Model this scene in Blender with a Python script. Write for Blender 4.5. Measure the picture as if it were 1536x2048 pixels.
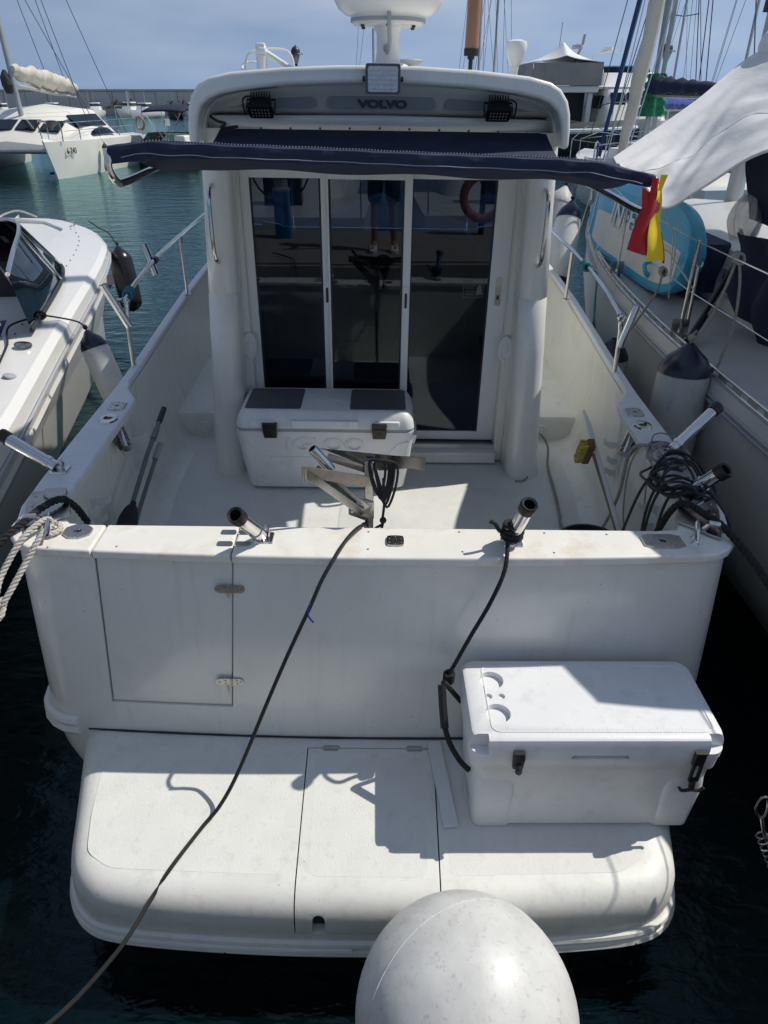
import bpy, bmesh, math, random
from mathutils import Vector, Matrix, Quaternion
random.seed(7)
R = math.radians
S = bpy.context.scene
COL = S.collection
for o in list(bpy.data.objects): bpy.data.objects.remove(o)

# ------------------------------------------------------------------ camera
cd = bpy.data.cameras.new('camera'); cam = bpy.data.objects.new('camera', cd); COL.objects.link(cam)
cam.location = (0.04, 0, 2.86); cam.rotation_euler = (R(90 - 30.8), 0, 0)
cd.sensor_fit = 'VERTICAL'; cd.sensor_height = 36; cd.lens = 1400 / 2048 * 36
cd.clip_start = 0.05; cd.clip_end = 20000
S.camera = cam
# ------------------------------------------------------------------ sky and sun
SUN = Vector((0.75, 0.25, 1)).normalized()
W = bpy.data.worlds.new('World'); S.world = W; W.use_nodes = True
nt = W.node_tree; nt.nodes.clear()
wo = nt.nodes.new('ShaderNodeOutputWorld'); bg = nt.nodes.new('ShaderNodeBackground')
sky = nt.nodes.new('ShaderNodeTexSky'); sky.sky_type = 'NISHITA'; sky.sun_disc = False
sky.sun_elevation = math.asin(SUN.z); sky.sun_rotation = math.atan2(SUN.x, SUN.y)
sky.air_density = 1.0; sky.dust_density = 0.0; sky.ozone_density = 2.5
tc = nt.nodes.new('ShaderNodeTexCoord'); mp = nt.nodes.new('ShaderNodeMapping')
mp.inputs['Scale'].default_value = (1.6, 1.6, 7.0)
nz = nt.nodes.new('ShaderNodeTexNoise'); nz.inputs['Scale'].default_value = 1.0; nz.inputs['Detail'].default_value = 4; nz.inputs['Roughness'].default_value = 0.55
cr = nt.nodes.new('ShaderNodeValToRGB'); cr.color_ramp.elements[0].position = 0.36; cr.color_ramp.elements[1].position = 0.78
cr.color_ramp.elements[1].color = (0.6, 0.6, 0.6, 1)
mx = nt.nodes.new('ShaderNodeMix'); mx.data_type = 'RGBA'
mx.inputs['B'].default_value = (6.4, 6.9, 7.7, 1)
L = nt.links
sx_ = nt.nodes.new('ShaderNodeSeparateXYZ'); cx_ = nt.nodes.new('ShaderNodeCombineXYZ'); az = nt.nodes.new('ShaderNodeMath'); az.operation = 'ABSOLUTE'; ma = nt.nodes.new('ShaderNodeMath'); ma.operation = 'MULTIPLY_ADD'; ma.inputs[1].default_value = 0.75; ma.inputs[2].default_value = 0.30
L.new(tc.outputs['Generated'], sx_.inputs[0]); L.new(sx_.outputs['X'], cx_.inputs['X']); L.new(sx_.outputs['Y'], cx_.inputs['Y'])
L.new(sx_.outputs['Z'], az.inputs[0]); L.new(az.outputs[0], ma.inputs[0]); L.new(ma.outputs[0], cx_.inputs['Z']); L.new(cx_.outputs[0], sky.inputs['Vector'])   # clear blue right down to the horizon
L.new(tc.outputs['Generated'], mp.inputs['Vector']); L.new(mp.outputs['Vector'], nz.inputs['Vector'])
L.new(nz.outputs['Fac'], cr.inputs['Fac']); L.new(cr.outputs['Color'], mx.inputs['Factor'])
L.new(sky.outputs['Color'], mx.inputs['A']); L.new(mx.outputs['Result'], bg.inputs['Color'])
bg.inputs['Strength'].default_value = 0.096
L.new(bg.outputs['Background'], wo.inputs['Surface'])
sl = bpy.data.lights.new('sun', 'SUN'); sl.energy = 3.6; sl.angle = R(0.53); sl.color = (1.0, 0.95, 0.87)
so = bpy.data.objects.new('sun', sl); COL.objects.link(so); so.rotation_euler = SUN.to_track_quat('Z', 'Y').to_euler()
so.location = (10, 10, 30)
S.view_settings.view_transform = 'Standard'; S.view_settings.look = 'None'
S.view_settings.exposure = 0.12; S.view_settings.gamma = 1.0; S.view_settings.use_curve_mapping = False
S.render.engine = 'CYCLES'
S.cycles.max_bounces = 8; S.cycles.transparent_max_bounces = 12
S.render.resolution_x = 768; S.render.resolution_y = 1024

# ------------------------------------------------------------------ materials
def pbr(name, col, rough=0.5, metal=0.0, var=0.06, vs=4.0, dirt=None, dscale=6.0, damt=0.5, dlo=0.52, bump=0.0, bs=60.0, coat=0.0, stretch=(1, 1, 1), rvar=0.0, spec=0.5, trans=0.0, sss=0.0, streak=0.0):
    m = bpy.data.materials.new(name); m.use_nodes = True
    n = m.node_tree.nodes; l = m.node_tree.links; b = n['Principled BSDF']
    b.inputs['Roughness'].default_value = rough; b.inputs['Metallic'].default_value = metal
    b.inputs['Specular IOR Level'].default_value = spec
    b.inputs['Coat Weight'].default_value = coat; b.inputs['Coat Roughness'].default_value = 0.12
    b.inputs['Transmission Weight'].default_value = trans
    if sss: b.inputs['Subsurface Weight'].default_value = sss; b.inputs['Subsurface Scale'].default_value = 0.01
    t = n.new('ShaderNodeTexCoord'); mpp = n.new('ShaderNodeMapping'); mpp.inputs['Scale'].default_value = stretch
    l.new(t.outputs['Object'], mpp.inputs['Vector'])
    a = n.new('ShaderNodeTexNoise'); a.inputs['Scale'].default_value = vs; a.inputs['Detail'].default_value = 5
    l.new(mpp.outputs['Vector'], a.inputs['Vector'])
    ra = n.new('ShaderNodeValToRGB')
    e = ra.color_ramp.elements
    e[0].position = 0.3; e[1].position = 0.7
    e[0].color = [max(0, c * (1 - var)) for c in col] + [1]; e[1].color = [min(1, c * (1 + var)) for c in col] + [1]
    l.new(a.outputs['Fac'], ra.inputs['Fac']); out = ra.outputs['Color']
    if dirt:
        d = n.new('ShaderNodeTexNoise'); d.inputs['Scale'].default_value = dscale; d.inputs['Detail'].default_value = 9; d.inputs['Roughness'].default_value = 0.72
        l.new(mpp.outputs['Vector'], d.inputs['Vector'])
        rd = n.new('ShaderNodeValToRGB'); rd.color_ramp.elements[0].position = dlo; rd.color_ramp.elements[1].position = dlo + 0.2
        rd.color_ramp.elements[1].color = (damt, damt, damt, 1)
        l.new(d.outputs['Fac'], rd.inputs['Fac'])
        mm = n.new('ShaderNodeMix'); mm.data_type = 'RGBA'; mm.inputs['B'].default_value = (*dirt, 1)
        l.new(rd.outputs['Color'], mm.inputs['Factor']); l.new(out, mm.inputs['A']); out = mm.outputs['Result']
    if streak:
        ms = n.new('ShaderNodeMapping'); ms.inputs['Scale'].default_value = (16, 16, 0.9); l.new(t.outputs['Object'], ms.inputs['Vector'])
        sn = n.new('ShaderNodeTexNoise'); sn.inputs['Scale'].default_value = 1.6; sn.inputs['Detail'].default_value = 6; l.new(ms.outputs['Vector'], sn.inputs['Vector'])
        rs = n.new('ShaderNodeValToRGB'); rs.color_ramp.elements[0].position = 0.55; rs.color_ramp.elements[1].position = 0.8; rs.color_ramp.elements[1].color = (streak, streak, streak, 1); l.new(sn.outputs['Fac'], rs.inputs['Fac'])
        m2 = n.new('ShaderNodeMix'); m2.data_type = 'RGBA'; m2.inputs['B'].default_value = (0.42, 0.385, 0.30, 1); l.new(rs.outputs['Color'], m2.inputs['Factor']); l.new(out, m2.inputs['A']); out = m2.outputs['Result']
        sc = n.new('ShaderNodeTexNoise'); sc.inputs['Scale'].default_value = 75; sc.inputs['Detail'].default_value = 2; l.new(mpp.outputs['Vector'], sc.inputs['Vector'])
        rc = n.new('ShaderNodeValToRGB'); rc.color_ramp.elements[0].position = 0.735; rc.color_ramp.elements[1].position = 0.76; rc.color_ramp.elements[1].color = (0.6, 0.6, 0.6, 1); l.new(sc.outputs['Fac'], rc.inputs['Fac'])
        m3 = n.new('ShaderNodeMix'); m3.data_type = 'RGBA'; m3.inputs['B'].default_value = (0.16, 0.14, 0.12, 1); l.new(rc.outputs['Color'], m3.inputs['Factor']); l.new(out, m3.inputs['A']); out = m3.outputs['Result']
    l.new(out, b.inputs['Base Color'])
    if rvar:
        mr = n.new('ShaderNodeMapRange'); mr.inputs['To Min'].default_value = max(0.02, rough - rvar); mr.inputs['To Max'].default_value = rough + rvar
        l.new(a.outputs['Fac'], mr.inputs['Value']); l.new(mr.outputs['Result'], b.inputs['Roughness'])
    if bump:
        c = n.new('ShaderNodeTexNoise'); c.inputs['Scale'].default_value = bs; c.inputs['Detail'].default_value = 4
        l.new(mpp.outputs['Vector'], c.inputs['Vector'])
        bb = n.new('ShaderNodeBump'); bb.inputs['Strength'].default_value = bump; bb.inputs['Distance'].default_value = 0.02
        l.new(c.outputs['Fac'], bb.inputs['Height']); l.new(bb.outputs['Normal'], b.inputs['Normal'])
    return m

M = {}
M['gel'] = pbr('gelcoat', (0.755, 0.745, 0.69), 0.32, var=0.03, vs=2.5, dirt=(0.52, 0.50, 0.43), dscale=2.2, damt=0.4, coat=0.6, rvar=0.08, bump=0.03, bs=5, streak=0.2)
M['gelold'] = pbr('weathered_gelcoat', (0.70, 0.70, 0.655), 0.48, var=0.05, vs=3, dirt=(0.36, 0.35, 0.30), dscale=14, damt=0.35, bump=0.04, bs=45, streak=0.2)
M['liner'] = pbr('liner_gelcoat', (0.71, 0.715, 0.66), 0.42, var=0.04, vs=2, dirt=(0.52, 0.50, 0.36), dscale=2.6, damt=0.55, coat=0.15, streak=0.35)
M['nonskid'] = pbr('nonskid', (0.70, 0.70, 0.66), 0.62, var=0.04, vs=9, dirt=(0.42, 0.41, 0.37), dscale=18, damt=0.4, bump=0.25, bs=260)
M['cap'] = pbr('stained_cap', (0.76, 0.74, 0.68), 0.45, var=0.05, vs=5, dirt=(0.58, 0.47, 0.35), dscale=4.5, damt=0.7)
M['cap2'] = pbr('coaming_plastic', (0.68, 0.69, 0.70), 0.4, var=0.06, vs=6, dirt=(0.45, 0.44, 0.43), dscale=11, damt=0.4)
M['steel'] = pbr('stainless', (0.62, 0.61, 0.59), 0.16, 1.0, var=0.1, vs=12, rvar=0.07)
M['steel_used'] = pbr('worn_stainless', (0.44, 0.43, 0.41), 0.26, 1.0, var=0.2, vs=10, dirt=(0.20, 0.13, 0.08), dscale=16, damt=0.6, rvar=0.1)
M['rusty'] = pbr('rust_steel', (0.42, 0.39, 0.34), 0.4, 0.9, var=0.2, vs=30, dirt=(0.24, 0.16, 0.09), dscale=30, damt=0.7)
M['ruststain'] = pbr('rust_stain', (0.60, 0.50, 0.38), 0.5, var=0.15, vs=60)
M['alu'] = pbr('aluminium', (0.60, 0.60, 0.58), 0.38, 1.0, var=0.08, vs=8)
M['mast'] = pbr('mast_aluminium', (0.42, 0.42, 0.41), 0.5, 0.6, var=0.1, vs=2)
M['black'] = pbr('black_rubber', (0.012, 0.012, 0.013), 0.45, var=0.2, vs=30)
M['blackrope'] = pbr('black_rope', (0.014, 0.014, 0.015), 0.8, var=0.4, vs=70, bump=0.5, bs=150)
M['whiterope'] = pbr('white_rope', (0.55, 0.51, 0.45), 0.85, var=0.15, vs=40, dirt=(0.3, 0.26, 0.2), dscale=30, damt=0.5, bump=0.4, bs=200)
M['greyrope'] = pbr('grey_rope', (0.30, 0.28, 0.25), 0.85, var=0.2, vs=60, bump=0.4, bs=200)
M['tealrope'] = pbr('teal_rope', (0.03, 0.16, 0.2), 0.8, var=0.2, vs=60, bump=0.4, bs=200)
M['navy'] = pbr('navy_canvas', (0.009, 0.016, 0.048), 0.78, var=0.12, vs=7, dirt=(0.05, 0.06, 0.10), dscale=9, damt=0.4, bump=0.15, bs=40)
M['navy2'] = pbr('navy_canvas_dark', (0.010, 0.016, 0.045), 0.85, var=0.2, vs=8, bump=0.3, bs=18)
M['stitch'] = pbr('white_stitch', (0.24, 0.26, 0.34), 0.8, var=0.15, vs=150)
M['plastic'] = pbr('white_plastic', (0.74, 0.745, 0.74), 0.42, var=0.03, vs=4, dirt=(0.45, 0.44, 0.42), dscale=12, damt=0.35, bump=0.05, bs=150)
M['plasticg'] = pbr('grey_plastic', (0.36, 0.37, 0.39), 0.5, var=0.04, vs=8)
M['lidgrey'] = pbr('lid_grey', (0.10, 0.105, 0.12), 0.55, var=0.05, vs=8, bump=0.1, bs=200)
M['blackpl'] = pbr('black_plastic', (0.012, 0.012, 0.013), 0.35, var=0.2, vs=12)
M['decal'] = pbr('decal_grey', (0.38, 0.40, 0.43), 0.4, var=0.05, vs=3)
M['volvo'] = pbr('decal_dark', (0.11, 0.115, 0.135), 0.4)
M['ledlens'] = pbr('led_lens', (0.62, 0.64, 0.66), 0.2, var=0.1, vs=60)
M['brass'] = pbr('brown_tube', (0.34, 0.17, 0.10), 0.45, var=0.15, vs=10, stretch=(1, 1, 0.2))
M['white'] = pbr('white_paint', (0.76, 0.76, 0.74), 0.35, var=0.03, coat=0.2)
M['fender'] = pbr('fender_vinyl', (0.70, 0.70, 0.67), 0.42, var=0.05, vs=4, dirt=(0.30, 0.28, 0.25), dscale=9, damt=0.45, bump=0.04, bs=30)
M['fenderold'] = pbr('dirty_fender', (0.48, 0.48, 0.46), 0.55, var=0.1, vs=5, dirt=(0.16, 0.15, 0.14), dscale=8, damt=0.7, bump=0.08, bs=40, stretch=(1, 1, 0.5))
M['fendnavy'] = pbr('fender_navy', (0.012, 0.014, 0.035), 0.3, var=0.1)
M['lblack'] = pbr('fender_black', (0.010, 0.010, 0.012), 0.25, var=0.1)
M['bootgreen'] = pbr('green_hull', (0.07, 0.14, 0.10), 0.35)
M['teak'] = pbr('quay_plank', (0.30, 0.27, 0.24), 0.75, var=0.2, vs=5, stretch=(1, 8, 1), bump=0.2, bs=30)
M['concrete'] = pbr('concrete', (0.33, 0.32, 0.30), 0.9, var=0.12, vs=0.25, dirt=(0.17, 0.165, 0.16), dscale=0.5, damt=0.6, bump=0.2, bs=3)
M['seawall'] = pbr('sea_wall', (0.52, 0.50, 0.47), 0.9, var=0.12, vs=0.2, dirt=(0.28, 0.27, 0.25), dscale=0.35, damt=0.6, bump=0.2, bs=2)
M['rock'] = pbr('dark_rock', (0.05, 0.05, 0.05), 0.95, var=0.4, vs=1.2, bump=0.3, bs=3)
M['sail'] = pbr('sailcloth', (0.66, 0.61, 0.52), 0.8, var=0.1, vs=2, dirt=(0.35, 0.31, 0.25), dscale=2, damt=0.5, bump=0.4, bs=6)
M['tent'] = pbr('white_canvas', (0.66, 0.66, 0.66), 0.8, var=0.04, vs=3, dirt=(0.5, 0.49, 0.47), dscale=3, damt=0.35, bump=0.25, bs=14, stretch=(1, 0.4, 1))
M['tarp'] = pbr('grey_tarp', (0.30, 0.28, 0.27), 0.85, var=0.1, vs=1.2, bump=0.3, bs=4)
M['tarpw'] = pbr('white_tarp', (0.66, 0.66, 0.66), 0.7, var=0.1, vs=1.2, bump=0.4, bs=3)
M['charcoal'] = pbr('charcoal_cover', (0.035, 0.035, 0.036), 0.85, var=0.2, vs=2, bump=0.3, bs=4)
M['bluecover'] = pbr('blue_cover', (0.015, 0.035, 0.22), 0.8, var=0.3, vs=3, bump=0.5, bs=8)
M['genoa'] = pbr('blue_uv_strip', (0.012, 0.045, 0.16), 0.7, var=0.1)
M['greencover'] = pbr('green_net', (0.02, 0.20, 0.09), 0.85, var=0.4, vs=8, bump=0.6, bs=14)
M['supblue'] = pbr('board_blue', (0.05, 0.36, 0.58), 0.4, var=0.06, vs=6)
M['supwhite'] = pbr('board_white', (0.62, 0.62, 0.60), 0.45, var=0.05, vs=4)
M['deckgrey'] = pbr('deck_nonskid', (0.40, 0.41, 0.43), 0.7, var=0.06, vs=4, bump=0.2, bs=200)
M['sboat'] = pbr('sailboat_gelcoat', (0.62, 0.615, 0.58), 0.34, var=0.04, vs=1.5, dirt=(0.42, 0.40, 0.36), dscale=1.4, damt=0.4, coat=0.15)
M['lboat'] = pbr('runabout_gelcoat', (0.76, 0.75, 0.71), 0.25, var=0.03, vs=1.5, dirt=(0.55, 0.52, 0.45), dscale=1.5, damt=0.3, coat=0.4)
M['catgel'] = pbr('catamaran_gelcoat', (0.74, 0.72, 0.64), 0.35, var=0.05, vs=0.8)
M['red'] = pbr('flag_red', (0.42, 0.012, 0.014), 0.75, var=0.12, vs=20, sss=0.0)
M['yellow'] = pbr('flag_yellow', (0.78, 0.55, 0.01), 0.75, var=0.08, vs=20)
M['emblem'] = pbr('emblem', (0.12, 0.05, 0.03), 0.8, var=0.5, vs=90)
M['wood'] = pbr('brush_wood', (0.16, 0.07, 0.03), 0.6, var=0.25, vs=20, stretch=(1, 5, 1))
M['bristle'] = pbr('bristle', (0.55, 0.42, 0.09), 0.85, var=0.25, vs=90)
M['pole'] = pbr('pole_white', (0.62, 0.62, 0.60), 0.4, var=0.06)
M['poleb'] = pbr('pole_wood', (0.22, 0.17, 0.11), 0.6, var=0.15, vs=9)
M['greypole'] = pbr('grey_pole', (0.20, 0.21, 0.22), 0.35, 0.6, var=0.1)
M['bucket'] = pbr('bucket_black', (0.018, 0.018, 0.02), 0.4, var=0.1)
M['poly'] = pbr('polyethylene', (0.66, 0.68, 0.69), 0.4, var=0.05, vs=8, sss=0.1)
M['navyseat'] = pbr('navy_vinyl', (0.02, 0.05, 0.18), 0.5, var=0.1)
M['cabin'] = pbr('cabin_interior', (0.25, 0.37, 0.50), 0.6, var=0.1)
M['cabind'] = pbr('cabin_dark', (0.03, 0.032, 0.036), 0.7, var=0.1)
M['orange'] = pbr('life_ring', (0.42, 0.13, 0.06), 0.6, var=0.1)
M['bluepost'] = pbr('blue_post', (0.02, 0.13, 0.30), 0.4, var=0.1)
M['lampmetal'] = pbr('lamp_iron', (0.02, 0.025, 0.025), 0.45)
M['lampglass'] = pbr('lamp_glass', (0.55, 0.58, 0.6), 0.1, var=0.05, trans=0.4)
M['darkcloth'] = pbr('dark_cloth', (0.02, 0.02, 0.025), 0.85, var=0.2)
M['skin'] = pbr('skin', (0.36, 0.20, 0.13), 0.5, var=0.08, sss=0.05)
M['buoy'] = pbr('buoy_vinyl', (0.62, 0.62, 0.595), 0.42, var=0.10, vs=9, dirt=(0.17, 0.16, 0.15), dscale=55, damt=0.6, dlo=0.55, stretch=(1, 1, 0.45), bump=0.05, bs=26, streak=0.3)

def glass_mat(name, tint, boost, rough=0.0):
    m = bpy.data.materials.new(name); m.use_nodes = True; n = m.node_tree.nodes; l = m.node_tree.links; n.clear()
    out = n.new('ShaderNodeOutputMaterial'); mixs = n.new('ShaderNodeMixShader'); tr = n.new('ShaderNodeBsdfTransparent'); gl = n.new('ShaderNodeBsdfGlossy')
    fr = n.new('ShaderNodeFresnel'); fr.inputs['IOR'].default_value = boost
    tr.inputs['Color'].default_value = (*tint, 1); gl.inputs['Roughness'].default_value = rough; gl.inputs['Color'].default_value = (0.84, 0.93, 1, 1)
    l.new(fr.outputs['Fac'], mixs.inputs['Fac']); l.new(tr.outputs['BSDF'], mixs.inputs[1]); l.new(gl.outputs['BSDF'], mixs.inputs[2]); l.new(mixs.outputs['Shader'], out.inputs['Surface'])
    return m
M['glass'] = glass_mat('tinted_door_glass', (0.24, 0.33, 0.45), 1.55, 0.004)
M['cabinglass'] = glass_mat('cabin_window_glass', (0.30, 0.34, 0.38), 1.5, 0.01)
M['wsglass'] = glass_mat('windscreen_glass', (0.03, 0.033, 0.036), 1.32, 0.01)
M['smoke'] = glass_mat('smoked_glass', (0.055, 0.062, 0.066), 1.55, 0.01)
M['bag'] = pbr('thin_film', (0.62, 0.64, 0.66), 0.3, var=0.1, vs=20, bump=0.5, bs=30); M['bag'].node_tree.nodes['Principled BSDF'].inputs['Alpha'].default_value = 0.55
M['clear'] = glass_mat('clear_glass', (0.7, 0.76, 0.72), 1.5, 0.01)

def water_mat():
    m = bpy.data.materials.new('sea_water'); m.use_nodes = True; n = m.node_tree.nodes; l = m.node_tree.links; n.clear(); out = n.new('ShaderNodeOutputMaterial'); mixs = n.new('ShaderNodeMixShader'); df = n.new('ShaderNodeBsdfDiffuse'); gl = n.new('ShaderNodeBsdfGlossy'); fr = n.new('ShaderNodeFresnel')
    df.inputs['Color'].default_value = (0.0006, 0.0045, 0.006, 1); gl.inputs['Color'].default_value = (0.66, 0.97, 1.0, 1); gl.inputs['Roughness'].default_value = 0.06; fr.inputs['IOR'].default_value = 1.38
    l.new(fr.outputs['Fac'], mixs.inputs['Fac']); l.new(df.outputs['BSDF'], mixs.inputs[1]); l.new(gl.outputs['BSDF'], mixs.inputs[2]); l.new(mixs.outputs['Shader'], out.inputs['Surface'])
    t = n.new('ShaderNodeTexCoord')
    hs = []
    for (sc, st, det, w) in ((1.5, (0.6, 1.5, 1), 3, 1.0), (5.5, (0.7, 1.6, 1), 3, 0.45), (18, (0.8, 1.3, 1), 2, 0.12)):
        mpp = n.new('ShaderNodeMapping'); mpp.inputs['Scale'].default_value = st; mpp.inputs['Rotation'].default_value = (0, 0, 0.15)
        l.new(t.outputs['Object'], mpp.inputs['Vector'])
        a = n.new('ShaderNodeTexNoise'); a.inputs['Scale'].default_value = sc; a.inputs['Detail'].default_value = det; a.inputs['Distortion'].default_value = 0.6
        l.new(mpp.outputs['Vector'], a.inputs['Vector'])
        mu = n.new('ShaderNodeMath'); mu.operation = 'MULTIPLY'; mu.inputs[1].default_value = w; l.new(a.outputs['Fac'], mu.inputs[0]); hs.append(mu.outputs[0])
    s1 = n.new('ShaderNodeMath'); s1.operation = 'ADD'; l.new(hs[0], s1.inputs[0]); l.new(hs[1], s1.inputs[1])
    s2 = n.new('ShaderNodeMath'); s2.operation = 'ADD'; l.new(s1.outputs[0], s2.inputs[0]); l.new(hs[2], s2.inputs[1])
    bb = n.new('ShaderNodeBump'); bb.inputs['Strength'].default_value = 0.36; bb.inputs['Distance'].default_value = 0.10
    l.new(s2.outputs[0], bb.inputs['Height']); l.new(bb.outputs['Normal'], gl.inputs['Normal']); l.new(bb.outputs['Normal'], fr.inputs['Normal'])
    return m
M['water'] = water_mat()

# ------------------------------------------------------------------ mesh helpers
def V(*a): return Vector(a)
def spline(pts, n=8, closed=False):
    p = [Vector(q) for q in pts]; out = []; k = len(p)
    rng = range(k if closed else k - 1)
    for i in rng:
        if closed: a, b, c, d = p[(i - 1) % k], p[i], p[(i + 1) % k], p[(i + 2) % k]
        else: a, b, c, d = p[max(0, i - 1)], p[i], p[i + 1], p[min(k - 1, i + 2)]
        for j in range(n):
            t = j / n
            out.append(0.5 * ((2 * b) + (c - a) * t + (2 * a - 5 * b + 4 * c - d) * t * t + (3 * b - a - 3 * c + d) * t ** 3))
    if not closed: out.append(p[-1])
    return out
def interp(tab, x):
    if x <= tab[0][0]: return tab[0][1]
    for (a, b), (c, d) in zip(tab, tab[1:]):
        if x <= c: return b + (d - b) * (x - a) / (c - a)
    return tab[-1][1]
def smooth_interp(tab, x):
    if x <= tab[0][0]: return tab[0][1]
    for i in range(len(tab) - 1):
        a, b = tab[i]; c, d = tab[i + 1]
        if x <= c:
            t = (x - a) / (c - a)
            ma = (d - (tab[i - 1][1] if i else b)) / (c - (tab[i - 1][0] if i else a))
            mb = ((tab[i + 2][1] if i + 2 < len(tab) else d) - b) / ((tab[i + 2][0] if i + 2 < len(tab) else c) - a)
            h = c - a
            return (2*t**3 - 3*t*t + 1) * b + (t**3 - 2*t*t + t) * h * ma + (-2*t**3 + 3*t*t) * d + (t**3 - t*t) * h * mb
    return tab[-1][1]

class MB:
    def __init__(s, X=None): s.v = []; s.f = []; s.X = X
    def add(s, vs, fs):
        k = len(s.v)
        s.v += [(s.X @ Vector(q)) if s.X else Vector(q) for q in vs]
        s.f += [tuple(i + k for i in f) for f in fs]; return s
    def box(s, x0, x1, y0, y1, z0, z1):
        return s.add([(x0, y0, z0), (x1, y0, z0), (x1, y1, z0), (x0, y1, z0), (x0, y0, z1), (x1, y0, z1), (x1, y1, z1), (x0, y1, z1)],
                     [(0, 3, 2, 1), (4, 5, 6, 7), (0, 1, 5, 4), (1, 2, 6, 5), (2, 3, 7, 6), (3, 0, 4, 7)])
    def bar(s, a, b, w, h, up=(0, 0, 1)):
        a = Vector(a); b = Vector(b); d = (b - a).normalized(); u = Vector(up); x = d.cross(u)
        if x.length < 1e-4: x = d.cross(Vector((1, 0, 0)))
        x.normalize(); u = x.cross(d)
        vs = []
        for p in (a, b):
            for (i, j) in ((-1, -1), (1, -1), (1, 1), (-1, 1)): vs.append(p + x * (i * w / 2) + u * (j * h / 2))
        return s.add(vs, [(0, 1, 2, 3), (7, 6, 5, 4), (0, 4, 5, 1), (1, 5, 6, 2), (2, 6, 7, 3), (3, 7, 4, 0)])
    def tube(s, pts, r, n=10, closed=False, cap=True, sq=1.0):
        p = [Vector(q) for q in pts]; k = len(p)
        rs = [r[min(len(r) - 1, int(i * len(r) / k))] for i in range(k)] if isinstance(r, (list, tuple)) else [r] * k
        T = []
        for i in range(k):
            a = p[(i - 1) % k] if (closed or i) else p[i]; b = p[(i + 1) % k] if (closed or i < k - 1) else p[i]
            t = (b - a); T.append(t.normalized() if t.length > 1e-9 else Vector((0, 0, 1)))
        u = T[0].orthogonal().normalized(); vs = []
        for i in range(k):
            if i:
                q = T[i - 1].rotation_difference(T[i]); u = q @ u
            u = (u - T[i] * u.dot(T[i])).normalized(); w = T[i].cross(u)
            for j in range(n):
                a = 2 * math.pi * j / n
                vs.append(p[i] + (u * math.cos(a) + w * math.sin(a) * sq) * rs[i])
        fs = []
        for i in range(k if closed else k - 1):
            i2 = (i + 1) % k
            for j in range(n): fs.append((i * n + j, i * n + (j + 1) % n, i2 * n + (j + 1) % n, i2 * n + j))
        if cap and not closed: fs += [tuple(range(n))[::-1], tuple((k - 1) * n + j for j in range(n))]
        return s.add(vs, fs)
    def strands(s, pts, Rr, turns_per_m=14, n=3, seg=6):
        # a laid rope: three strands winding round one path
        P = [Vector(q) for q in pts]; ln = [0]
        for a, b in zip(P, P[1:]): ln.append(ln[-1] + (b - a).length)
        N = max(8, int(ln[-1] * turns_per_m * 8)); Q = []; j = 0
        for i in range(N + 1):
            d = ln[-1] * i / N
            while j < len(ln) - 2 and ln[j + 1] < d: j += 1
            t = (d - ln[j]) / max(1e-9, ln[j + 1] - ln[j]); Q.append(P[j].lerp(P[j + 1], t))
        T = [(Q[min(N, i + 1)] - Q[max(0, i - 1)]).normalized() for i in range(N + 1)]
        u = T[0].orthogonal().normalized(); U = []
        for i in range(N + 1):
            if i: u = T[i - 1].rotation_difference(T[i]) @ u
            u = (u - T[i] * u.dot(T[i])).normalized(); U.append(u)
        for k in range(n):
            path = []
            for i in range(N + 1):
                a = 2 * math.pi * (k / n + turns_per_m * ln[-1] * i / N); w = T[i].cross(U[i])
                path.append(Q[i] + (U[i] * math.cos(a) + w * math.sin(a)) * Rr * 0.5)
            s.tube(path, Rr * 0.56, seg)
        return s
    def lathe(s, prof, o=(0, 0, 0), ax=(0, 0, 1), n=24, caps=True):
        o = Vector(o); ax = Vector(ax).normalized(); u = ax.orthogonal().normalized(); w = ax.cross(u); vs = []
        for (r, h) in prof:
            for j in range(n):
                a = 2 * math.pi * j / n; vs.append(o + ax * h + (u * math.cos(a) + w * math.sin(a)) * r)
        k = len(prof); fs = []
        for i in range(k - 1):
            for j in range(n): fs.append((i * n + j, i * n + (j + 1) % n, (i + 1) * n + (j + 1) % n, (i + 1) * n + j))
        if caps:
            if prof[0][0] > 1e-5: fs.append(tuple(range(n))[::-1])
            if prof[-1][0] > 1e-5: fs.append(tuple((k - 1) * n + j for j in range(n)))
        return s.add(vs, fs)
    def loft(s, rings, closed_ring=True, caps=True):
        n = len(rings[0]); vs = [q for r in rings for q in r]; fs = []
        for i in range(len(rings) - 1):
            for j in range(n if closed_ring else n - 1):
                j2 = (j + 1) % n; fs.append((i * n + j, i * n + j2, (i + 1) * n + j2, (i + 1) * n + j))
        if caps and closed_ring: fs += [tuple(range(n))[::-1], tuple((len(rings) - 1) * n + j for j in range(n))]
        return s.add(vs, fs)
    def rring(s, cx, cy, hx, hy, r, z, n=6):
        r = min(r, hx * 0.999, hy * 0.999); out = []
        for (sx, sy, a0) in ((1, 1, 0), (-1, 1, 90), (-1, -1, 180), (1, -1, 270)):
            for i in range(n + 1):
                a = R(a0 + 90 * i / n); out.append(Vector((cx + sx * (hx - r) + r * math.cos(a), cy + sy * (hy - r) + r * math.sin(a), z)))
        return out
    def rloft(s, secs, n=6):   # (z, cx, cy, hx, hy, r)
        return s.loft([s.rring(c[1], c[2], c[3], c[4], c[5], c[0], n) for c in secs])
    def grid(s, fn, nu, nv):
        vs = [fn(i / nu, j / nv) for i in range(nu + 1) for j in range(nv + 1)]
        return s.add(vs, [(i * (nv + 1) + j, (i + 1) * (nv + 1) + j, (i + 1) * (nv + 1) + j + 1, i * (nv + 1) + j + 1) for i in range(nu) for j in range(nv)])
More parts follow.
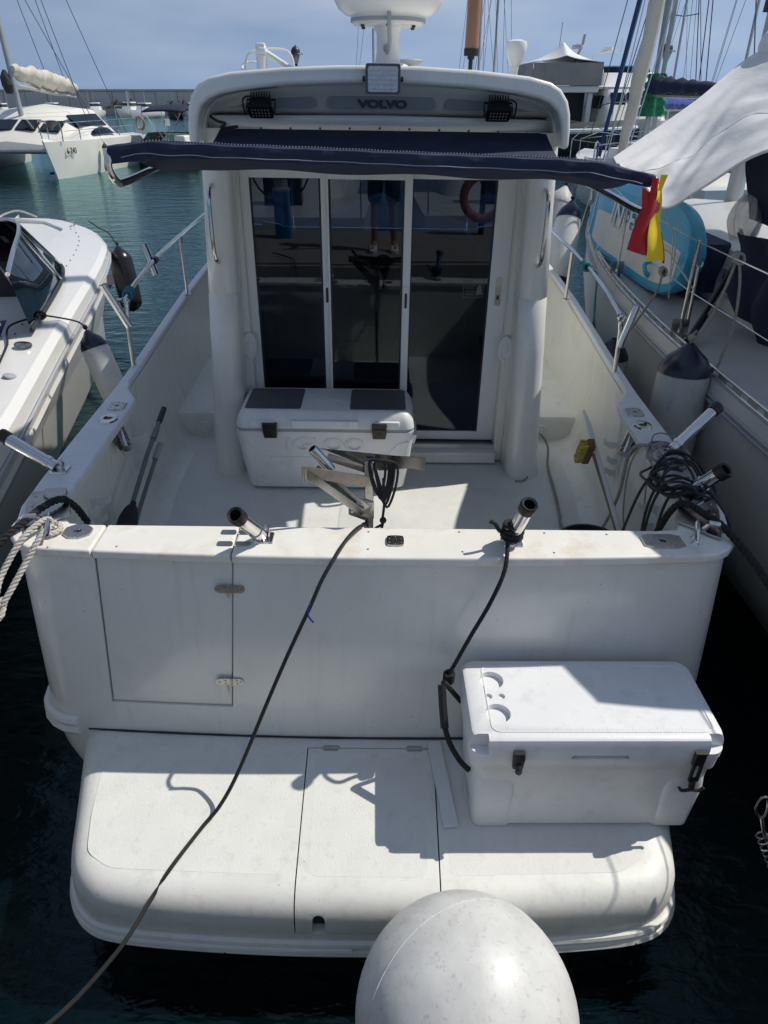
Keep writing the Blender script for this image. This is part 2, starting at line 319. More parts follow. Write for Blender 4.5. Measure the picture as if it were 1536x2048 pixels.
    def slab(s, fn, nu, nv, off):
        # a sheet with real thickness: fn(u,v) and fn(u,v)+off
        off = Vector(off); n1 = nv + 1; k = (nu + 1) * n1
        a = [Vector(fn(i / nu, j / nv)) for i in range(nu + 1) for j in range(nv + 1)]
        fs = []
        for i in range(nu):
            for j in range(nv):
                q = (i * n1 + j, (i + 1) * n1 + j, (i + 1) * n1 + j + 1, i * n1 + j + 1); fs.append(q); fs.append(tuple(x + k for x in q[::-1]))
        bd = [i * n1 for i in range(nu + 1)] + [nu * n1 + j for j in range(1, nv + 1)] + [i * n1 + nv for i in range(nu - 1, -1, -1)] + [j for j in range(nv - 1, 0, -1)]
        for x, y in zip(bd, bd[1:] + bd[:1]): fs.append((x, x + k, y + k, y))
        return s.add(a + [p + off for p in a], fs)
    def prism(s, pts, off):
        off = Vector(off); p = [Vector(q) for q in pts]; n = len(p)
        return s.add(p + [q + off for q in p], [tuple(range(n))[::-1], tuple(range(n, 2 * n))] + [(i, (i + 1) % n, (i + 1) % n + n, i + n) for i in range(n)])
    def sphere(s, c, r, nu=24, nv=12, sc=(1, 1, 1)):
        c = Vector(c); vs = [c + Vector((0, 0, -r * sc[2]))]; fs = []
        for i in range(1, nv):
            a = -math.pi / 2 + math.pi * i / nv
            for j in range(nu):
                b = 2 * math.pi * j / nu; vs.append(c + Vector((r * math.cos(a) * math.cos(b) * sc[0], r * math.cos(a) * math.sin(b) * sc[1], r * math.sin(a) * sc[2])))
        vs.append(c + Vector((0, 0, r * sc[2]))); top = len(vs) - 1
        for j in range(nu):
            fs.append((0, 1 + (j + 1) % nu, 1 + j)); fs.append((top, top - nu + j, top - nu + (j + 1) % nu))
        for i in range(nv - 2):
            for j in range(nu): fs.append((1 + i * nu + j, 1 + i * nu + (j + 1) % nu, 1 + (i + 1) * nu + (j + 1) % nu, 1 + (i + 1) * nu + j))
        return s.add(vs, fs)

WL = {}          # world origin of every object built
ABOARD = []      # things riding on the motor boat (they share its slight list)
def tag(o, label=None, cat=None, group=None, kind=None):
    if label: o['label'] = label
    if cat: o['category'] = cat
    if group: o['group'] = group
    if kind: o['kind'] = kind
    return o
def thing(name, loc, label, cat, group=None, aboard=False):
    o = bpy.data.objects.new(name, None); COL.objects.link(o); o.location = loc; o.empty_display_size = 0.1
    WL[o.name] = Vector(loc); tag(o, label, cat, group)
    if aboard: ABOARD.append(o)
    return o
def obj(name, mb, mat, parent=None, label=None, cat=None, group=None, kind=None, ang=35, bevel=0.0, seg=2, sub=0, aboard=False, normals=True, solid=0.0):
    vs = mb.v
    lo = [min(v[i] for v in vs) for i in range(3)]; hi = [max(v[i] for v in vs) for i in range(3)]
    c = Vector(((lo[0] + hi[0]) / 2, (lo[1] + hi[1]) / 2, lo[2] if parent is None else (lo[2] + hi[2]) / 2))
    me = bpy.data.meshes.new(name)
    me.from_pydata([tuple(v - c) for v in vs], [], mb.f)
    if normals:
        bm = bmesh.new(); bm.from_mesh(me); bmesh.ops.recalc_face_normals(bm, faces=bm.faces); bm.to_mesh(me); bm.free()
    me.polygons.foreach_set('use_smooth', [True] * len(me.polygons)); me.set_sharp_from_angle(angle=R(ang))
    me.materials.append(M[mat])
    o = bpy.data.objects.new(name, me); COL.objects.link(o)
    WL[o.name] = c
    if parent is not None:
        o.parent = parent; o.location = c - WL[parent.name]
    else: o.location = c
    if solid:
        md = o.modifiers.new('solid', 'SOLIDIFY'); md.thickness = solid; md.offset = 0
    if bevel:
        md = o.modifiers.new('bevel', 'BEVEL'); md.width = bevel; md.segments = seg; md.limit_method = 'ANGLE'; md.angle_limit = R(30); md.harden_normals = False
    if sub:
        md = o.modifiers.new('sub', 'SUBSURF'); md.levels = sub; md.render_levels = sub
    tag(o, label, cat, group, kind)
    if aboard: ABOARD.append(o)
    return o
def bake(o):
    dg = bpy.context.evaluated_depsgraph_get(); dg.update()
    me = bpy.data.meshes.new_from_object(o.evaluated_get(dg)); o.modifiers.clear(); o.data = me
def cut(o, mb, op='DIFFERENCE', ang=35):
    me = bpy.data.meshes.new('cutter'); me.from_pydata([tuple(v) for v in mb.v], [], mb.f)
    bm = bmesh.new(); bm.from_mesh(me); bmesh.ops.recalc_face_normals(bm, faces=bm.faces); bm.to_mesh(me); bm.free()
    c = bpy.data.objects.new('cutter', me); COL.objects.link(c)
    md = o.modifiers.new('cut', 'BOOLEAN'); md.operation = op; md.object = c; md.solver = 'EXACT'
    bpy.context.view_layer.update(); bake(o)
    bpy.data.objects.remove(c)
    o.data.polygons.foreach_set('use_smooth', [True] * len(o.data.polygons)); o.data.set_sharp_from_angle(angle=R(ang))
def textmb(txt, size, X, depth=0.002, fat=0.0, sx=1.0):
    # lettering as real raised characters; X places the text plane
    cu = bpy.data.curves.new('txt', 'FONT'); cu.body = txt; cu.size = size; cu.extrude = depth; cu.offset = fat; cu.align_x = 'CENTER'; cu.align_y = 'CENTER'; cu.resolution_u = 3
    t = bpy.data.objects.new('txt', cu); COL.objects.link(t); bpy.context.view_layer.update()
    dg = bpy.context.evaluated_depsgraph_get(); me = bpy.data.meshes.new_from_object(t.evaluated_get(dg))
    mb = MB(X); mb.add([(v.co.x * sx, v.co.y, v.co.z) for v in me.vertices], [tuple(p.vertices) for p in me.polygons])
    bpy.data.objects.remove(t); bpy.data.curves.remove(cu); return mb
def frame(o, x, y):
    o = Vector(o); x = Vector(x).normalized(); y = Vector(y); z = x.cross(y).normalized(); y = z.cross(x)
    m = Matrix((x, y, z)).transposed().to_4x4(); m.translation = o; return m
# ------------------------------------------------------------------ sea and quay
sea = MB(); sea.add([(-9000, -9000, 0), (9000, -9000, 0), (9000, 14000, 0), (-9000, 14000, 0)], [(0, 1, 2, 3)])
obj('sea_water', sea, 'water', kind='structure')

# ================================================================== THE MOTOR BOAT
boat = thing('motor_boat', (0, 2.1, 0), 'white cabin motor boat seen from its stern, filling the middle', 'boat', aboard=True)
HB = [(2.2, 1.385), (2.6, 1.425), (3.4, 1.46), (4.2, 1.485), (6, 1.55), (7.5, 1.5), (8.8, 1.15), (9.8, 0.6), (10.6, 0.03)]
def hb(y): return smooth_interp(HB, y)
def sheer(y): return 1.37 + 0.16 * max(0, min(1, (y - 3.8) / 3.5)) + 0.03 * max(0, y - 7)
ZF = [(-0.4, 0.62), (0.0, 0.90), (0.3, 1.0), (0.5, 1.025), (0.9, 1.015), (1.37, 1.0), (2, 1.0)]
def yt(x, z): return 2.125 + 0.045 * (x / 1.3) ** 2 - 0.055 * (1.37 - z) / 0.87
RC = 0.17
def corner(sgn, z, a, off=0.0):   # a: 0 = transom, 90 = side
    f = interp(ZF, z); cx = (1.385 - RC); y0 = yt(1.2, z) + RC
    return Vector((sgn * (cx + (RC + off) * math.sin(R(a))) * f, y0 - (RC + off) * math.cos(R(a)), z))
def doorx(z): t = (1.37 - z) / 0.71; return -1.035 - 0.05 * t, -0.522 - 0.062 * t
ROWS = [1.37, 1.2, 0.95, 0.66, 0.56, 0.5, 0.36, 0.1, -0.35]
SIDEY = [2.5, 2.9, 3.4, 3.9, 4.6, 5.5, 6.5, 7.5, 8.4, 9.2, 9.9, 10.6]
def ring(z0):
    out = []
    for y in reversed(SIDEY):
        z = sheer(y) if z0 == 1.37 else z0
        out.append(Vector((-hb(y) * interp(ZF, z0), y, z)))
    for a in (90, 72, 54, 36, 18, 0): out.append(corner(-1, z0, a))
    l, r = doorx(z0)
    for x in (l - 0.005, r + 0.005, -0.2, 0.15, 0.5, 0.85): out.append(Vector((x, yt(x, z0), z0)))
    for a in (0, 18, 36, 54, 72, 90): out.append(corner(1, z0, a))
    for y in SIDEY:
        z = sheer(y) if z0 == 1.37 else z0
        out.append(Vector((hb(y) * interp(ZF, z0), y, z)))
    return out
rings = [ring(z) for z in ROWS]; n = len(rings[0]); dc = len(SIDEY) + 6
h = MB(); fs = []
for i in range(len(rings) - 1):
    for j in range(n - 1):
        if j == dc and i < 3: continue
        fs.append((i * n + j, i * n + j + 1, (i + 1) * n + j + 1, (i + 1) * n + j))
h.add([q for r in rings for q in r], fs)
op = [rings[i][dc] for i in range(4)] + [rings[i][dc + 1] for i in (3, 2, 1, 0)]
k = len(h.v); inn = [q + Vector((0, 0.05, 0)) for q in op]
h.v += op + inn; h.f += [(k + i, k + i + 1, k + i + 9, k + i + 8) for i in range(7)]
hull = obj('hull', h, 'gel', boat, ang=40, sub=0)
# transom door, hung in its opening
d = MB(); rows = [1.368, 1.2, 0.95, 0.667]
def doorpt(x, z, back=0): return Vector((x, yt(x, z) + 0.006 + back, z))
fr = []; N = 5
for z in rows:
    l, r = doorx(z); fr.append([doorpt(l + (r - l) * i / N, z) for i in range(N + 1)])
d.slab(lambda u, v: fr[round(u * 3)][round(v * N)], 3, N, (0, 0.03, 0))
door = obj('transom_door', d, 'gel', boat, bevel=0.004)
for hz, mt in ((1.25, 'rusty'), (0.80, 'steel_used')):
    x = doorx(hz)[1]; y = yt(x, hz) - 0.002
    m = MB(frame((x, y, hz), (1, 0, 0), (0, 0, 1)))
    pts = []
    for i in range(9): a = R(90 + 22.5 * i); pts.append((-0.042 + 0.018 * math.cos(a) * 1.3, 0.018 * math.sin(a), 0))
    for i in range(9): a = R(-90 + 22.5 * i); pts.append((0.03 + 0.018 * math.cos(a), 0.018 * math.sin(a), 0))
    m.prism(pts, (0, 0, 0.004))
    for i in range(5): m.lathe([(0.0045, -0.019 + i * 0.0078), (0.0045, -0.0125 + i * 0.0078)], (0, 0, 0.005), (0, 1, 0), 8)
    hi = obj('hinge', m, mt, door)
    st = MB(); px_ = [(-0.020, -0.020), (-0.004, -0.019), (0.003, -0.028), (-0.002, -0.045), (-0.006, -0.075 if hz < 1 else -0.05), (-0.010, -0.05), (-0.014, -0.032)]
    st.prism([Vector((x + a_ - 0.012, yt(x, hz + b_) + 0.0045, hz + b_)) for a_, b_ in px_], (0, 0.001, 0)); obj('rust_streak', st, 'ruststain', door)
    s = MB(frame((x, y, hz), (1, 0, 0), (0, 0, 1)))
    for (a, b) in ((-0.05, 0), (-0.025, 0.008), (-0.025, -0.008), (0.022, 0.009), (0.022, -0.009), (0.036, 0)): s.lathe([(0.0045, 0.004), (0.003, 0.0065), (0, 0.0068)], (a, b, 0), (0, 0, 1), 8)
    obj('screw', s, 'steel_used' if mt == 'rusty' else 'rusty', door)
# cap pieces along the top of the transom
def outer(z, off):
    pts = [corner(-1, z, a, off) for a in (100, 80, 60, 40, 20, 0)]
    for i in range(1, 24):
        x = -1.215 + 2.43 * i / 24; pts.append(Vector((x, yt(x, z) - off, z)))
    return pts + [corner(1, z, a, off) for a in (0, 20, 40, 60, 80, 100)]
OUT = outer(1.373, 0.022)
def cap_piece(xa, xb):
    def at(x):
        for a, b in zip(OUT[3:-3], OUT[4:-2]):
            if a.x <= x <= b.x: t = (x - a.x) / (b.x - a.x); return a.lerp(b, t)
    p = []
    if xa is None: p += OUT[:3]
    else: p.append(at(xa))
    p += [q for q in OUT[3:-3] if (xa is None or q.x > xa + 0.002) and (xb is None or q.x < xb - 0.002)]
    if xb is None: p += OUT[-3:]
    else: p.append(at(xb))
    b = [Vector((xb if xb is not None else 1.20, 2.315, 1.373))]
    if xb is None: b = [Vector((1.205, 2.36, 1.373)), Vector((1.19, 2.325, 1.373)), Vector((1.1, 2.315, 1.373))]
    if xa is None: b += [Vector((-1.1, 2.315, 1.373)), Vector((-1.19, 2.325, 1.373)), Vector((-1.205, 2.36, 1.373))]
    else: b.append(Vector((xa, 2.315, 1.373)))
    return MB().prism(p + b, (0, 0, 0.038))
for (a, b) in ((None, -1.04), (-1.035, -0.524), (-0.519, None)):
    obj('transom_cap', cap_piece(a, b), 'cap', boat, bevel=0.009, seg=3)
# hinge straps across the door cap joint
for y in (2.185, 2.265):
    for s in (-1, 1):
        m = MB(); m.rloft([(1.411, -0.5215 + s * 0.034, y, 0.03, 0.016, 0.009), (1.415, -0.5215 + s * 0.034, y, 0.028, 0.014, 0.008)], 3); obj('cap_hinge', m, 'steel_used', boat)
# inner wall of the transom and the lining of the cockpit
m = MB(); m.box(-1.26, 1.26, 2.27, 2.3, 0.70, 1.372); obj('transom_liner', m, 'liner', boat)
for s in (-1, 1):
    m = MB()
    prof = [(-0.115, None), (-0.10, 1.15), (-0.11, 0.86), (-0.135, 0.77), (-0.18, 0.725), (-0.26, 0.708)]
    ys = [2.29, 2.5, 2.8, 3.2, 3.6, 3.66, 3.72, 3.78, 3.82, 3.9, 4.1, 4.4, 5, 5.7, 6.5, 7.5]
    def wallpt(y, k, s=s):
        o, z = prof[k]
        if y > 3.6: o += 0.08 * min(1, (y - 3.6) / 0.22) * (1 if k < 2 else 0.3)
        zz = sheer(y) if z is None else z
        return Vector((s * (hb(y) + o), y, zz))
    m.loft([[wallpt(y, k) for k in range(6)] for y in ys], False, False)
    obj('cockpit_side', m, 'liner', boat)
    # coaming on top of the side
    m = MB(); rr = []
    for y in [2.34, 2.45, 2.7, 3.1, 3.5, 3.62, 3.7, 3.78, 3.9, 4.1, 4.5, 5, 5.6, 6.3, 7, 7.6]:
        w = 0.15 if y < 3.6 else (0.15 - 0.115 * min(1, (y - 3.6) / 0.22)); zt = sheer(y) + 0.041
        xo = hb(y) + 0.018 if y > 2.4 else hb(y) + 0.0; xi = hb(y) - w
        zt2 = zt
        rr.append([Vector((s * xo, y, zt - 0.036)), Vector((s * xo, y, zt - 0.006)), Vector((s * (xo - 0.008), y, zt2)), Vector((s * (xi + 0.008), y, zt2)), Vector((s * xi, y, zt - 0.006)), Vector((s * xi, y, zt - 0.036))])
    m.loft(rr); obj('coaming', m, 'cap2', boat)
    # rubbing strake outside the coaming
    m = MB(); m.tube([Vector((s * (hb(y) + 0.02), y, sheer(y) - 0.01)) for y in [2.42, 2.6, 2.9, 3.3, 3.8, 4.4, 5.2, 6, 7, 7.6, 8.4, 9.2]], 0.016, 8); obj('rubbing_strake', m, 'alu', boat)
m = MB(); m.box(-1.40, 1.40, 2.26, 7.3, 0.66, 0.71); sole = obj('cockpit_sole', m, 'nonskid', boat)
m = MB(); m.rloft([(0.7105, 0.33, 3.3, 0.55, 0.62, 0.05), (0.7145, 0.33, 3.3, 0.54, 0.61, 0.045)], 4); obj('sole_hatch', m, 'nonskid', sole)
# lower moulding round the foot of the transom
m = MB(); pts = [Vector((-hb(y) * 1.02 - 0.0, y, 0.56)) for y in (6, 5, 4, 3.4, 2.9, 2.5)] + [corner(-1, 0.56, a, 0.012) for a in (90, 72, 54, 36, 18, 0)]
m.tube(pts[:], 0.024, 8); m.tube([p - Vector((0, 0, 0.045)) for p in pts], 0.028, 8); obj('lower_rail', m, 'gelold', boat)
m = MB(); pts = [corner(1, 0.56, a, 0.012) for a in (0, 18, 36, 54, 72, 90)] + [Vector((hb(y) * 1.02, y, 0.56)) for y in (2.5, 2.9, 3.4, 4, 5, 6)]
m.tube(pts, 0.024, 8); m.tube([p - Vector((0, 0, 0.045)) for p in pts], 0.028, 8); obj('lower_rail', m, 'gelold', boat)
m = MB(); m.tube([Vector((x, yt(x, 0.512) - 0.004, 0.506)) for x in [-1.215 + 2.43 * i / 30 for i in range(31)]], [0.0035 + 0.002 * random.random() for i in range(31)], 6); obj('sealant_line', m, 'black', boat)

# ---- swim platform
PO = [(x + 0.03, y) for x, y in [(-1.285, 2.14), (-1.235, 1.95), (-1.175, 1.72), (-1.14, 1.585), (-1.10, 1.49), (-1.03, 1.42), (-0.93, 1.385), (-0.7, 1.362), (-0.35, 1.345), (0, 1.342), (0.35, 1.347), (0.7, 1.365), (0.92, 1.39), (1.02, 1.43), (1.08, 1.50), (1.11, 1.60), (1.145, 1.75), (1.20, 1.95), (1.25, 2.14)]]
PO = [(q.x, q.y) for q in spline([(x, y, 0) for x, y in PO], 4)]
def inset(k):
    c = Vector((0, 2.14)); out = []
    for i, p in enumerate(PO):
        p = Vector(p); a = Vector(PO[max(0, i - 1)]); b = Vector(PO[min(len(PO) - 1, i + 1)])
        t = (b - a).normalized(); nrm = Vector((-t.y, t.x))
        q = p + nrm * k
        if i in (0, len(PO) - 1): q.y = 2.14
        out.append(q)
    return out
PROF = [(0.0, 0.30), (-0.004, 0.37), (0.001, 0.42), (0.012, 0.452), (0.030, 0.476), (0.055, 0.492), (0.085, 0.4995), (0.12, 0.501)]
def plat():
    m = MB(); n = len(PO)
    rg = [[Vector((q.x, q.y, z)) for q in inset(kk)] for kk, z in PROF]
    for i in range(len(rg) - 1):
        rg_a, rg_b = rg[i], rg[i + 1]
    vs = [q for r in rg for q in r]; fs = []
    for i in range(len(rg) - 1):
        for j in range(n - 1): fs.append((i * n + j, i * n + j + 1, (i + 1) * n + j + 1, (i + 1) * n + j))
    L0 = (len(rg) - 1) * n
    fs.append(tuple(L0 + j for j in range(n))); fs.append(tuple(range(n))[::-1])
    fs.append(tuple([i * n for i in range(len(rg))][::-1] + [0])[:-1] if False else tuple([i * n for i in range(len(rg))] + [i * n + n - 1 for i in range(len(rg) - 1, -1, -1)]))
    return m.add(vs, fs)
platform = obj('swim_platform', plat(), 'gelold', boat)
off = WL[platform.name]
def lobox(x0, x1, xa, xb, y0, y1, z0, z1, ):   # hatch-shaped cutter, back edge x0..x1, front edge xa..xb
    return MB().add([(xa, y0, z0), (xb, y0, z0), (x1, y1, z0), (x0, y1, z0), (xa, y0, z1), (xb, y0, z1), (x1, y1, z1), (x0, y1, z1)], [(0, 3, 2, 1), (4, 5, 6, 7), (0, 1, 5, 4), (1, 2, 6, 5), (2, 3, 7, 6), (3, 0, 4, 7)])
bpy.context.view_layer.update()
cut(platform, lobox(-0.27, 0.262, -0.255, 0.247, 1.2, 2.02, 0.352, 0.6))
hatch = obj('platform_hatch', plat(), 'gelold', boat)
bpy.context.view_layer.update()
cut(hatch, lobox(-0.265, 0.257, -0.250, 0.242, 1.2, 2.015, 0.356, 0.6), 'INTERSECT')
slot = MB(); slot.box(-0.195, -0.15, 1.25, 1.40, 0.30, 0.42); slot.lathe([(0.0225, -0.15), (0.0225, 0.0)], (-0.1725, 1.40, 0.42), (0, 1, 0), 16)
slot = MB(); pts = [(-0.195, 1.25, 0.30), (-0.15, 1.25, 0.30)] + [(-0.1725 + 0.0225 * math.cos(R(a)), 1.25, 0.42 + 0.0225 * math.sin(R(a))) for a in range(0, 181, 20)]
slot.prism(pts, (0, 0.5, 0)); cut(hatch, slot)
m = MB(); m.box(-0.1935, -0.1515, 1.372, 1.40, 0.357, 0.438); obj('slot_shade', m, 'black', hatch)  # black block inside the slot, its colour stands for the shade of the hole
for x in (-0.17, 0.18):
    m = MB(); m.lathe([(0.007, -0.035), (0.007, 0.035)], (x, 2.017, 0.503), (1, 0, 0), 8); m.box(x - 0.03, x + 0.03, 2.003, 2.03, 0.500, 0.503); obj('hatch_hinge', m, 'steel_used', hatch)
for (pts, par) in (([(-1.10, 1.99), (-1.06, 1.70), (-1.02, 1.54), (-0.92, 1.48), (-0.32, 1.46), (-0.33, 1.98)], platform), ([(-0.23, 1.97), (-0.215, 1.455), (0.205, 1.455), (0.222, 1.97)], hatch), ([(0.30, 1.98), (0.285, 1.46), (0.90, 1.48), (1.0, 1.54), (1.03, 1.72), (1.09, 1.99)], platform)):
    m = MB(); c = sum((Vector((p[0], p[1], 0)) for p in pts), Vector()) / len(pts)
    P = []
    for i, p in enumerate(pts):
        a = Vector((*pts[i - 1], 0)); q = Vector((*p, 0)); b = Vector((*pts[(i + 1) % len(pts)], 0)); rr = 0.035
        pa = q + (a - q).normalized() * rr; pb = q + (b - q).normalized() * rr
        for t in (0, 0.25, 0.5, 0.75, 1): P.append((1 - t) ** 2 * pa + 2 * t * (1 - t) * q + t * t * pb)
    m.prism([q + Vector((0, 0, 0.4995)) for q in P], (0, 0, 0.0018)); obj('nonskid_pad', m, 'nonskid', par)
for zz, ofs, rad, mt in ((0.30, -0.008, 0.017, 'gelold'), (0.263, -0.012, 0.021, 'gelold')):
    m = MB(); m.tube([Vector((q.x, q.y, zz)) for q in inset(ofs)], rad, 8); obj('platform_rail', m, mt, platform)
m = MB(); m.tube([Vector((q.x, q.y, 0.283)) for q in inset(-0.018)[12:36]], 0.013, 8); obj('rail_insert', m, 'plastic', platform)
m = MB()
for i, q in enumerate(inset(-0.03)):
    if i % 6 == 0 and 8 < i < 68: m.lathe([(0.006, 0), (0.004, 0.004), (0, 0.0045)], (q.x, q.y - 0.0, 0.264), (0, -1, 0.1), 8)
obj('rail_screw', m, 'steel_used', platform)
m = MB(); m.box(-1.0, 1.0, 1.5, 2.1, 0.05, 0.30); obj('platform_support', m, 'gelold', boat)

# ---- deck fittings
def plate(x, y, z, w, l, shape, hole=0.02, parent=boat, name='deck_plate', mat='steel_used', yaw=0):
    X = Matrix.Translation((x, y, z)) @ Matrix.Rotation(yaw, 4, 'Z'); m = MB(X)
    if shape == 'oct': out = [(w * math.cos(R(22.5 + 45 * i)), l * math.sin(R(22.5 + 45 * i))) for i in range(8)]
    else: out = [(q.x, q.y) for q in m.rring(0, 0, w, l, 0.012, 0, 3)]
    n = 16; o2 = []
    for i in range(n):       # outline resampled round the hole
        a = 2 * math.pi * i / n; dx, dy = math.cos(a), math.sin(a); best = None
        for p, q in zip(out, out[1:] + out[:1]):
            ex, ey = q[0] - p[0], q[1] - p[1]; den = dx * ey - dy * ex
            if abs(den) < 1e-9: continue
            t = (p[0] * ey - p[1] * ex) / den; u = (p[0] * dy - p[1] * dx) / den
            if t > 0 and -1e-6 <= u <= 1 + 1e-6: best = t if best is None else max(best, t)
        o2.append((best * dx, best * dy))
    inn = [(hole * math.cos(2 * math.pi * i / n), hole * math.sin(2 * math.pi * i / n)) for i in range(n)]
    for zs in (0, 1): pass
    vs = [(p[0], p[1], 0.0005) for p in o2] + [(p[0] * 0.97, p[1] * 0.97, 0.008) for p in o2] + [(p[0] * 1.15, p[1] * 1.15, 0.008) for p in inn] + [(p[0], p[1], 0.0045) for p in inn] + [(p[0] * 0.98, p[1] * 0.98, 0.0005) for p in inn]
    fs = []
    for r in range(4):
        for i in range(n): fs.append((r * n + i, r * n + (i + 1) % n, (r + 1) * n + (i + 1) % n, (r + 1) * n + i))
    m.add(vs, fs)
    for i in range(6):
        a = R(30 + 60 * i); m.lathe([(0.0045, 0.008), (0.0035, 0.0105), (0, 0.011)], (w * 0.76 * math.cos(a), l * 0.76 * math.sin(a), 0), (0, 0, 1), 8)
    o = obj(name, m, mat, parent)
    q = MB(X); q.lathe([(hole * 0.99, 0.001), (0, 0.0012)], (0, 0, 0), (0, 0, 1), 12); obj('plate_hole', q, 'black', o)
    return o
plate(-1.128, 2.255, 1.411, 0.058, 0.052, 'oct', 0.013)
plate(0.082, 2.213, 1.411, 0.034, 0.034, 'sq', 0.009)
plate(1.10, 2.232, 1.411, 0.078, 0.046, 'sq', 0.012)
for s in (-1, 1):
    plate(s * 1.385, 3.50, 1.411, 0.042, 0.055, 'sq', 0.011, yaw=-s * 0.06)
    X = Matrix.Translation((s * 1.375, 3.33, 1.411)) @ Matrix.Rotation(-s * 0.06, 4, 'Z'); m = MB(X)
    n = 20; vs = []
    for (k1, k2, zz) in ((0.048, 0.062, 0.0005), (0.044, 0.057, 0.007), (0.026, 0.026, 0.009), (0.022, 0.022, 0.004)):
        vs += [(k1 * math.cos(2 * math.pi * i / n), k2 * math.sin(2 * math.pi * i / n), zz) for i in range(n)]
    m.add(vs, [(r * n + i, r * n + (i + 1) % n, (r + 1) * n + (i + 1) % n, (r + 1) * n + i) for r in range(3) for i in range(n)])
    fl = obj('flush_rod_socket', m, 'steel', boat)
    q = MB(X); q.lathe([(0.0225, 0.003), (0, 0.0032)], (0, 0, 0), (0, 0, 1), 14); obj('socket_hole', q, 'black', fl)
    # socket tube hanging under the coaming
    m = MB(); m.tube([Vector((s * 1.345, 3.36, 1.375)), Vector((s * 1.275, 3.25, 1.285))], 0.029, 14); m.lathe([(0.032, 0), (0.032, 0.02)], (s * 1.295, 3.28, 1.31), (s * -0.07, -0.11, -0.09), 14); obj('socket_tube', m, 'steel', boat)
    m = MB(); m.prism([(s * 1.33, 3.22, 1.34), (s * 1.33, 3.30, 1.34), (s * 1.29, 3.24, 1.25)], (s * 0.004, 0, 0)); obj('socket_bracket', m, 'steel_used', boat)
def holder(base, tip, r=0.026, mat='steel', foot=True):
    base = Vector(base); tip = Vector(tip); dr = (tip - base).normalized(); L0 = (tip - base).length
    m = MB(); pr = [(r, 0.0), (r, L0), (r * 0.86, L0), (r * 0.86, L0 * 0.35), (0, L0 * 0.35)]
    m.lathe(pr, base, dr, 18); m.lathe([(r * 1.14, 0.03), (r * 1.14, 0.05)], base, dr, 18)
    o = obj('rod_holder', m, mat, boat)
    c = MB(); c.lathe([(r * 1.0, L0 - 0.035), (r * 1.2, L0 - 0.034), (r * 1.24, L0), (r * 1.1, L0 + 0.008), (r * 0.8, L0 + 0.004), (r * 0.78, L0 - 0.06)], base, dr, 20, caps=False); obj('rubber_cap', c, 'black', o)
    if foot:
        f = MB(); f.rloft([(1.4115, base.x + 0.01, base.y + 0.01, 0.038, 0.036, 0.006), (1.419, base.x + 0.01, base.y + 0.01, 0.036, 0.034, 0.006)], 3)
        f.lathe([(0.016, 0), (0.016, 0.012), (0.01, 0.02)], (base.x + 0.01, base.y + 0.01, 1.418), (0, 0, 1), 14)
        f.tube([(base.x + 0.028, base.y + 0.005, 1.42), (base.x + 0.03, base.y + 0.01, 1.45), (base.x + 0.02, base.y + 0.012, 1.47)], 0.006, 8); obj('holder_foot', f, 'steel', o)
    return o
holder((-0.425, 2.215, 1.435), (-0.478, 2.08, 1.60))
holder((0.515, 2.21, 1.43), (0.545, 2.115, 1.635))
holder((-1.405, 2.75, 1.435), (-1.635, 2.80, 1.56))
holder((1.405, 3.0, 1.435), (1.63, 3.13, 1.60))
holder((1.365, 2.62, 1.43), (1.44, 2.56, 1.555), 0.03)
for s in (-1, 1):   # cleats and steel corner plates
    m = MB(); cx, cy = s * 1.235, 2.245; dx, dy = -s * 0.45, 0.9
    a = Vector((cx - s * 0.035, cy - 0.075, 1.452)); b = Vector((cx + s * 0.02 if s > 0 else cx - 0.02, cy + 0.07, 1.458))
    m.tube([a, a.lerp(b, 0.15) + Vector((0, 0, 0.002)), a.lerp(b, 0.85) + Vector((0, 0, 0.002)), b], [0.005, 0.009, 0.009, 0.005], 10)
    for t in (0.35, 0.65): p = a.lerp(b, t); m.lathe([(0.015, 1.411 - p.z), (0.009, 1.42 - p.z), (0.008, -0.002)], p, (0, 0, 1), 10)
    obj('cleat', m, 'steel', boat)
    pts = [(s * 1.195, 2.365), (s * 1.262, 2.52), (s * 1.285, 2.565), (s * 1.425, 2.545), (s * 1.405, 2.45), (s * 1.36, 2.32), (s * 1.325, 2.24), (s * 1.29, 2.27), (s * 1.24, 2.33)]
    m = MB(); m.prism([Vector((x, y, 1.4125)) for x, y in pts], (0, 0, 0.012))
    cp = obj('corner_plate', m, 'steel_used', boat, bevel=0.003)
    m = MB(); m.prism([Vector((x, y, 1.425)) for x, y in ((s * 1.262, 2.50), (s * 1.285, 2.562), (s * 1.37, 2.55), (s * 1.36, 2.50), (s * 1.32, 2.47))], (0, 0, 0.013)); obj('fairlead_block', m, 'steel_used', cp, bevel=0.004)
    m = MB(); m.tube([Vector((s * 1.355, 2.285, 1.425)), Vector((s * 1.335, 2.29, 1.455)), Vector((s * 1.30, 2.30, 1.455)), Vector((s * 1.285, 2.31, 1.425))], 0.012, 8); obj('fairlead', m, 'steel', cp)
    m = MB()
    for (x, y) in ((1.39, 2.50), (1.37, 2.42), (1.35, 2.36)): m.lathe([(0.006, 0), (0.004, 0.003), (0, 0.0032)], (s * x, y, 1.4245), (0, 0, 1), 8)
    obj('screw', m, 'rusty', cp)
m = MB()
for x, y in ((-0.02, 2.28), (-0.02, 2.16), (0.33, 2.285), (0.33, 2.15), (0.66, 2.285), (0.67, 2.15), (0.9, 2.28), (-1.2, 2.15), (-0.95, 2.16)):
    m.lathe([(0.005, 0), (0.003, 0.0025), (0, 0.003)], (x, y, 1.411), (0, 0, 1), 8)
obj('cap_screw', m, 'rusty', boat)

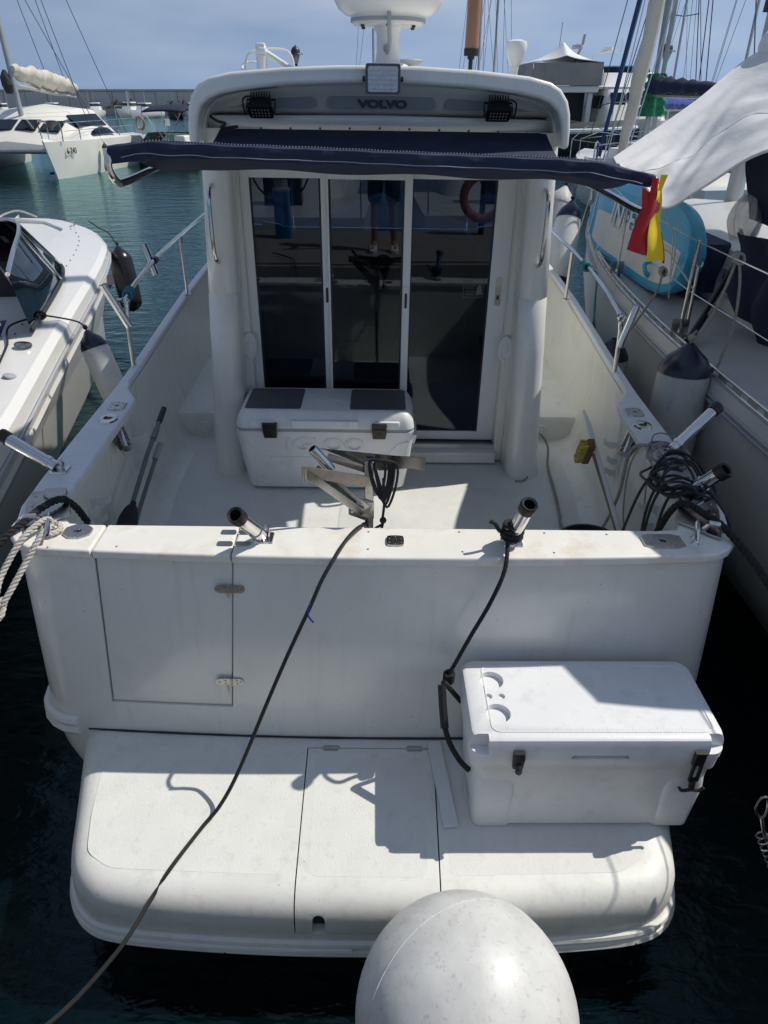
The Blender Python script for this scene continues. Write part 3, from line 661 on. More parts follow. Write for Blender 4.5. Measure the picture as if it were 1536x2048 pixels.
# ---- side decks and cabin
for s in (-1, 1):
    m = MB(); m.rloft([(0.70, s * 1.19, 6.0, 0.30, 1.35, 0.03), (0.86, s * 1.19, 6.0, 0.29, 1.34, 0.03), (0.885, s * 1.19, 6.0, 0.275, 1.325, 0.03)], 4)
    st = obj('side_step', m, 'liner', boat)
    m = MB(); m.lathe([(0.046, 0), (0.046, 0.008), (0.036, 0.013), (0.034, 0.006), (0.018, 0.005), (0.012, 0.012), (0, 0.012)], (s * 1.21 - 0.03, 4.652, 0.79), (0, -1, 0), 24); obj('step_vent', m, 'plastic', st)
    m = MB(); q = [(s * 1.0 if False else s) for _ in (0,)]
    rg = []
    secs = [(0.705, 0.965, 4.235, 0.11, 0.185, 0.10), (0.78, 0.957, 4.245, 0.105, 0.178, 0.098), (1.1, 0.945, 4.265, 0.100, 0.165, 0.092), (1.5, 0.925, 4.275, 0.096, 0.16, 0.09), (1.842, 0.908, 4.285, 0.091, 0.155, 0.086), (1.846, 0.908, 4.285, 0.087, 0.151, 0.084), (1.854, 0.908, 4.285, 0.087, 0.151, 0.084), (1.858, 0.907, 4.285, 0.091, 0.155, 0.086), (2.3, 0.888, 4.29, 0.084, 0.15, 0.08), (2.70, 0.872, 4.295, 0.08, 0.145, 0.078)]
    m.rloft([(z, s * cx, cy, hx, hy, r) for (z, cx, cy, hx, hy, r) in secs], 8)
    pil = obj('cabin_pillar', m, 'gel', boat, ang=50)
    m = MB(); x = s * 0.905
    m.tube(spline([(x, 4.16, 2.43), (x, 4.10, 2.42), (x + s * 0.004, 4.075, 2.37), (x + s * 0.006, 4.07, 2.25), (x + s * 0.006, 4.07, 2.14), (x + s * 0.004, 4.085, 2.06), (x, 4.14, 2.03)], 5), 0.0115, 10); obj('grab_handle', m, 'steel', pil)
    # stepped jamb between pillar and door
    m = MB(); m.box(min(s * 0.845, s * 0.905), max(s * 0.845, s * 0.905), 4.26, 4.45, 0.72, 2.7)
    m.box(min(s * 0.79, s * 0.846), max(s * 0.79, s * 0.846), 4.30, 4.45, 0.72, 2.7); obj('door_jamb', m, 'gel', boat, bevel=0.006)
    X = frame((s * 0.80, 4.298, 1.50), (1, 0, 0), (0, 0, 1)); m = MB(X)
    n = 24; vs = []
    for (k, zz) in ((1.0, 0.0), (0.95, 0.012), (0.78, 0.016), (0.7, 0.008), (0.35, 0.006), (0.3, 0.012), (0.02, 0.014)):
        vs += [(0.045 * k * math.cos(2 * math.pi * i / n), 0.088 * k * math.sin(2 * math.pi * i / n), zz) for i in range(n)]
    m.add(vs, [(r * n + i, r * n + (i + 1) % n, (r + 1) * n + (i + 1) % n, (r + 1) * n + i) for r in range(6) for i in range(n)]); obj('speaker', m, 'plastic', boat)
    # cabin side: sill, window, head
    m = MB(); m.loft([[Vector((s * 0.97, 4.4, 0.72)), Vector((s * 0.91, 4.4, 1.75)), Vector((s * 0.86, 4.4, 1.75)), Vector((s * 0.92, 4.4, 0.72))], [Vector((s * 0.9, 7.3, 0.72)), Vector((s * 0.85, 7.3, 1.75)), Vector((s * 0.80, 7.3, 1.75)), Vector((s * 0.86, 7.3, 0.72))]])
    m.loft([[Vector((s * 0.90, 4.4, 2.40)), Vector((s * 0.885, 4.4, 2.7)), Vector((s * 0.84, 4.4, 2.7)), Vector((s * 0.85, 4.4, 2.40))], [Vector((s * 0.82, 6.8, 2.40)), Vector((s * 0.80, 6.6, 2.7)), Vector((s * 0.76, 6.6, 2.7)), Vector((s * 0.78, 6.8, 2.40))]])
    cs = obj('cabin_side', m, 'gel', boat)
    m = MB(); m.loft([[Vector((s * 0.905, 4.45, 1.751)), Vector((s * 0.893, 4.45, 2.399)), Vector((s * 0.885, 4.45, 2.399)), Vector((s * 0.897, 4.45, 1.751))], [Vector((s * 0.845, 7.2, 1.751)), Vector((s * 0.80, 6.8, 2.399)), Vector((s * 0.792, 6.8, 2.399)), Vector((s * 0.837, 7.2, 1.751))]]); obj('side_window', m, 'cabinglass', cs)
    m = MB(); m.box(min(s * 0.985, s * 0.93), max(s * 0.985, s * 0.93), 4.33, 4.42, 2.44, 2.52); obj('navigation_light', m, 'plastic', boat, bevel=0.01)
m = MB(); m.loft([[Vector((-0.86, 7.3, 0.72)), Vector((0.86, 7.3, 0.72)), Vector((0.86, 7.36, 0.72)), Vector((-0.86, 7.36, 0.72))], [Vector((-0.84, 7.22, 1.75)), Vector((0.84, 7.22, 1.75)), Vector((0.84, 7.28, 1.75)), Vector((-0.84, 7.28, 1.75))]]); fb = obj('cabin_front', m, 'gel', boat)
m = MB(); m.loft([[Vector((-0.83, 7.22, 1.755)), Vector((0.83, 7.22, 1.755)), Vector((0.83, 7.23, 1.755)), Vector((-0.83, 7.23, 1.755))], [Vector((-0.78, 6.7, 2.66)), Vector((0.78, 6.7, 2.66)), Vector((0.78, 6.71, 2.66)), Vector((-0.78, 6.71, 2.66))]]); obj('windscreen', m, 'cabinglass', fb)
m = MB(); m.loft([[Vector((-hb(y) + 0.05, y, sheer(y) - 0.02)), Vector((0, y, sheer(y) + 0.12)), Vector((hb(y) - 0.05, y, sheer(y) - 0.02))] for y in (7.3, 8, 8.8, 9.5, 10.2)], False, False); obj('foredeck', m, 'gel', boat)
m = MB(); m.box(-0.79, 0.79, 4.32, 4.45, 2.50, 2.72); obj('door_header', m, 'gel', boat, bevel=0.006)
# ---- sliding doors
m = MB(); m.box(-0.79, 0.80, 4.24, 4.45, 0.72, 0.80); sill = obj('door_sill', m, 'gel', boat, bevel=0.012)
m = MB(); m.box(-0.79, 0.79, 4.30, 4.44, 0.801, 0.815); m.box(-0.79, 0.79, 4.305, 4.312, 0.815, 0.832); obj('door_track', m, 'alu', sill)
def pane(x0, x1, y, wl, wr):
    m = MB(); z0, z1 = 0.83, 2.50
    m.box(x0, x0 + wl, y - 0.016, y + 0.016, z0, z1); m.box(x1 - wr, x1, y - 0.016, y + 0.016, z0, z1)
    m.box(x0 + wl, x1 - wr, y - 0.015, y + 0.015, z0, z0 + 0.06); m.box(x0 + wl, x1 - wr, y - 0.015, y + 0.015, z1 - 0.05, z1)
    f = obj('door_leaf', m, 'white', boat, bevel=0.003)
    g = MB(); g.box(x0 + wl - 0.004, x1 - wr + 0.004, y - 0.003, y + 0.003, z0 + 0.055, z1 - 0.045); obj('glass_pane', g, 'glass', f)
    g = MB(); g.box(x0 + wl - 0.001, x0 + wl + 0.012, y - 0.0065, y - 0.0035, z0 + 0.06, z1 - 0.05); g.box(x1 - wr - 0.012, x1 - wr + 0.001, y - 0.0065, y - 0.0035, z0 + 0.06, z1 - 0.05); obj('gasket', g, 'black', f)
    return f
p1 = pane(-0.79, -0.29, 4.372, 0.05, 0.045)
p2 = pane(-0.30, 0.19, 4.336, 0.012, 0.045)
p3 = pane(0.175, 0.79, 4.408, 0.012, 0.11)
for (x, y, z, hh, p, mt) in ((-0.312, 4.355, 1.79, 0.10, p1, 'white'), (0.167, 4.319, 1.77, 0.10, p2, 'white'), (0.735, 4.391, 1.83, 0.085, p3, 'steel')):
    m = MB(frame((x, y, z), (1, 0, 0), (0, 0, 1))); m.loft([m.rring(0, 0, 0.017, hh, 0.016, zz, 4) for zz in (0, 0.006)]); lk = obj('door_lock', m, mt, p)
    m = MB(frame((x, y - 0.0065, z - 0.005), (1, 0, 0), (0, 0, 1))); m.loft([m.rring(0, 0.02 if mt == 'white' else -0.03, 0.0075, 0.045 if mt == 'white' else 0.014, 0.007, zz, 4) for zz in (0, 0.002)]); obj('lock_slot', m, 'blackpl', lk) if False else obj('key_slot', m, 'blackpl', p)
# framed sticker on the right pane
X = frame((0.585, 4.4035, 1.845), (1, 0, 0), (0, 0, 1)); m = MB(X)
for (a, b, c, e) in ((-0.062, 0.062, 0.052, 0.055), (-0.062, 0.062, -0.055, -0.052), (-0.062, -0.059, -0.052, 0.052), (0.059, 0.062, -0.052, 0.052)): m.box(a, b, c, e, 0, 0.0008)
for i in range(5): m.box(-0.05, 0.0 + 0.01 * (i % 2), 0.035 - i * 0.018, 0.039 - i * 0.018, 0, 0.0008)
m.prism([(0.018, -0.04, 0), (0.054, -0.04, 0), (0.05, 0.01, 0), (0.036, 0.03, 0), (0.02, 0.0, 0)], (0, 0, 0.0008)); obj('glass_sticker', m, 'lidgrey', p3)
# ---- inside the cabin
m = MB(); m.box(-0.88, 0.88, 4.45, 7.28, 0.712, 0.78); obj('cabin_sole', m, 'cabin', boat)
m = MB(); m.box(-0.80, 0.80, 4.45, 6.7, 2.60, 2.66); obj('cabin_headliner', m, 'cabin', boat)
for x0, x1 in ((-0.76, -0.30), (-0.27, 0.15)):
    m = MB(); m.box(x0, x1, 4.62, 5.05, 0.785, 1.15); m.box(x0, x1, 4.60, 4.70, 1.15, 1.42); obj('saloon_seat', m, 'navyseat', boat, bevel=0.03, seg=3)
m = MB(); m.box(0.2, 0.8, 6.3, 7.0, 0.785, 1.75); m.box(-0.8, 0.8, 6.9, 7.15, 1.4, 1.72); obj('helm_console', m, 'cabind', boat, bevel=0.03)
m = MB(); m.box(0.25, 0.7, 5.6, 6.0, 0.785, 1.2); m.box(0.25, 0.7, 5.55, 5.66, 1.2, 1.75); obj('helm_seat', m, 'navyseat', boat, bevel=0.05, seg=3)
m = MB(); m.box(-0.85, -0.2, 5.6, 6.9, 0.785, 1.35); obj('galley_unit', m, 'cabin', boat, bevel=0.02)

# ---- hardtop roof
def arch(side_b, pts, sc=1.0, dz=0.0):
    left = [(-x * sc, z + dz) for x, z in pts]; right = [(x * sc, z + dz) for x, z in reversed(pts[:-1])] if pts[-1][0] == 0 else []
    return left + right
OUTL = [(0.958, 2.635), (0.955, 2.72), (0.945, 2.79), (0.925, 2.845), (0.885, 2.893), (0.83, 2.922), (0.72, 2.945), (0.46, 2.967), (0.2, 2.978), (0, 2.98)]
INNL = [(0.918, 2.635), (0.912, 2.70), (0.90, 2.755), (0.875, 2.80), (0.835, 2.832), (0.78, 2.852), (0.68, 2.87), (0.46, 2.892), (0.2, 2.903), (0, 2.905)]
def archsym(P): return [(-x, z) for x, z in P] + [(x, z) for x, z in reversed(P[:-1])]
oo, ii = archsym(OUTL), archsym(INNL)
m = MB(); rg = []
for (y, sc, dz, lift) in ((3.93, 1, 0, 0), (4.4, 1, 0.005, 0), (5.2, 0.985, 0.012, 0.0), (6.0, 0.95, 0.0, 0.0), (6.6, 0.90, -0.05, 0.0), (7.0, 0.85, -0.12, 0.02)):
    bowy = [0.0 for _ in oo]
    rg.append([Vector((x * sc, y + (0.05 * (x / 0.95) ** 2 if y < 4 else 0), z + dz)) for x, z in oo] + [Vector((x * sc, y + (0.05 * (x / 0.95) ** 2 if y < 4 else 0), z + dz)) for x, z in reversed(ii)])
m.loft(rg); roof = obj('hardtop_roof', m, 'gel', boat, bevel=0.018, seg=3, ang=60)
# fascia under the lip
def fas(u, v):
    k = u * (len(ii) - 1); i = min(int(k), len(ii) - 2); t = k - i
    x = ii[i][0] + (ii[i + 1][0] - ii[i][0]) * t; z = ii[i][1] + (ii[i + 1][1] - ii[i][1]) * t
    zb = min(2.765, z - 0.001); e = 0.06 * (x / 0.95) ** 2
    return Vector((x * 0.999, 4.08 + e + 0.115 * v, z - 0.004 + (zb - z) * v))
m = MB(); m.grid(fas, 36, 4); obj('roof_fascia', m, 'gel', roof, normals=True, solid=0.004)
m = MB(); m.grid(lambda u, v: Vector(((u - 0.5) * 1.80, 4.158 + 0.05 * ((u - 0.5) * 2) ** 2 + 0.03 * v, 2.768 - 0.075 * v - 0.012 * abs(u - 0.5) * 2)), 24, 2); obj('awning_track', m, 'gel', roof, solid=0.012)
m = MB(); m.box(-0.90, 0.90, 4.195, 4.34, 2.692, 2.70); obj('roof_soffit', m, 'gel', roof)
m = MB()
for i in range(11):
    x = -0.78 + 1.56 * i / 10; m.lathe([(0.006, 0), (0.004, 0.004), (0, 0.0045)], (x, 4.173 + 0.05 * (x / 0.9) ** 2, 2.708 - 0.012 * abs(x) / 0.9), (0, -1, -0.3), 8)
obj('track_screw', m, 'lampmetal', roof)
fy = Vector((0, -0.085, 0.135)).normalized()
def fpt(x, v): return fas(0.5, v) + Vector((x, 0.06 * (x / 0.95) ** 2 - 0.004, 0))
for (x0, x1, zl, zr, hl, hr) in ((-0.80, -0.325, -0.010, 0.006, 0.019, 0.031), (-0.268, 0.282, 0.006, 0.006, 0.034, 0.034), (0.335, 0.81, 0.006, -0.010, 0.031, 0.019)):
    m = MB(); N = 40; top = []; bot = []
    for i in range(N + 1):
        t = i / N; x = x0 + (x1 - x0) * t; e = min(t, 1 - t) * abs(x1 - x0); rc = 0.025
        k = 1 if e > rc else math.sqrt(max(0.02, 1 - ((rc - e) / rc) ** 2)); hh = (hl + (hr - hl) * t) * (0.35 + 0.65 * k)
        c = fpt(x, 0.56) + fy * (zl + (zr - zl) * t) + Vector((0, -0.009, -0.006)); top.append(c + fy * hh); bot.append(c - fy * hh)
    m.slab(lambda u, v: (bot if v < 0.5 else top)[round(u * N)], N, 1, (0, 0.006, 0.004)); obj('fascia_decal', m, 'decal', roof)
obj('fascia_lettering', textmb('VOLVO', 0.056, frame(fpt(0.015, 0.56) + fy * 0.003 + Vector((0, -0.0115, -0.0085)), (1, 0, 0), fy), 0.0008, 0.0035, 1.32), 'volvo', roof)

# ---- lamps on the roof
def flood(c, w, hgt, nrm, lens, finned):
    nrm = Vector(nrm).normalized(); X = frame(c, Vector((1, 0, 0)), Vector((0, 0, 1)) - nrm * nrm.z)
    if (X.to_3x3() @ Vector((0, 0, 1))).dot(nrm) < 0: X = X @ Matrix.Rotation(math.pi, 4, 'Y')
    m = MB(X); m.loft([m.rring(0, 0, w * k, hgt * k, 0.012, zz, 4) for k, zz in ((0.42, -0.045), (0.5, -0.01), (0.5, 0.008))]); m.loft([m.rring(0, 0, w * 0.5, hgt * 0.5, 0.012, zz, 4) for zz in (0.008, 0.012)])
    o = obj('floodlight', m, 'blackpl' if finned else 'lidgrey', boat)
    q = MB(X); q.loft([q.rring(0, 0, w * 0.43, hgt * 0.42, 0.01, zz, 4) for zz in (0.0122, 0.0145)]); obj('lens_frame' if finned else 'lens', q, 'blackpl' if finned else 'ledlens', o)
    q = MB(X); nx, ny = (6, 3) if finned else (9, 5)
    for i in range(nx):
        for j in range(ny): q.lathe([(w * 0.028, 0.0146), (w * 0.02, 0.0175), (0, 0.018)], ((i - (nx - 1) / 2) * w * 0.8 / nx, (j - (ny - 1) / 2) * hgt * 0.75 / ny, 0), (0, 0, 1), 8)
    obj('led', q, 'plasticg' if finned else 'ledlens', o)
    q = MB(X)
    if finned:
        for i in range(8): q.box((i - 3.5) * w * 0.11 - 0.002, (i - 3.5) * w * 0.11 + 0.002, -hgt * 0.42, hgt * 0.45, -0.075, -0.04)
        obj('heat_sink', q, 'blackpl', o)
    q = MB(X); yk = w * 0.5 + 0.01
    q.tube([(-yk, 0, -0.005), (-yk, 0.0, -0.06), (yk, 0.0, -0.06), (yk, 0, -0.005)], 0.006, 6)
    for sg in (-1, 1): q.lathe([(0.012, 0), (0.012, 0.012)], (sg * (w * 0.5 + 0.002), 0, 0), (sg, 0, 0), 8)
    obj('yoke', q, 'lampmetal', o); return o
flood((0.015, 3.905, 2.925), 0.165, 0.125, (0, -1, -0.12), True, False)
for s in (-1, 1):
    fo = flood((s * 0.595, 4.04, 2.785), 0.12, 0.085, (0, -0.62, -0.78), False, True)
    m = MB(); x = s * 0.60; m.tube(spline([(x + s * 0.02, 4.03, 2.83), (x + s * 0.04, 4.0, 2.845), (x + s * 0.075, 4.02, 2.835), (x + s * 0.085, 4.06, 2.80), (x + s * 0.08, 4.08, 2.765)], 5), 0.0045, 7); obj('lamp_cable', m, 'black', fo)
m = MB(); m.tube(spline([(-0.86, 4.08, 2.755), (-0.82, 4.05, 2.735), (-0.78, 4.05, 2.725), (-0.80, 4.03, 2.705), (-0.72, 4.06, 2.712)], 5), 0.007, 7); obj('tie_strap', m, 'black', roof)
# ---- radar, antennas
m = MB(); m.lathe([(0.14, 2.975), (0.14, 3.0), (0.12, 3.015), (0.075, 3.03), (0.067, 3.08), (0.067, 3.17), (0.08, 3.19), (0.085, 3.215)], (0.04, 5, 0), n=28); rp = obj('radar_pedestal', m, 'white', boat)
m = MB(); m.lathe([(0.02, 3.205), (0.20, 3.208), (0.215, 3.225), (0.218, 3.25), (0.25, 3.258), (0.29, 3.285), (0.318, 3.33), (0.325, 3.37), (0.315, 3.43), (0.28, 3.47), (0.2, 3.49), (0, 3.5)], (0.04, 5, 0), n=48); obj('radar_dome', m, 'white', rp)
m = MB(); m.lathe([(0.216, 3.222), (0.220, 3.222), (0.220, 3.240), (0.216, 3.240)], (0.04, 5, 0), n=40, caps=False); obj('dome_seal', m, 'plasticg', rp)
m = MB(); m.tube(spline([(0.045, 4.76, 3.27), (0.045, 4.75, 3.2), (0.05, 4.80, 3.12), (0.04, 4.90, 3.075), (0.035, 4.945, 3.09)], 5), 0.012, 8); m.lathe([(0.022, 0), (0.022, 0.008)], (0.035, 4.935, 3.095), (0, -1, 0), 12); obj('radar_cable', m, 'plasticg', rp)
m = MB()
for a in (30, 80, 150, 210, 330, 270): m.lathe([(0.012, 0), (0.012, -0.012)], (0.04 + 0.17 * math.cos(R(a)), 5 + 0.17 * math.sin(R(a)), 3.208), (0, 0, 1), 6)
obj('dome_bolt', m, 'lampmetal', rp)
m = MB(); m.lathe([(0.03, 2.86), (0.026, 2.93), (0.022, 3.0), (0.03, 3.04), (0.036, 3.045), (0.055, 3.08), (0.068, 3.12), (0.070, 3.15), (0.064, 3.17), (0.03, 3.182), (0, 3.184)], (0.885, 5.5, 0), n=24); obj('gps_antenna', m, 'white', boat)
m = MB(); m.lathe([(0.012, 2.96), (0.012, 3.035), (0.02, 3.035), (0.02, 3.05)], (0.50, 4.62, 0), n=12); am = obj('antenna_foot', m, 'lampmetal', boat)
m = MB(); m.lathe([(0.040, 3.05), (0.042, 3.085)], (0.50, 4.62, 0), n=18); obj('antenna_collar', m, 'black', am)
m = MB(); m.lathe([(0.038, 3.085), (0.036, 3.6), (0.036, 4.4), (0.02, 4.42)], (0.50, 4.62, 0), n=18); obj('antenna_tube', m, 'brass', am)
m = MB(); m.lathe([(0.035, 2.965), (0.032, 3.03), (0.034, 3.06)], (-0.715, 5, 0), n=14); m.lathe([(0.030, -0.03), (0.036, 0), (0.030, 0.03)], (-0.715, 5, 3.075), (1, 0, 0), 14); m.box(-0.745, -0.69, 4.975, 5.025, 3.07, 3.115); am2 = obj('antenna_mount', m, 'white', boat, bevel=0.006)
m = MB(); m.tube([(-0.70, 5, 3.075), (-0.54, 5.02, 2.985), (-0.30, 5.05, 2.99)], 0.017, 10); obj('folded_antenna', m, 'white', am2)
m = MB(); m.tube(spline([(-0.93, 5.7, 2.90), (-0.93, 5.7, 3.03), (-0.88, 5.7, 3.10), (-0.7, 5.75, 3.12), (-0.62, 5.75, 3.08), (-0.60, 5.75, 2.95)], 5), 0.008, 8); m.tube(spline([(-0.95, 5.65, 3.0), (-0.93, 5.7, 3.035), (-0.85, 5.72, 3.035), (-0.80, 5.75, 2.95)], 5), 0.007, 8); obj('roof_rail', m, 'white', boat)
m = MB(); m.lathe([(0.01, 2.97), (0.01, 3.03), (0.07, 3.035), (0.09, 3.06), (0.085, 3.065), (0, 3.05)], (0.19, 5.6, 0), n=20); obj('tv_antenna', m, 'plasticg', boat)

# ---- awning over the cockpit
def ez(u): return 2.706 - 0.046 * u - 0.04 * max(0, (u - 0.86) / 0.14) ** 1.5 - 0.02 * max(0, (0.06 - u) / 0.06)
aw = obj('awning_canopy', MB().slab(lambda u, v: Vector(((u - 0.5) * (1.82 - 0.12 * (1 - v)) + 0.02, 4.16 - 1.48 * v, 2.695 + (ez(u) + 0.012 - 2.695) * v - 0.52 * v * (1 - v) - 0.012 * math.sin(u * 19) * v * (1 - v) * 2)), 40, 14, (0, 0, 0.004)), 'navy', boat)
edge = [Vector((-0.91 + 1.87 * i / 40, 2.66 + 0.008 * math.sin(i * 0.5), ez(i / 40))) for i in range(41)]
m = MB()
def val(u, v):
    i = u * 40; k = min(39, int(i)); p = edge[k].lerp(edge[k + 1], i - k)
    sag = 0.018 * abs(math.sin(u * 9.5)) + 0.014 * math.sin(u * 23) + (0.02 if u < 0.06 else 0)
    prof = [(0.013, 0.006), (0.0, 0.013), (-0.013, 0.009), (-0.017, -0.003), (-0.014, -0.014), (-0.010, -0.020), (-0.007, -0.028 - sag * 0.45)]
    dy, dz = prof[round(v * 6)]; wr = 0.0035 * math.sin(u * 70 + v * 5) * (1 if (u < 0.2 or u > 0.8) else 0.35)
    return p + Vector((0, dy + wr, dz + wr * 0.6))
m.slab(val, 120, 6, (0, 0.004, -0.002)); obj('valance', m, 'navy', aw)
m = MB(); m.tube([edge[i] for i in range(41)], 0.0115, 10); obj('awning_bar', m, 'steel', aw)
m = MB(); m.tube([val(i / 120, 4 / 6) + Vector((0, -0.006, -0.010)) for i in range(3, 118)], 0.0016, 6); obj('piping', m, 'stitch', aw)
m = MB()
for i in range(150):
    u = 0.05 + 0.86 * i / 150; a = val(u, 0) + Vector((0, 0.0, 0.004)); b = val(u + 0.004, 1 / 6) + Vector((0, 0, 0.005)); m.tube([a.lerp(b, 0.15), a.lerp(b, 0.75)], 0.0020, 5)
obj('stitching', m, 'stitch', aw)
for s in (-1, 1):
    ze = 2.695 if s < 0 else 2.625; xe = -0.905 if s < 0 else 0.955
    m = MB(); m.tube(spline([(xe, 2.66, ze - 0.01), (xe + s * 0.012, 2.655, ze - 0.06), (xe + s * 0.0, 2.68, ze - 0.105), (xe - s * 0.01, 2.76, ze - 0.112), (xe - s * 0.02, 3.2, ze - 0.095), (s * 0.90, 3.8, 2.60 if s < 0 else 2.54), (s * 0.885, 4.2, 2.58 if s < 0 else 2.54)], 5), 0.0135, 10); obj('awning_arm', m, 'steel', aw)

# ---- side rails
for s in (-1, 1):
    zr = 0.0 if s < 0 else -0.07
    X0 = 1.485 if s < 0 else 1.45
    top = spline([(s * (X0 - 0.0), 4.12, 1.42), (s * X0, 4.14, 1.60), (s * X0, 4.165, 1.76 + zr), (s * X0, 4.26, 1.83 + zr), (s * (X0 + 0.01), 4.9, 1.90 + zr), (s * (X0 + 0.02), 5.6, 1.93 + zr), (s * (X0 + 0.02), 6.4, 1.96 + zr), (s * 1.48, 7.2, 2.0 + zr), (s * 1.25, 8.3, 2.04), (s * 0.8, 9.4, 2.08), (0, 10.5, 2.1)], 6)
    m = MB(); m.tube(top, 0.0135, 10); rl = obj('side_rail', m, 'steel', boat)
    for (yy) in (5.6, 7.1, 8.3):
        xx = X0 + 0.02 if yy < 7 else (1.48 if yy < 8 else 1.24); m = MB(); m.tube([(s * xx, yy, sheer(yy) + 0.03), (s * xx, yy, (1.93 if yy < 6 else 2.0) + zr)], 0.012, 8); m.lathe([(0.03, 0), (0.03, 0.006), (0.014, 0.012)], (s * xx, yy, sheer(yy) + 0.04), (0, 0, 1), 12); obj('stanchion', m, 'steel', rl)
    for (c, dv, L0) in ((((-1.52, 4.85, 1.90), (-0.06, 0.02, 0.2), 0.20), ((-1.53, 4.13, 1.78), (-0.085, -0.02, 0.2), 0.27)) if s < 0 else (((1.48, 4.12, 1.70), (0.05, 0.02, 0.2), 0.25),)):
        c = Vector(c); dv = Vector(dv).normalized(); m = MB(); m.lathe([(0.022, -L0 / 2), (0.022, L0 / 2), (0.019, L0 / 2), (0.019, 0), (0, 0)], c, dv, 16)
        rh = obj('rail_rod_holder', m, 'steel', rl)
    for yy in ((4.2, 4.86) if s < 0 else (4.18,)):
        m = MB(); m.lathe([(0.022, -0.02), (0.022, 0.02)], (s * (X0 + 0.005), yy, (1.80 if yy < 4.5 else 1.895) + zr), (0, 1, 0.1), 12); m.lathe([(0.01, 0), (0.01, 0.05)], (s * (X0 + 0.01), yy, (1.80 if yy < 4.5 else 1.895) + zr), (s, -0.4, 0), 8); obj('rail_clamp', m, 'blackpl' if yy > 4.5 else 'steel', rl)
# ---- racks on the cockpit sides
for s in (-1, 1):
    for yy, zz in ((3.52, 1.22), (2.83, 1.22)):
        x = s * (hb(yy) - 0.102); m = MB()
        for dz, wd in ((0.0, 0.085), (-0.10, 0.05), (-0.17, 0.05)):
            pts = [(0, 0), (wd, 0.01), (wd + 0.02, 0.03), (wd + 0.02, -0.005), (wd * 0.7, -0.035), (wd * 0.35, -0.03), (0, -0.06)]
            m.prism([Vector((x - s * (a + 0.0), yy, zz + dz + b)) for a, b in pts], (0, 0.006, 0))
        m.box(min(x, x - s * 0.006), max(x, x - s * 0.006), yy - 0.03, yy + 0.035, zz - 0.25, zz + 0.04); obj('pole_rack', m, 'poly', boat)
m = MB(); m.box(-1.342, -1.337, 3.0, 3.04, 1.345, 1.37); obj('blue_tape', m, 'bluepost', boat)
m = MB(); m.box(1.317, 1.322, 2.86, 2.92, 1.29, 1.35); obj('blue_tape', m, 'bluepost', boat)
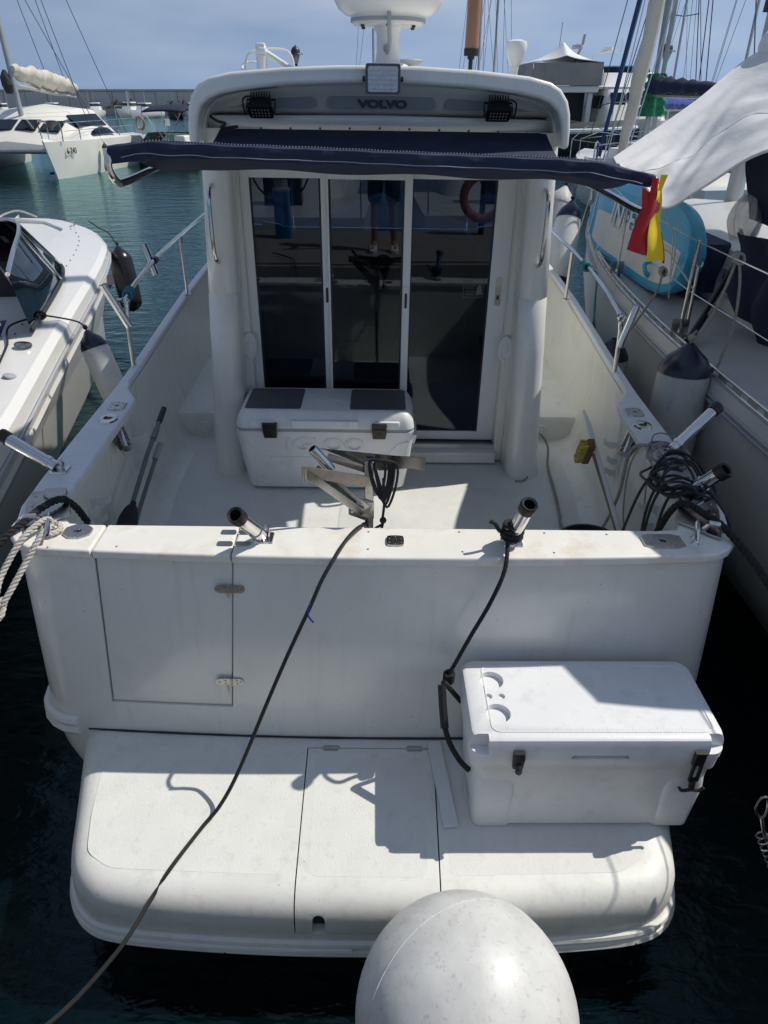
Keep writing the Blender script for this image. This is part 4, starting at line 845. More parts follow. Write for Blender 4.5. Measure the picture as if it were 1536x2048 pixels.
# ================================================================== THINGS ABOARD
# ---- large cooler by the cabin door
def cooler_big():
    cx, yf, z0 = -0.31, 3.84, 0.7165
    t = thing('cooler', (cx, 4.06, z0), 'big white cooler with dark grey lid panels in front of the cabin door', 'cooler', aboard=True)
    cy = yf + 0.225
    m = MB(); m.rloft([(z0, cx, cy + 0.005, 0.455, 0.175, 0.05), (z0 + 0.02, cx, cy, 0.485, 0.20, 0.055), (z0 + 0.2, cx, cy, 0.515, 0.213, 0.055), (z0 + 0.39, cx, cy, 0.535, 0.222, 0.055), (z0 + 0.405, cx, cy, 0.537, 0.223, 0.055)], 6)
    b = obj('body', m, 'plastic', t)
    m = MB(); m.rloft([(z0 + 0.406, cx, cy, 0.533, 0.22, 0.055), (z0 + 0.425, cx, cy, 0.530, 0.218, 0.055)], 6); obj('lid_seal', m, 'plasticg', t)
    zl = z0 + 0.426
    m = MB(); m.rloft([(zl, cx, cy, 0.535, 0.224, 0.055), (zl + 0.045, cx, cy, 0.528, 0.219, 0.055), (zl + 0.085, cx, cy + 0.004, 0.508, 0.200, 0.055), (zl + 0.098, cx, cy + 0.006, 0.49, 0.185, 0.05)], 6)
    lid = obj('lid', m, 'plastic', t)
    for s in (-1, 1):
        m = MB(); m.rloft([(zl + 0.0982, cx + s * 0.315, cy + 0.008, 0.168, 0.165, 0.02), (zl + 0.102, cx + s * 0.315, cy + 0.008, 0.165, 0.162, 0.02)], 4); obj('lid_panel', m, 'lidgrey', lid)
    m = MB(); m.box(cx - 0.20, cx + 0.20, cy - 0.234, cy - 0.205, zl + 0.004, zl + 0.055)
    for s in (-1, 1): m.box(cx + s * 0.37 - 0.075, cx + s * 0.37 + 0.075, cy - 0.232, cy - 0.205, zl + 0.004, zl + 0.05)
    obj('lid_ledge', m, 'plastic', lid, bevel=0.006)
    for s in (-1, 1):
        x = cx + s * 0.325; m = MB(); m.rloft([(zl - 0.055, x, cy - 0.232, 0.038, 0.010, 0.006), (zl - 0.02, x, cy - 0.238, 0.042, 0.012, 0.006), (zl + 0.04, x, cy - 0.238, 0.045, 0.012, 0.006)], 3); la = obj('latch', m, 'blackpl', t)
        m = MB(); m.box(x - 0.035, x + 0.035, cy - 0.2535, cy - 0.2505, zl + 0.005, zl + 0.012); m.lathe([(0.007, 0), (0.007, 0.004)], (x, cy - 0.2475, zl - 0.02), (0, -1, 0), 8); obj('latch_rib', m, 'black', la)
        xs = cx + s * 0.535; m = MB(); m.rloft([(z0 + 0.28, xs, cy, 0.012, 0.10, 0.01), (z0 + 0.34, xs + s * 0.004, cy, 0.02, 0.11, 0.01)], 3); obj('side_handle', m, 'plastic', t)
    # pressed ridges and the maker's lettering on the front
    def front(x, zz): return Vector((cx + x, cy - interp([(0.02, 0.20), (0.2, 0.213), (0.39, 0.222)], zz) - 0.0005, z0 + zz))
    m = MB(); m.tube([front(-0.50, 0.34), front(-0.46, 0.34), front(-0.36, 0.235), front(0.36, 0.235), front(0.44, 0.33), front(0.50, 0.345)], 0.0035, 6); obj('body_ridge', m, 'plastic', b)
    o = front(0.0, 0.315); obj('body_lettering', textmb('IGLOO', 0.125, frame(o, (1, 0, 0), (0, 0.045, 1)), 0.007, 0.003, 1.22), 'plastic', b)
    obj('lid_lettering', textmb('IGLOO', 0.05, frame((cx, cy, zl + 0.0985), (1, 0, 0), (0, 1, 0)), 0.0015, 0.001, 1.2), 'plastic', lid)
    o = front(0.03, 0.08); obj('foot_lettering', textmb('MAXCOLD', 0.055, frame(o, (1, 0, 0), (0, 0.07, 1)), 0.0016, 0.001, 1.0), 'plastic', b)
cooler_big()
# ---- cooler on the swim platform
def cooler_small():
    cx, cy, z0 = 0.79, 1.862, 0.5045
    t = thing('cooler', (cx, cy, z0), 'white roto-moulded ice chest with cup hollows standing on the swim platform', 'cooler', aboard=True)
    X = Matrix.Translation((cx, cy, z0)) @ Matrix.Rotation(0.012, 4, 'Z') @ Matrix.Diagonal((1.04, 1.03, 1.08, 1))
    m = MB(X); m.rloft([(0, 0, -0.005, 0.375, 0.175, 0.05), (0.012, 0, -0.005, 0.392, 0.188, 0.05), (0.15, 0, -0.003, 0.402, 0.191, 0.05), (0.29, 0, 0, 0.412, 0.195, 0.05), (0.293, 0, 0, 0.425, 0.197, 0.045), (0.345, 0, 0, 0.428, 0.199, 0.045)], 6)
    b = obj('body', m, 'plastic', t, ang=45)
    for (x0, x1) in ((-0.395, -0.25), (0.245, 0.392)):
        m = MB(X); m.rloft([(-0.0005, (x0 + x1) / 2, -0.132, (x1 - x0) / 2, 0.062, 0.03), (0.2, (x0 + x1) / 2 * 1.02, -0.140, (x1 - x0) / 2, 0.066, 0.03), (0.262, (x0 + x1) / 2 * 1.02, -0.128, (x1 - x0) / 2, 0.06, 0.03)], 4); obj('corner_foot', m, 'plastic', b)
    m = MB(X); P = [(-0.20, -0.178, 0.03), (-0.20, -0.182, 0.17), (-0.17, -0.184, 0.205), (0.18, -0.184, 0.205), (0.21, -0.182, 0.175), (0.215, -0.178, 0.03)]
    m.tube(spline(P, 5), 0.006, 6); obj('panel_ridge', m, 'plastic', b)
    m = MB(X); ou = []
    m.rloft([(0.347, 0, 0, 0.432, 0.202, 0.05), (0.385, 0, 0, 0.432, 0.202, 0.05), (0.40, 0, 0, 0.430, 0.200, 0.05), (0.422, 0, 0, 0.422, 0.192, 0.05), (0.428, 0, 0, 0.412, 0.183, 0.046)], 6)
    lid = obj('lid', m, 'plastic', t, ang=45); bpy.context.view_layer.update()
    for (x, y, r, dp) in ((-0.325, 0.085, 0.045, 0.022), (-0.325, -0.075, 0.045, 0.022), (-0.345, 0.005, 0.013, 0.012), (-0.30, 0.005, 0.013, 0.012)):
        c = MB(X); c.lathe([(r * 0.93, 0.43 - dp), (r, 0.44)], (x, y, 0), (0, 0, 1), 28); cut(lid, c)
    # notches at the front corners and the finger grip
    for s in (-1, 1):
        c = MB(X); c.box(min(s * 0.37, s * 0.46), max(s * 0.37, s * 0.46), -0.25, -0.165, 0.372, 0.46); cut(lid, c)
    c = MB(X); c.prism([(-0.10, -0.23, 0.33), (-0.085, -0.23, 0.365), (0.10, -0.23, 0.365), (0.115, -0.23, 0.33)], (0, 0.045, 0)); cut(lid, c)
    m = MB(X); rim = [v + Vector((0, 0, 0)) for v in m.rring(0.02, 0, 0.375, 0.158, 0.03, 0.4285, 5)]; m.tube(rim, 0.0025, 5, closed=True); obj('lid_rim', m, 'plastic', lid)
    m = MB(X)
    for i in range(64):
        x = -0.30 + 0.66 * i / 63; ln = 0.018 if i % 8 == 0 else 0.010; m.box(x - 0.001, x + 0.001, -0.155, -0.155 + ln, 0.4276, 0.4286); m.box(x - 0.001, x + 0.001, 0.155 - ln, 0.155, 0.4276, 0.4286)
    obj('ruler_marks', m, 'poly', lid, kind='stuff')
    x = -0.27; m = MB(X); m.rloft([(0.325, x, -0.212, 0.018, 0.010, 0.005), (0.37, x, -0.216, 0.020, 0.012, 0.006), (0.392, x, -0.212, 0.019, 0.010, 0.005)], 3); la = obj('latch', m, 'black', t)
    m = MB(X); m.tube([(x, -0.222, 0.345), (x, -0.234, 0.335), (x, -0.232, 0.322)], 0.012, 8); obj('latch_pull', m, 'black', la)
    x = 0.335; m = MB(X); m.rloft([(0.335, x, -0.212, 0.020, 0.008, 0.005), (0.393, x, -0.212, 0.020, 0.010, 0.006)], 3); m.box(x - 0.016, x - 0.008, -0.222, -0.212, 0.27, 0.34); m.box(x + 0.008, x + 0.016, -0.222, -0.212, 0.27, 0.34); m.box(x - 0.016, x + 0.016, -0.222, -0.212, 0.262, 0.275); la = obj('latch', m, 'black', t, label='open black latch hanging down with a T-shaped end')
    m = MB(X); m.tube([(x, -0.218, 0.265), (x, -0.222, 0.235)], 0.011, 8); m.tube(spline([(x - 0.042, -0.224, 0.236), (x - 0.03, -0.224, 0.222), (x, -0.224, 0.226), (x + 0.03, -0.224, 0.222), (x + 0.042, -0.224, 0.236)], 4), 0.006, 6); obj('latch_pull', m, 'black', la)
    # rope carrying handle on the left side
    m = MB(X); m.tube(spline([(-0.425, 0.10, 0.31), (-0.45, 0.105, 0.34), (-0.485, 0.09, 0.40), (-0.50, 0.08, 0.42)], 5), 0.010, 8)
    ha = obj('carry_strap', m, 'blackrope', t); m = MB(X); m.tube(spline([(-0.495, -0.02, 0.30), (-0.475, -0.05, 0.25), (-0.44, -0.09, 0.21), (-0.41, -0.12, 0.20)], 5), 0.010, 8); obj('carry_strap', m, 'blackrope', t)
    m = MB(X); m.tube([(-0.505, 0.075, 0.415), (-0.502, 0.03, 0.36), (-0.496, -0.02, 0.30)], 0.0155, 10); obj('carry_grip', m, 'black', ha)
cooler_small()
# ---- loose strip of white plastic on the platform
X = frame((0.282, 1.845, 0.5055), (0.985, 0.1, 0), (-0.1, 0.985, 0)); m = MB(X); m.box(-0.028, 0.028, -0.20, 0.20, 0.0, 0.014)
obj('plastic_strip', m, 'poly', label='narrow white plastic strip lying beside the platform ice chest', cat='strip', bevel=0.002, aboard=True)
# ---- steel bracket standing inside the transom
t = thing('steel_bracket', (-0.02, 2.40, 0.712), 'worn stainless steel bracket rising behind the middle of the transom', 'bracket', aboard=True)
m = MB(); m.box(-0.037, -0.003, 2.385, 2.42, 0.714, 1.66); m.box(-0.09, 0.05, 2.36, 2.46, 0.714, 0.722); obj('post', m, 'steel_used', t, bevel=0.003)
m = MB(); m.prism([(-0.10, 2.36, 1.475), (-0.045, 2.378, 1.50), (0.0, 2.382, 1.485), (0.0, 2.382, 1.41), (-0.035, 2.382, 1.40), (-0.10, 2.36, 1.44)], (0, 0.004, 0)); m.lathe([(0.006, 0), (0.006, 0.006)], (-0.085, 2.362, 1.455), (0, -1, 0), 8); obj('gusset', m, 'steel_used', t)
m = MB(); m.bar((-0.255, 2.335, 1.640), (-0.025, 2.385, 1.575), 0.005, 0.045); obj('upper_arm', m, 'rusty', t)
m = MB(); m.bar((-0.18, 2.40, 1.672), (-0.01, 2.425, 1.60), 0.005, 0.03); obj('upper_arm', m, 'steel_used', t)
m = MB(); m.bar((-0.255, 2.335, 1.635), (-0.05, 2.365, 1.45), 0.006, 0.032, up=(1, 0, 1)); obj('diagonal_arm', m, 'steel_used', t)
m = MB(); m.bar((-0.225, 2.375, 1.635), (-0.03, 2.375, 1.46), 0.006, 0.034, up=(1, 0, 1)); obj('diagonal_arm', m, 'steel_used', t)
m = MB(); m.bar((-0.262, 2.33, 1.655), (-0.262, 2.33, 1.61), 0.02, 0.006, up=(0, 1, 0)); m.tube([(-0.262, 2.33, 1.66), (-0.262, 2.33, 1.605)], 0.010, 10); obj('end_loop', m, 'rusty', t)
m = MB(); m.prism([(-0.20, 2.44, 1.685), (0.09, 2.425, 1.665), (0.195, 2.395, 1.675), (0.195, 2.395, 1.618), (0.14, 2.41, 1.622), (0.02, 2.43, 1.60), (-0.06, 2.44, 1.625)], (0, 0.005, 0)); obj('back_plate', m, 'steel_used', t)
m = MB(); m.lathe([(0.019, 0), (0.019, 0.12), (0.016, 0.12), (0.016, 0.02)], (-0.165, 2.395, 1.62), (-0.6, -0.15, 0.85), 14); obj('tube_stub', m, 'steel', t)
# rope hung on it
m = MB()
for i in range(6):
    x = 0.01 + i * 0.007; w = 0.030 + 0.006 * (i % 3)
    m.tube(spline([(x - w, 2.385, 1.655), (x, 2.372 - i * 0.002, 1.675), (x + w, 2.38, 1.65), (x + w * 0.9, 2.365 - i * 0.002, 1.58 - 0.01 * (i % 2)), (x + 0.005, 2.36, 1.535 - 0.012 * i), (x - w * 0.6, 2.37, 1.58)], 5, True), 0.0052, 7, closed=True)
m.tube(spline([(0.035, 2.365, 1.60), (0.04, 2.36, 1.50), (0.035, 2.36, 1.43), (0.036, 2.362, 1.40), (0.01, 2.37, 1.375), (0.0, 2.375, 1.36)], 6), 0.0055, 7); m.sphere((0.036, 2.361, 1.415), 0.014, 12, 8); m.tube(spline([(0.036, 2.361, 1.41), (0.032, 2.355, 1.385), (0.02, 2.36, 1.37)], 4), 0.0055, 7)
obj('rope_coil', m, 'blackrope', label='small black cord coiled on the steel bracket', cat='rope', aboard=True)
# ---- black cable across transom and platform to the quay
pts = [(-0.01, 2.60, 0.73), (-0.02, 2.48, 1.0), (-0.03, 2.37, 1.36), (-0.05, 2.30, 1.424), (-0.095, 2.20, 1.435), (-0.145, 2.095, 1.405), (-0.185, 2.045, 1.35), (-0.228, 2.0, 1.26), (-0.31, 1.955, 1.08), (-0.395, 1.895, 0.885), (-0.50, 1.775, 0.655), (-0.565, 1.70, 0.555), (-0.625, 1.635, 0.512), (-0.70, 1.48, 0.507), (-0.75, 1.38, 0.475), (-0.80, 1.2, 0.50), (-0.85, 0.9, 0.72), (-0.93, 0.62, 1.05), (-0.98, 0.42, 1.212), (-1.05, 0.2, 1.21), (-1.3, -0.1, 1.21)]
m = MB(); m.tube(spline(pts, 8), 0.0075, 8); obj('shore_cable', m, 'black', label='black shore cable running over the transom and across the platform', cat='cable', aboard=True)
m = MB(); pts = [(-0.225, 1.998, 1.28), (-0.235, 1.99, 1.24), (-0.215, 1.985, 1.205)]
m.tube(spline(pts, 4), 0.004, 6); obj('cable_tie', m, 'bluecover', label='blue tie knotted round the black shore cable', cat='tie', aboard=True)
# ---- black rope from rod holder to the platform cooler
m = MB(); pts = [(0.50, 2.20, 1.46), (0.49, 2.12, 1.435), (0.475, 2.07, 1.37), (0.43, 2.035, 1.26), (0.37, 2.02, 1.12), (0.32, 2.005, 1.0), (0.298, 1.99, 0.955), (0.285, 1.98, 0.925)]
m.strands(spline(pts, 6), 0.0085, 40, 3, 5)
for i in range(4):
    z = 1.445 + 0.011 * i; c = Vector((0.515, 2.205, z)) + Vector((0.03, -0.095, 0.205)) * ((z - 1.43) / 0.205) * 0.6
    m.tube([c + Vector((0.036 * math.cos(a), 0.036 * math.sin(a), 0.006 * math.sin(a + i))) for a in [2 * math.pi * j / 14 for j in range(14)]], 0.0085, 7, closed=True)
m.strands(spline([(0.49, 2.19, 1.47), (0.465, 2.18, 1.485), (0.445, 2.17, 1.52), (0.425, 2.165, 1.535)], 5), 0.008, 40, 3, 5)
for i in range(4): m.tube([Vector((0.296, 1.99, 0.955 - 0.012 * i)) + Vector((0.017 * math.cos(a), 0.017 * math.sin(a), 0.004 * math.cos(a))) for a in [2 * math.pi * j / 12 for j in range(12)]], 0.007, 6, closed=True)
obj('tether_rope', m, 'blackrope', label='black rope tied from the right transom rod holder to the ice chest handle', cat='rope', aboard=True)
# ---- mooring lines on the stern corners
m = MB(); m.strands(spline([(-1.23, 2.28, 1.452), (-1.255, 2.25, 1.46), (-1.30, 2.17, 1.43), (-1.36, 2.08, 1.33), (-1.37, 2.02, 1.27), (-1.40, 1.98, 1.21)], 8), 0.0118, 18)
m.strands(spline([(-1.215, 2.245, 1.448), (-1.235, 2.18, 1.435), (-1.285, 2.10, 1.35), (-1.335, 2.02, 1.265), (-1.38, 1.98, 1.21), (-1.46, 1.7, 1.12), (-1.6, 1.0, 1.08), (-1.7, 0.44, 1.22), (-1.7, 0.15, 1.225)], 8), 0.0118, 18)
m.strands(spline([(-1.345, 2.03, 1.262), (-1.36, 2.0, 1.25), (-1.385, 1.985, 1.245), (-1.375, 1.97, 1.21), (-1.35, 1.99, 1.215)], 5, True), 0.0115, 18)
m.strands(spline([(-1.21, 2.285, 1.43), (-1.19, 2.25, 1.425), (-1.21, 2.215, 1.43), (-1.24, 2.225, 1.435), (-1.245, 2.27, 1.44)], 5, True), 0.011, 18)
obj('mooring_line', m, 'whiterope', label='thick white laid mooring line looped on the left stern cleat', cat='rope', aboard=True)
m = MB(); m.strands(spline([(-1.20, 2.50, 1.30), (-1.225, 2.47, 1.40), (-1.26, 2.44, 1.448), (-1.30, 2.37, 1.452), (-1.325, 2.29, 1.447), (-1.39, 2.20, 1.41), (-1.47, 2.10, 1.33), (-1.62, 1.9, 1.2), (-1.9, 1.2, 1.05), (-2.0, 0.44, 1.22), (-2.0, 0.2, 1.225)], 8), 0.015, 15)
obj('mooring_line', m, 'blackrope', label='thick black mooring line running through the left stern fairlead', cat='rope', aboard=True)
m = MB(); m.strands(spline([(1.21, 2.54, 1.25), (1.235, 2.50, 1.40), (1.27, 2.46, 1.448), (1.31, 2.37, 1.452), (1.345, 2.28, 1.45), (1.42, 2.16, 1.38), (1.58, 1.95, 1.2), (1.9, 1.4, 1.0), (2.3, 0.44, 1.22), (2.3, 0.2, 1.225)], 8), 0.015, 15)
obj('mooring_line', m, 'blackrope', label='thick black mooring line leaving the right stern corner', cat='rope', aboard=True)
# ---- black cord bundle on the right coaming
rnd = random.Random(3); m = MB(); c0 = Vector((1.34, 2.70, 1.43))
for i in range(9):
    a0 = rnd.uniform(0, 6.28); ax = rnd.uniform(0.07, 0.14); ay = rnd.uniform(0.10, 0.19); cc = c0 + Vector((rnd.uniform(-0.05, 0.02), rnd.uniform(-0.05, 0.08), 0))
    P = []
    for j in range(9):
        a = a0 + 2 * math.pi * j / 9; p = cc + Vector((ax * math.cos(a), ay * math.sin(a), 0)); inside = p.x < 1.285; outside = p.x > 1.44
        p.z = 1.418 + 0.01 * i * 0.6 + rnd.uniform(0, 0.02) - (0.05 if inside else 0) - (0.04 if outside else 0) + 0.02 * math.sin(a * 2); P.append(p)
    m.tube(spline(P, 6, True), 0.0062, 7, closed=True)
for P in ([(1.36, 2.75, 1.45), (1.27, 2.78, 1.44), (1.20, 2.76, 1.35), (1.14, 2.72, 1.15), (1.08, 2.66, 0.9), (1.04, 2.6, 0.74)], [(1.36, 2.68, 1.45), (1.27, 2.67, 1.44), (1.20, 2.62, 1.34), (1.17, 2.56, 1.1), (1.15, 2.5, 0.8)], [(1.37, 2.64, 1.44), (1.27, 2.60, 1.43), (1.22, 2.56, 1.3), (1.20, 2.5, 1.0)], [(1.35, 2.78, 1.45), (1.26, 2.70, 1.46), (1.19, 2.64, 1.30), (1.18, 2.55, 1.0), (1.2, 2.5, 0.85)], [(1.36, 2.62, 1.44), (1.42, 2.56, 1.43), (1.47, 2.48, 1.36), (1.47, 2.40, 1.32), (1.42, 2.38, 1.36), (1.36, 2.45, 1.43)]):
    m.tube(spline(P, 7), 0.0065, 7)
obj('cord_bundle', m, 'black', label='tangle of black cords heaped on the right coaming', cat='cord', aboard=True)
m = MB()
for i in range(8):
    cc = Vector((1.385 + rnd.uniform(-0.02, 0.02), 2.98 + rnd.uniform(-0.04, 0.04), 1.42)); ax = rnd.uniform(0.05, 0.10); ay = rnd.uniform(0.07, 0.15); a0 = rnd.uniform(0, 6.28)
    m.tube(spline([cc + Vector((ax * math.cos(a0 + 0.9 * j), ay * math.sin(a0 + 0.9 * j), rnd.uniform(0, 0.03) - (0.03 if ax * math.cos(a0 + 0.9 * j) < -0.07 else 0))) for j in range(7)], 5, True), 0.004, 6, closed=True)
m.tube(spline([(1.36, 3.0, 1.44), (1.28, 3.05, 1.43), (1.24, 3.05, 1.3), (1.23, 2.98, 1.1), (1.25, 2.9, 0.98), (1.29, 2.85, 1.05), (1.28, 2.9, 1.3), (1.33, 2.92, 1.43)], 7), 0.0045, 6)
obj('line_bundle', m, 'greyrope', label='bundle of thin grey line wound at the foot of the far right rod holder', cat='rope', aboard=True)
# ---- grey hose on the cockpit sole
m = MB(); m.tube(spline([(1.0, 4.75, 1.9), (1.03, 4.72, 1.4), (1.06, 4.66, 1.0), (1.04, 4.55, 0.90), (1.06, 4.50, 0.87), (1.13, 4.42, 0.86), (1.17, 4.35, 0.80), (1.15, 4.2, 0.73), (1.13, 3.9, 0.722), (1.10, 3.6, 0.722), (1.08, 3.45, 0.722), (1.11, 3.32, 0.73), (1.16, 3.25, 0.76), (1.22, 3.2, 0.86), (1.255, 3.15, 1.1), (1.25, 3.1, 1.38), (1.33, 3.05, 1.43)], 8), 0.0085, 8)
m.tube(spline([(1.04, 4.55, 0.90), (1.0, 4.45, 0.84), (0.99, 4.3, 0.76), (0.985, 4.05, 0.722), (0.9, 4.0, 0.721)], 6), 0.006, 7)
obj('grey_hose', m, 'greyrope', label='grey hose snaking along the right side of the cockpit floor', cat='hose', aboard=True)
# ---- bucket
t = thing('bucket', (1.03, 2.80, 0.712), 'black bucket on the cockpit floor behind the right transom', 'bucket', aboard=True)
m = MB(); m.lathe([(0.11, 0.714), (0.145, 1.02), (0.155, 1.025), (0.155, 1.045), (0.145, 1.045), (0.14, 1.02), (0.105, 0.73), (0, 0.728)], (1.03, 2.80, 0), n=32); obj('shell', m, 'bucket', t)
m = MB(); m.tube(spline([(0.885, 2.80, 1.03), (0.89, 2.74, 1.045), (1.03, 2.645, 1.05), (1.17, 2.74, 1.045), (1.175, 2.80, 1.03)], 6), 0.004, 6); obj('handle', m, 'steel', t)
# ---- poles, landing net, brush
t = thing('landing_net', (-1.25, 2.95, 0.72), 'grey pole with a black folded net leaning on the left cockpit side', 'net', aboard=True)
m = MB(); m.tube([(-1.275, 3.88, 1.22), (-1.265, 3.5, 1.14), (-1.245, 2.98, 1.00)], 0.0125, 10); m.tube([(-1.27, 3.72, 1.185), (-1.266, 3.62, 1.166)], 0.017, 10); p = obj('pole', m, 'greypole', t)
m = MB(); m.tube([(-1.276, 3.92, 1.228), (-1.272, 3.78, 1.20)], 0.0165, 10); obj('grip', m, 'black', p)
m = MB(); m.tube(spline([(-1.245, 3.12, 1.04), (-1.24, 3.0, 1.01), (-1.235, 2.8, 0.96), (-1.23, 2.6, 0.90)], 5), [0.015, 0.026, 0.036, 0.042, 0.048, 0.052, 0.055, 0.055, 0.03, 0.034, 0.038, 0.05, 0.05], 12); obj('net_bag', m, 'blackrope', t)
t = thing('boat_pole', (-1.27, 2.6, 0.72), 'grey pole standing under the landing net on the left cockpit side', 'pole', aboard=True)
m = MB(); m.tube([(-1.27, 3.70, 1.07), (-1.25, 3.2, 0.96), (-1.20, 2.6, 0.82)], 0.012, 10); obj('shaft', m, 'greypole', t)
m = MB(); m.tube([(-1.271, 3.74, 1.078), (-1.268, 3.60, 1.05)], 0.018, 10); obj('grip', m, 'plasticg', t)
t = thing('deck_brush', (1.2, 3.2, 0.72), 'long-handled deck brush with yellow bristles on the right cockpit side', 'brush', aboard=True)
m = MB(); m.tube([(1.235, 3.58, 1.12), (1.23, 3.2, 1.03), (1.22, 2.7, 0.90)], 0.0125, 10); obj('handle', m, 'poleb', t)
X = frame((1.205, 3.62, 1.125), (0.15, 0.9, 0.3), (0.3, -0.3, 0.9)); m = MB(X); m.rloft([(-0.022, 0, 0, 0.105, 0.03, 0.015), (0.018, 0, 0, 0.105, 0.03, 0.015)], 3)
X = Matrix.Translation((1.208, 3.60, 1.13)) @ Matrix.Rotation(R(28), 4, 'X'); m = MB(X); m.box(-0.022, 0.018, -0.03, 0.03, -0.085, 0.085); head = obj('head', m, 'wood', t, bevel=0.006)
m = MB(X)
for i in range(14):
    for j in range(3):
        z = -0.078 + 0.012 * i; y = -0.02 + 0.02 * j
        m.lathe([(0.004, 0), (0.007, 0.04)], (-0.022, y, z), (-1, rnd.uniform(-0.12, 0.12), rnd.uniform(-0.12, 0.12)), 6)
obj('bristles', m, 'bristle', head, kind='stuff')
m = MB(); m.tube([(1.245, 3.93, 1.24), (1.245, 3.80, 1.215), (1.24, 3.4, 1.10), (1.215, 2.7, 0.94)], [0.008, 0.013, 0.013, 0.013], 10)
obj('boathook', m, 'pole', label='white pole lying in the right cockpit rack above the brush', cat='pole', aboard=True)
m = MB(); m.rloft([(0.93, 1.17, 2.62, 0.06, 0.10, 0.03), (1.10, 1.17, 2.62, 0.07, 0.11, 0.03)], 4); t = thing('small_box', (1.17, 2.62, 0.93), 'small box with yellow side in the right stern corner', 'box', aboard=True)
obj('shell', m, 'plastic', t); m = MB(); m.box(1.108, 1.135, 2.55, 2.66, 0.98, 1.05); obj('yellow_panel', m, 'bristle', t)
m = MB(); m.box(1.11, 1.24, 2.50, 2.72, 0.714, 0.93); t2 = obj('storage_box', m, 'plasticg', label='grey box on the floor in the right stern corner', cat='box', aboard=True, bevel=0.01)
# ---- teal lashing on the rails
for s, lab in ((-1, 'teal rope lashed to the left side rail'), (1, 'teal rope lashed to the right side rail')):
    m = MB(); x = s * (1.485 if s < 0 else 1.46); y, z = (4.22, 1.82) if s < 0 else (5.1, 1.84)
    for i in range(5): m.tube([Vector((x, y + 0.014 * i, z + 0.003 * i)) + Vector((0.024 * math.cos(a), 0.006 * math.sin(a + i), 0.024 * math.sin(a))) for a in [2 * math.pi * j / 12 for j in range(12)]], 0.010, 7, closed=True)
    m.tube(spline([(x, y + 0.03, z - 0.02), (x + s * 0.03, y + 0.02, z - 0.15), (x + s * 0.05, y, z - 0.42), (x + s * 0.08, y - 0.02, z - 0.62)] if s < 0 else [(x, y + 0.03, z - 0.02), (x + 0.08, y + 0.02, z - 0.05), (x + 0.10, y, z - 0.3), (x + 0.14, y - 0.05, z - 0.55)], 6), 0.0075, 7)
    obj('lashing', m, 'tealrope', label=lab, cat='rope', aboard=True)
# ---- flag hung on the awning corner
def flag():
    t = thing('flag', (0.965, 2.63, 2.30), 'red and yellow flag with an emblem hanging from the right awning corner', 'flag', aboard=True)
    ox, oy, oz = 0.955, 2.635, 2.63
    def red(u, v): return Vector((ox - 0.018 + (0.030 + 0.046 * v) * u - 0.044 * v ** 1.2 + 0.006 * math.sin(v * 7), oy - 0.018 * math.sin(u * 3.2 + 0.3) - 0.006 * math.sin(v * 11 + u * 4), oz - 0.235 * v - 0.020 * u * v))
    def yel(u, v): return Vector((ox + 0.004 + (0.018 + 0.055 * v) * u + 0.008 * v + 0.004 * math.sin(v * 8), oy + 0.006 - 0.012 * math.sin(u * 3 + 2) - 0.006 * math.sin(v * 9 + 1), oz - 0.02 - 0.255 * v + 0.0 * u * v))
    m = MB(); m.slab(red, 12, 20, (0, 0.0015, 0)); obj('red_band', m, 'red', t)
    m = MB(); m.slab(yel, 12, 20, (0, 0.0015, 0)); yb = obj('yellow_band', m, 'yellow', t)
    m = MB(); m.slab(lambda u, v: yel(0.97 + 0.10 * u, 0.62 + 0.42 * v) + Vector((0, 0.003, 0)), 4, 8, (0, 0.0015, 0)); obj('red_edge', m, 'red', t)
    n = 14; m = MB(); vs = [yel(0.45, 0.30) + Vector((0, -0.004, 0))] + [yel(0.45 + 0.34 * math.cos(2 * math.pi * k / n), 0.30 + 0.075 * math.sin(2 * math.pi * k / n)) + Vector((0, -0.004, 0)) for k in range(n)]
    m.add(vs, [(0, 1 + k, 1 + (k + 1) % n) for k in range(n)]); obj('emblem', m, 'emblem', yb)
    m = MB(); m.slab(lambda u, v: yel(0.34 + 0.2 * u, 0.27 + 0.06 * v) + Vector((0, -0.0055, 0)), 2, 2, (0, 0.001, 0)); obj('emblem_shield', m, 'red', yb)
    m = MB(); m.slab(lambda u, v: Vector((ox - 0.045 + 0.035 * u + 0.012 * v, oy - 0.004 - 0.008 * math.sin(u * 4), oz - 0.030 - 0.07 * v - 0.02 * u)), 6, 6, (0, 0.0015, 0)); obj('folded_red', m, 'red', t)
    m = MB(); m.slab(lambda u, v: Vector((ox + 0.008 + 0.024 * u * (1 - 0.5 * v), oy - 0.012, oz + 0.01 - 0.05 * v)), 4, 5, (0, 0.0015, 0)); obj('folded_yellow', m, 'yellow', t)
flag()
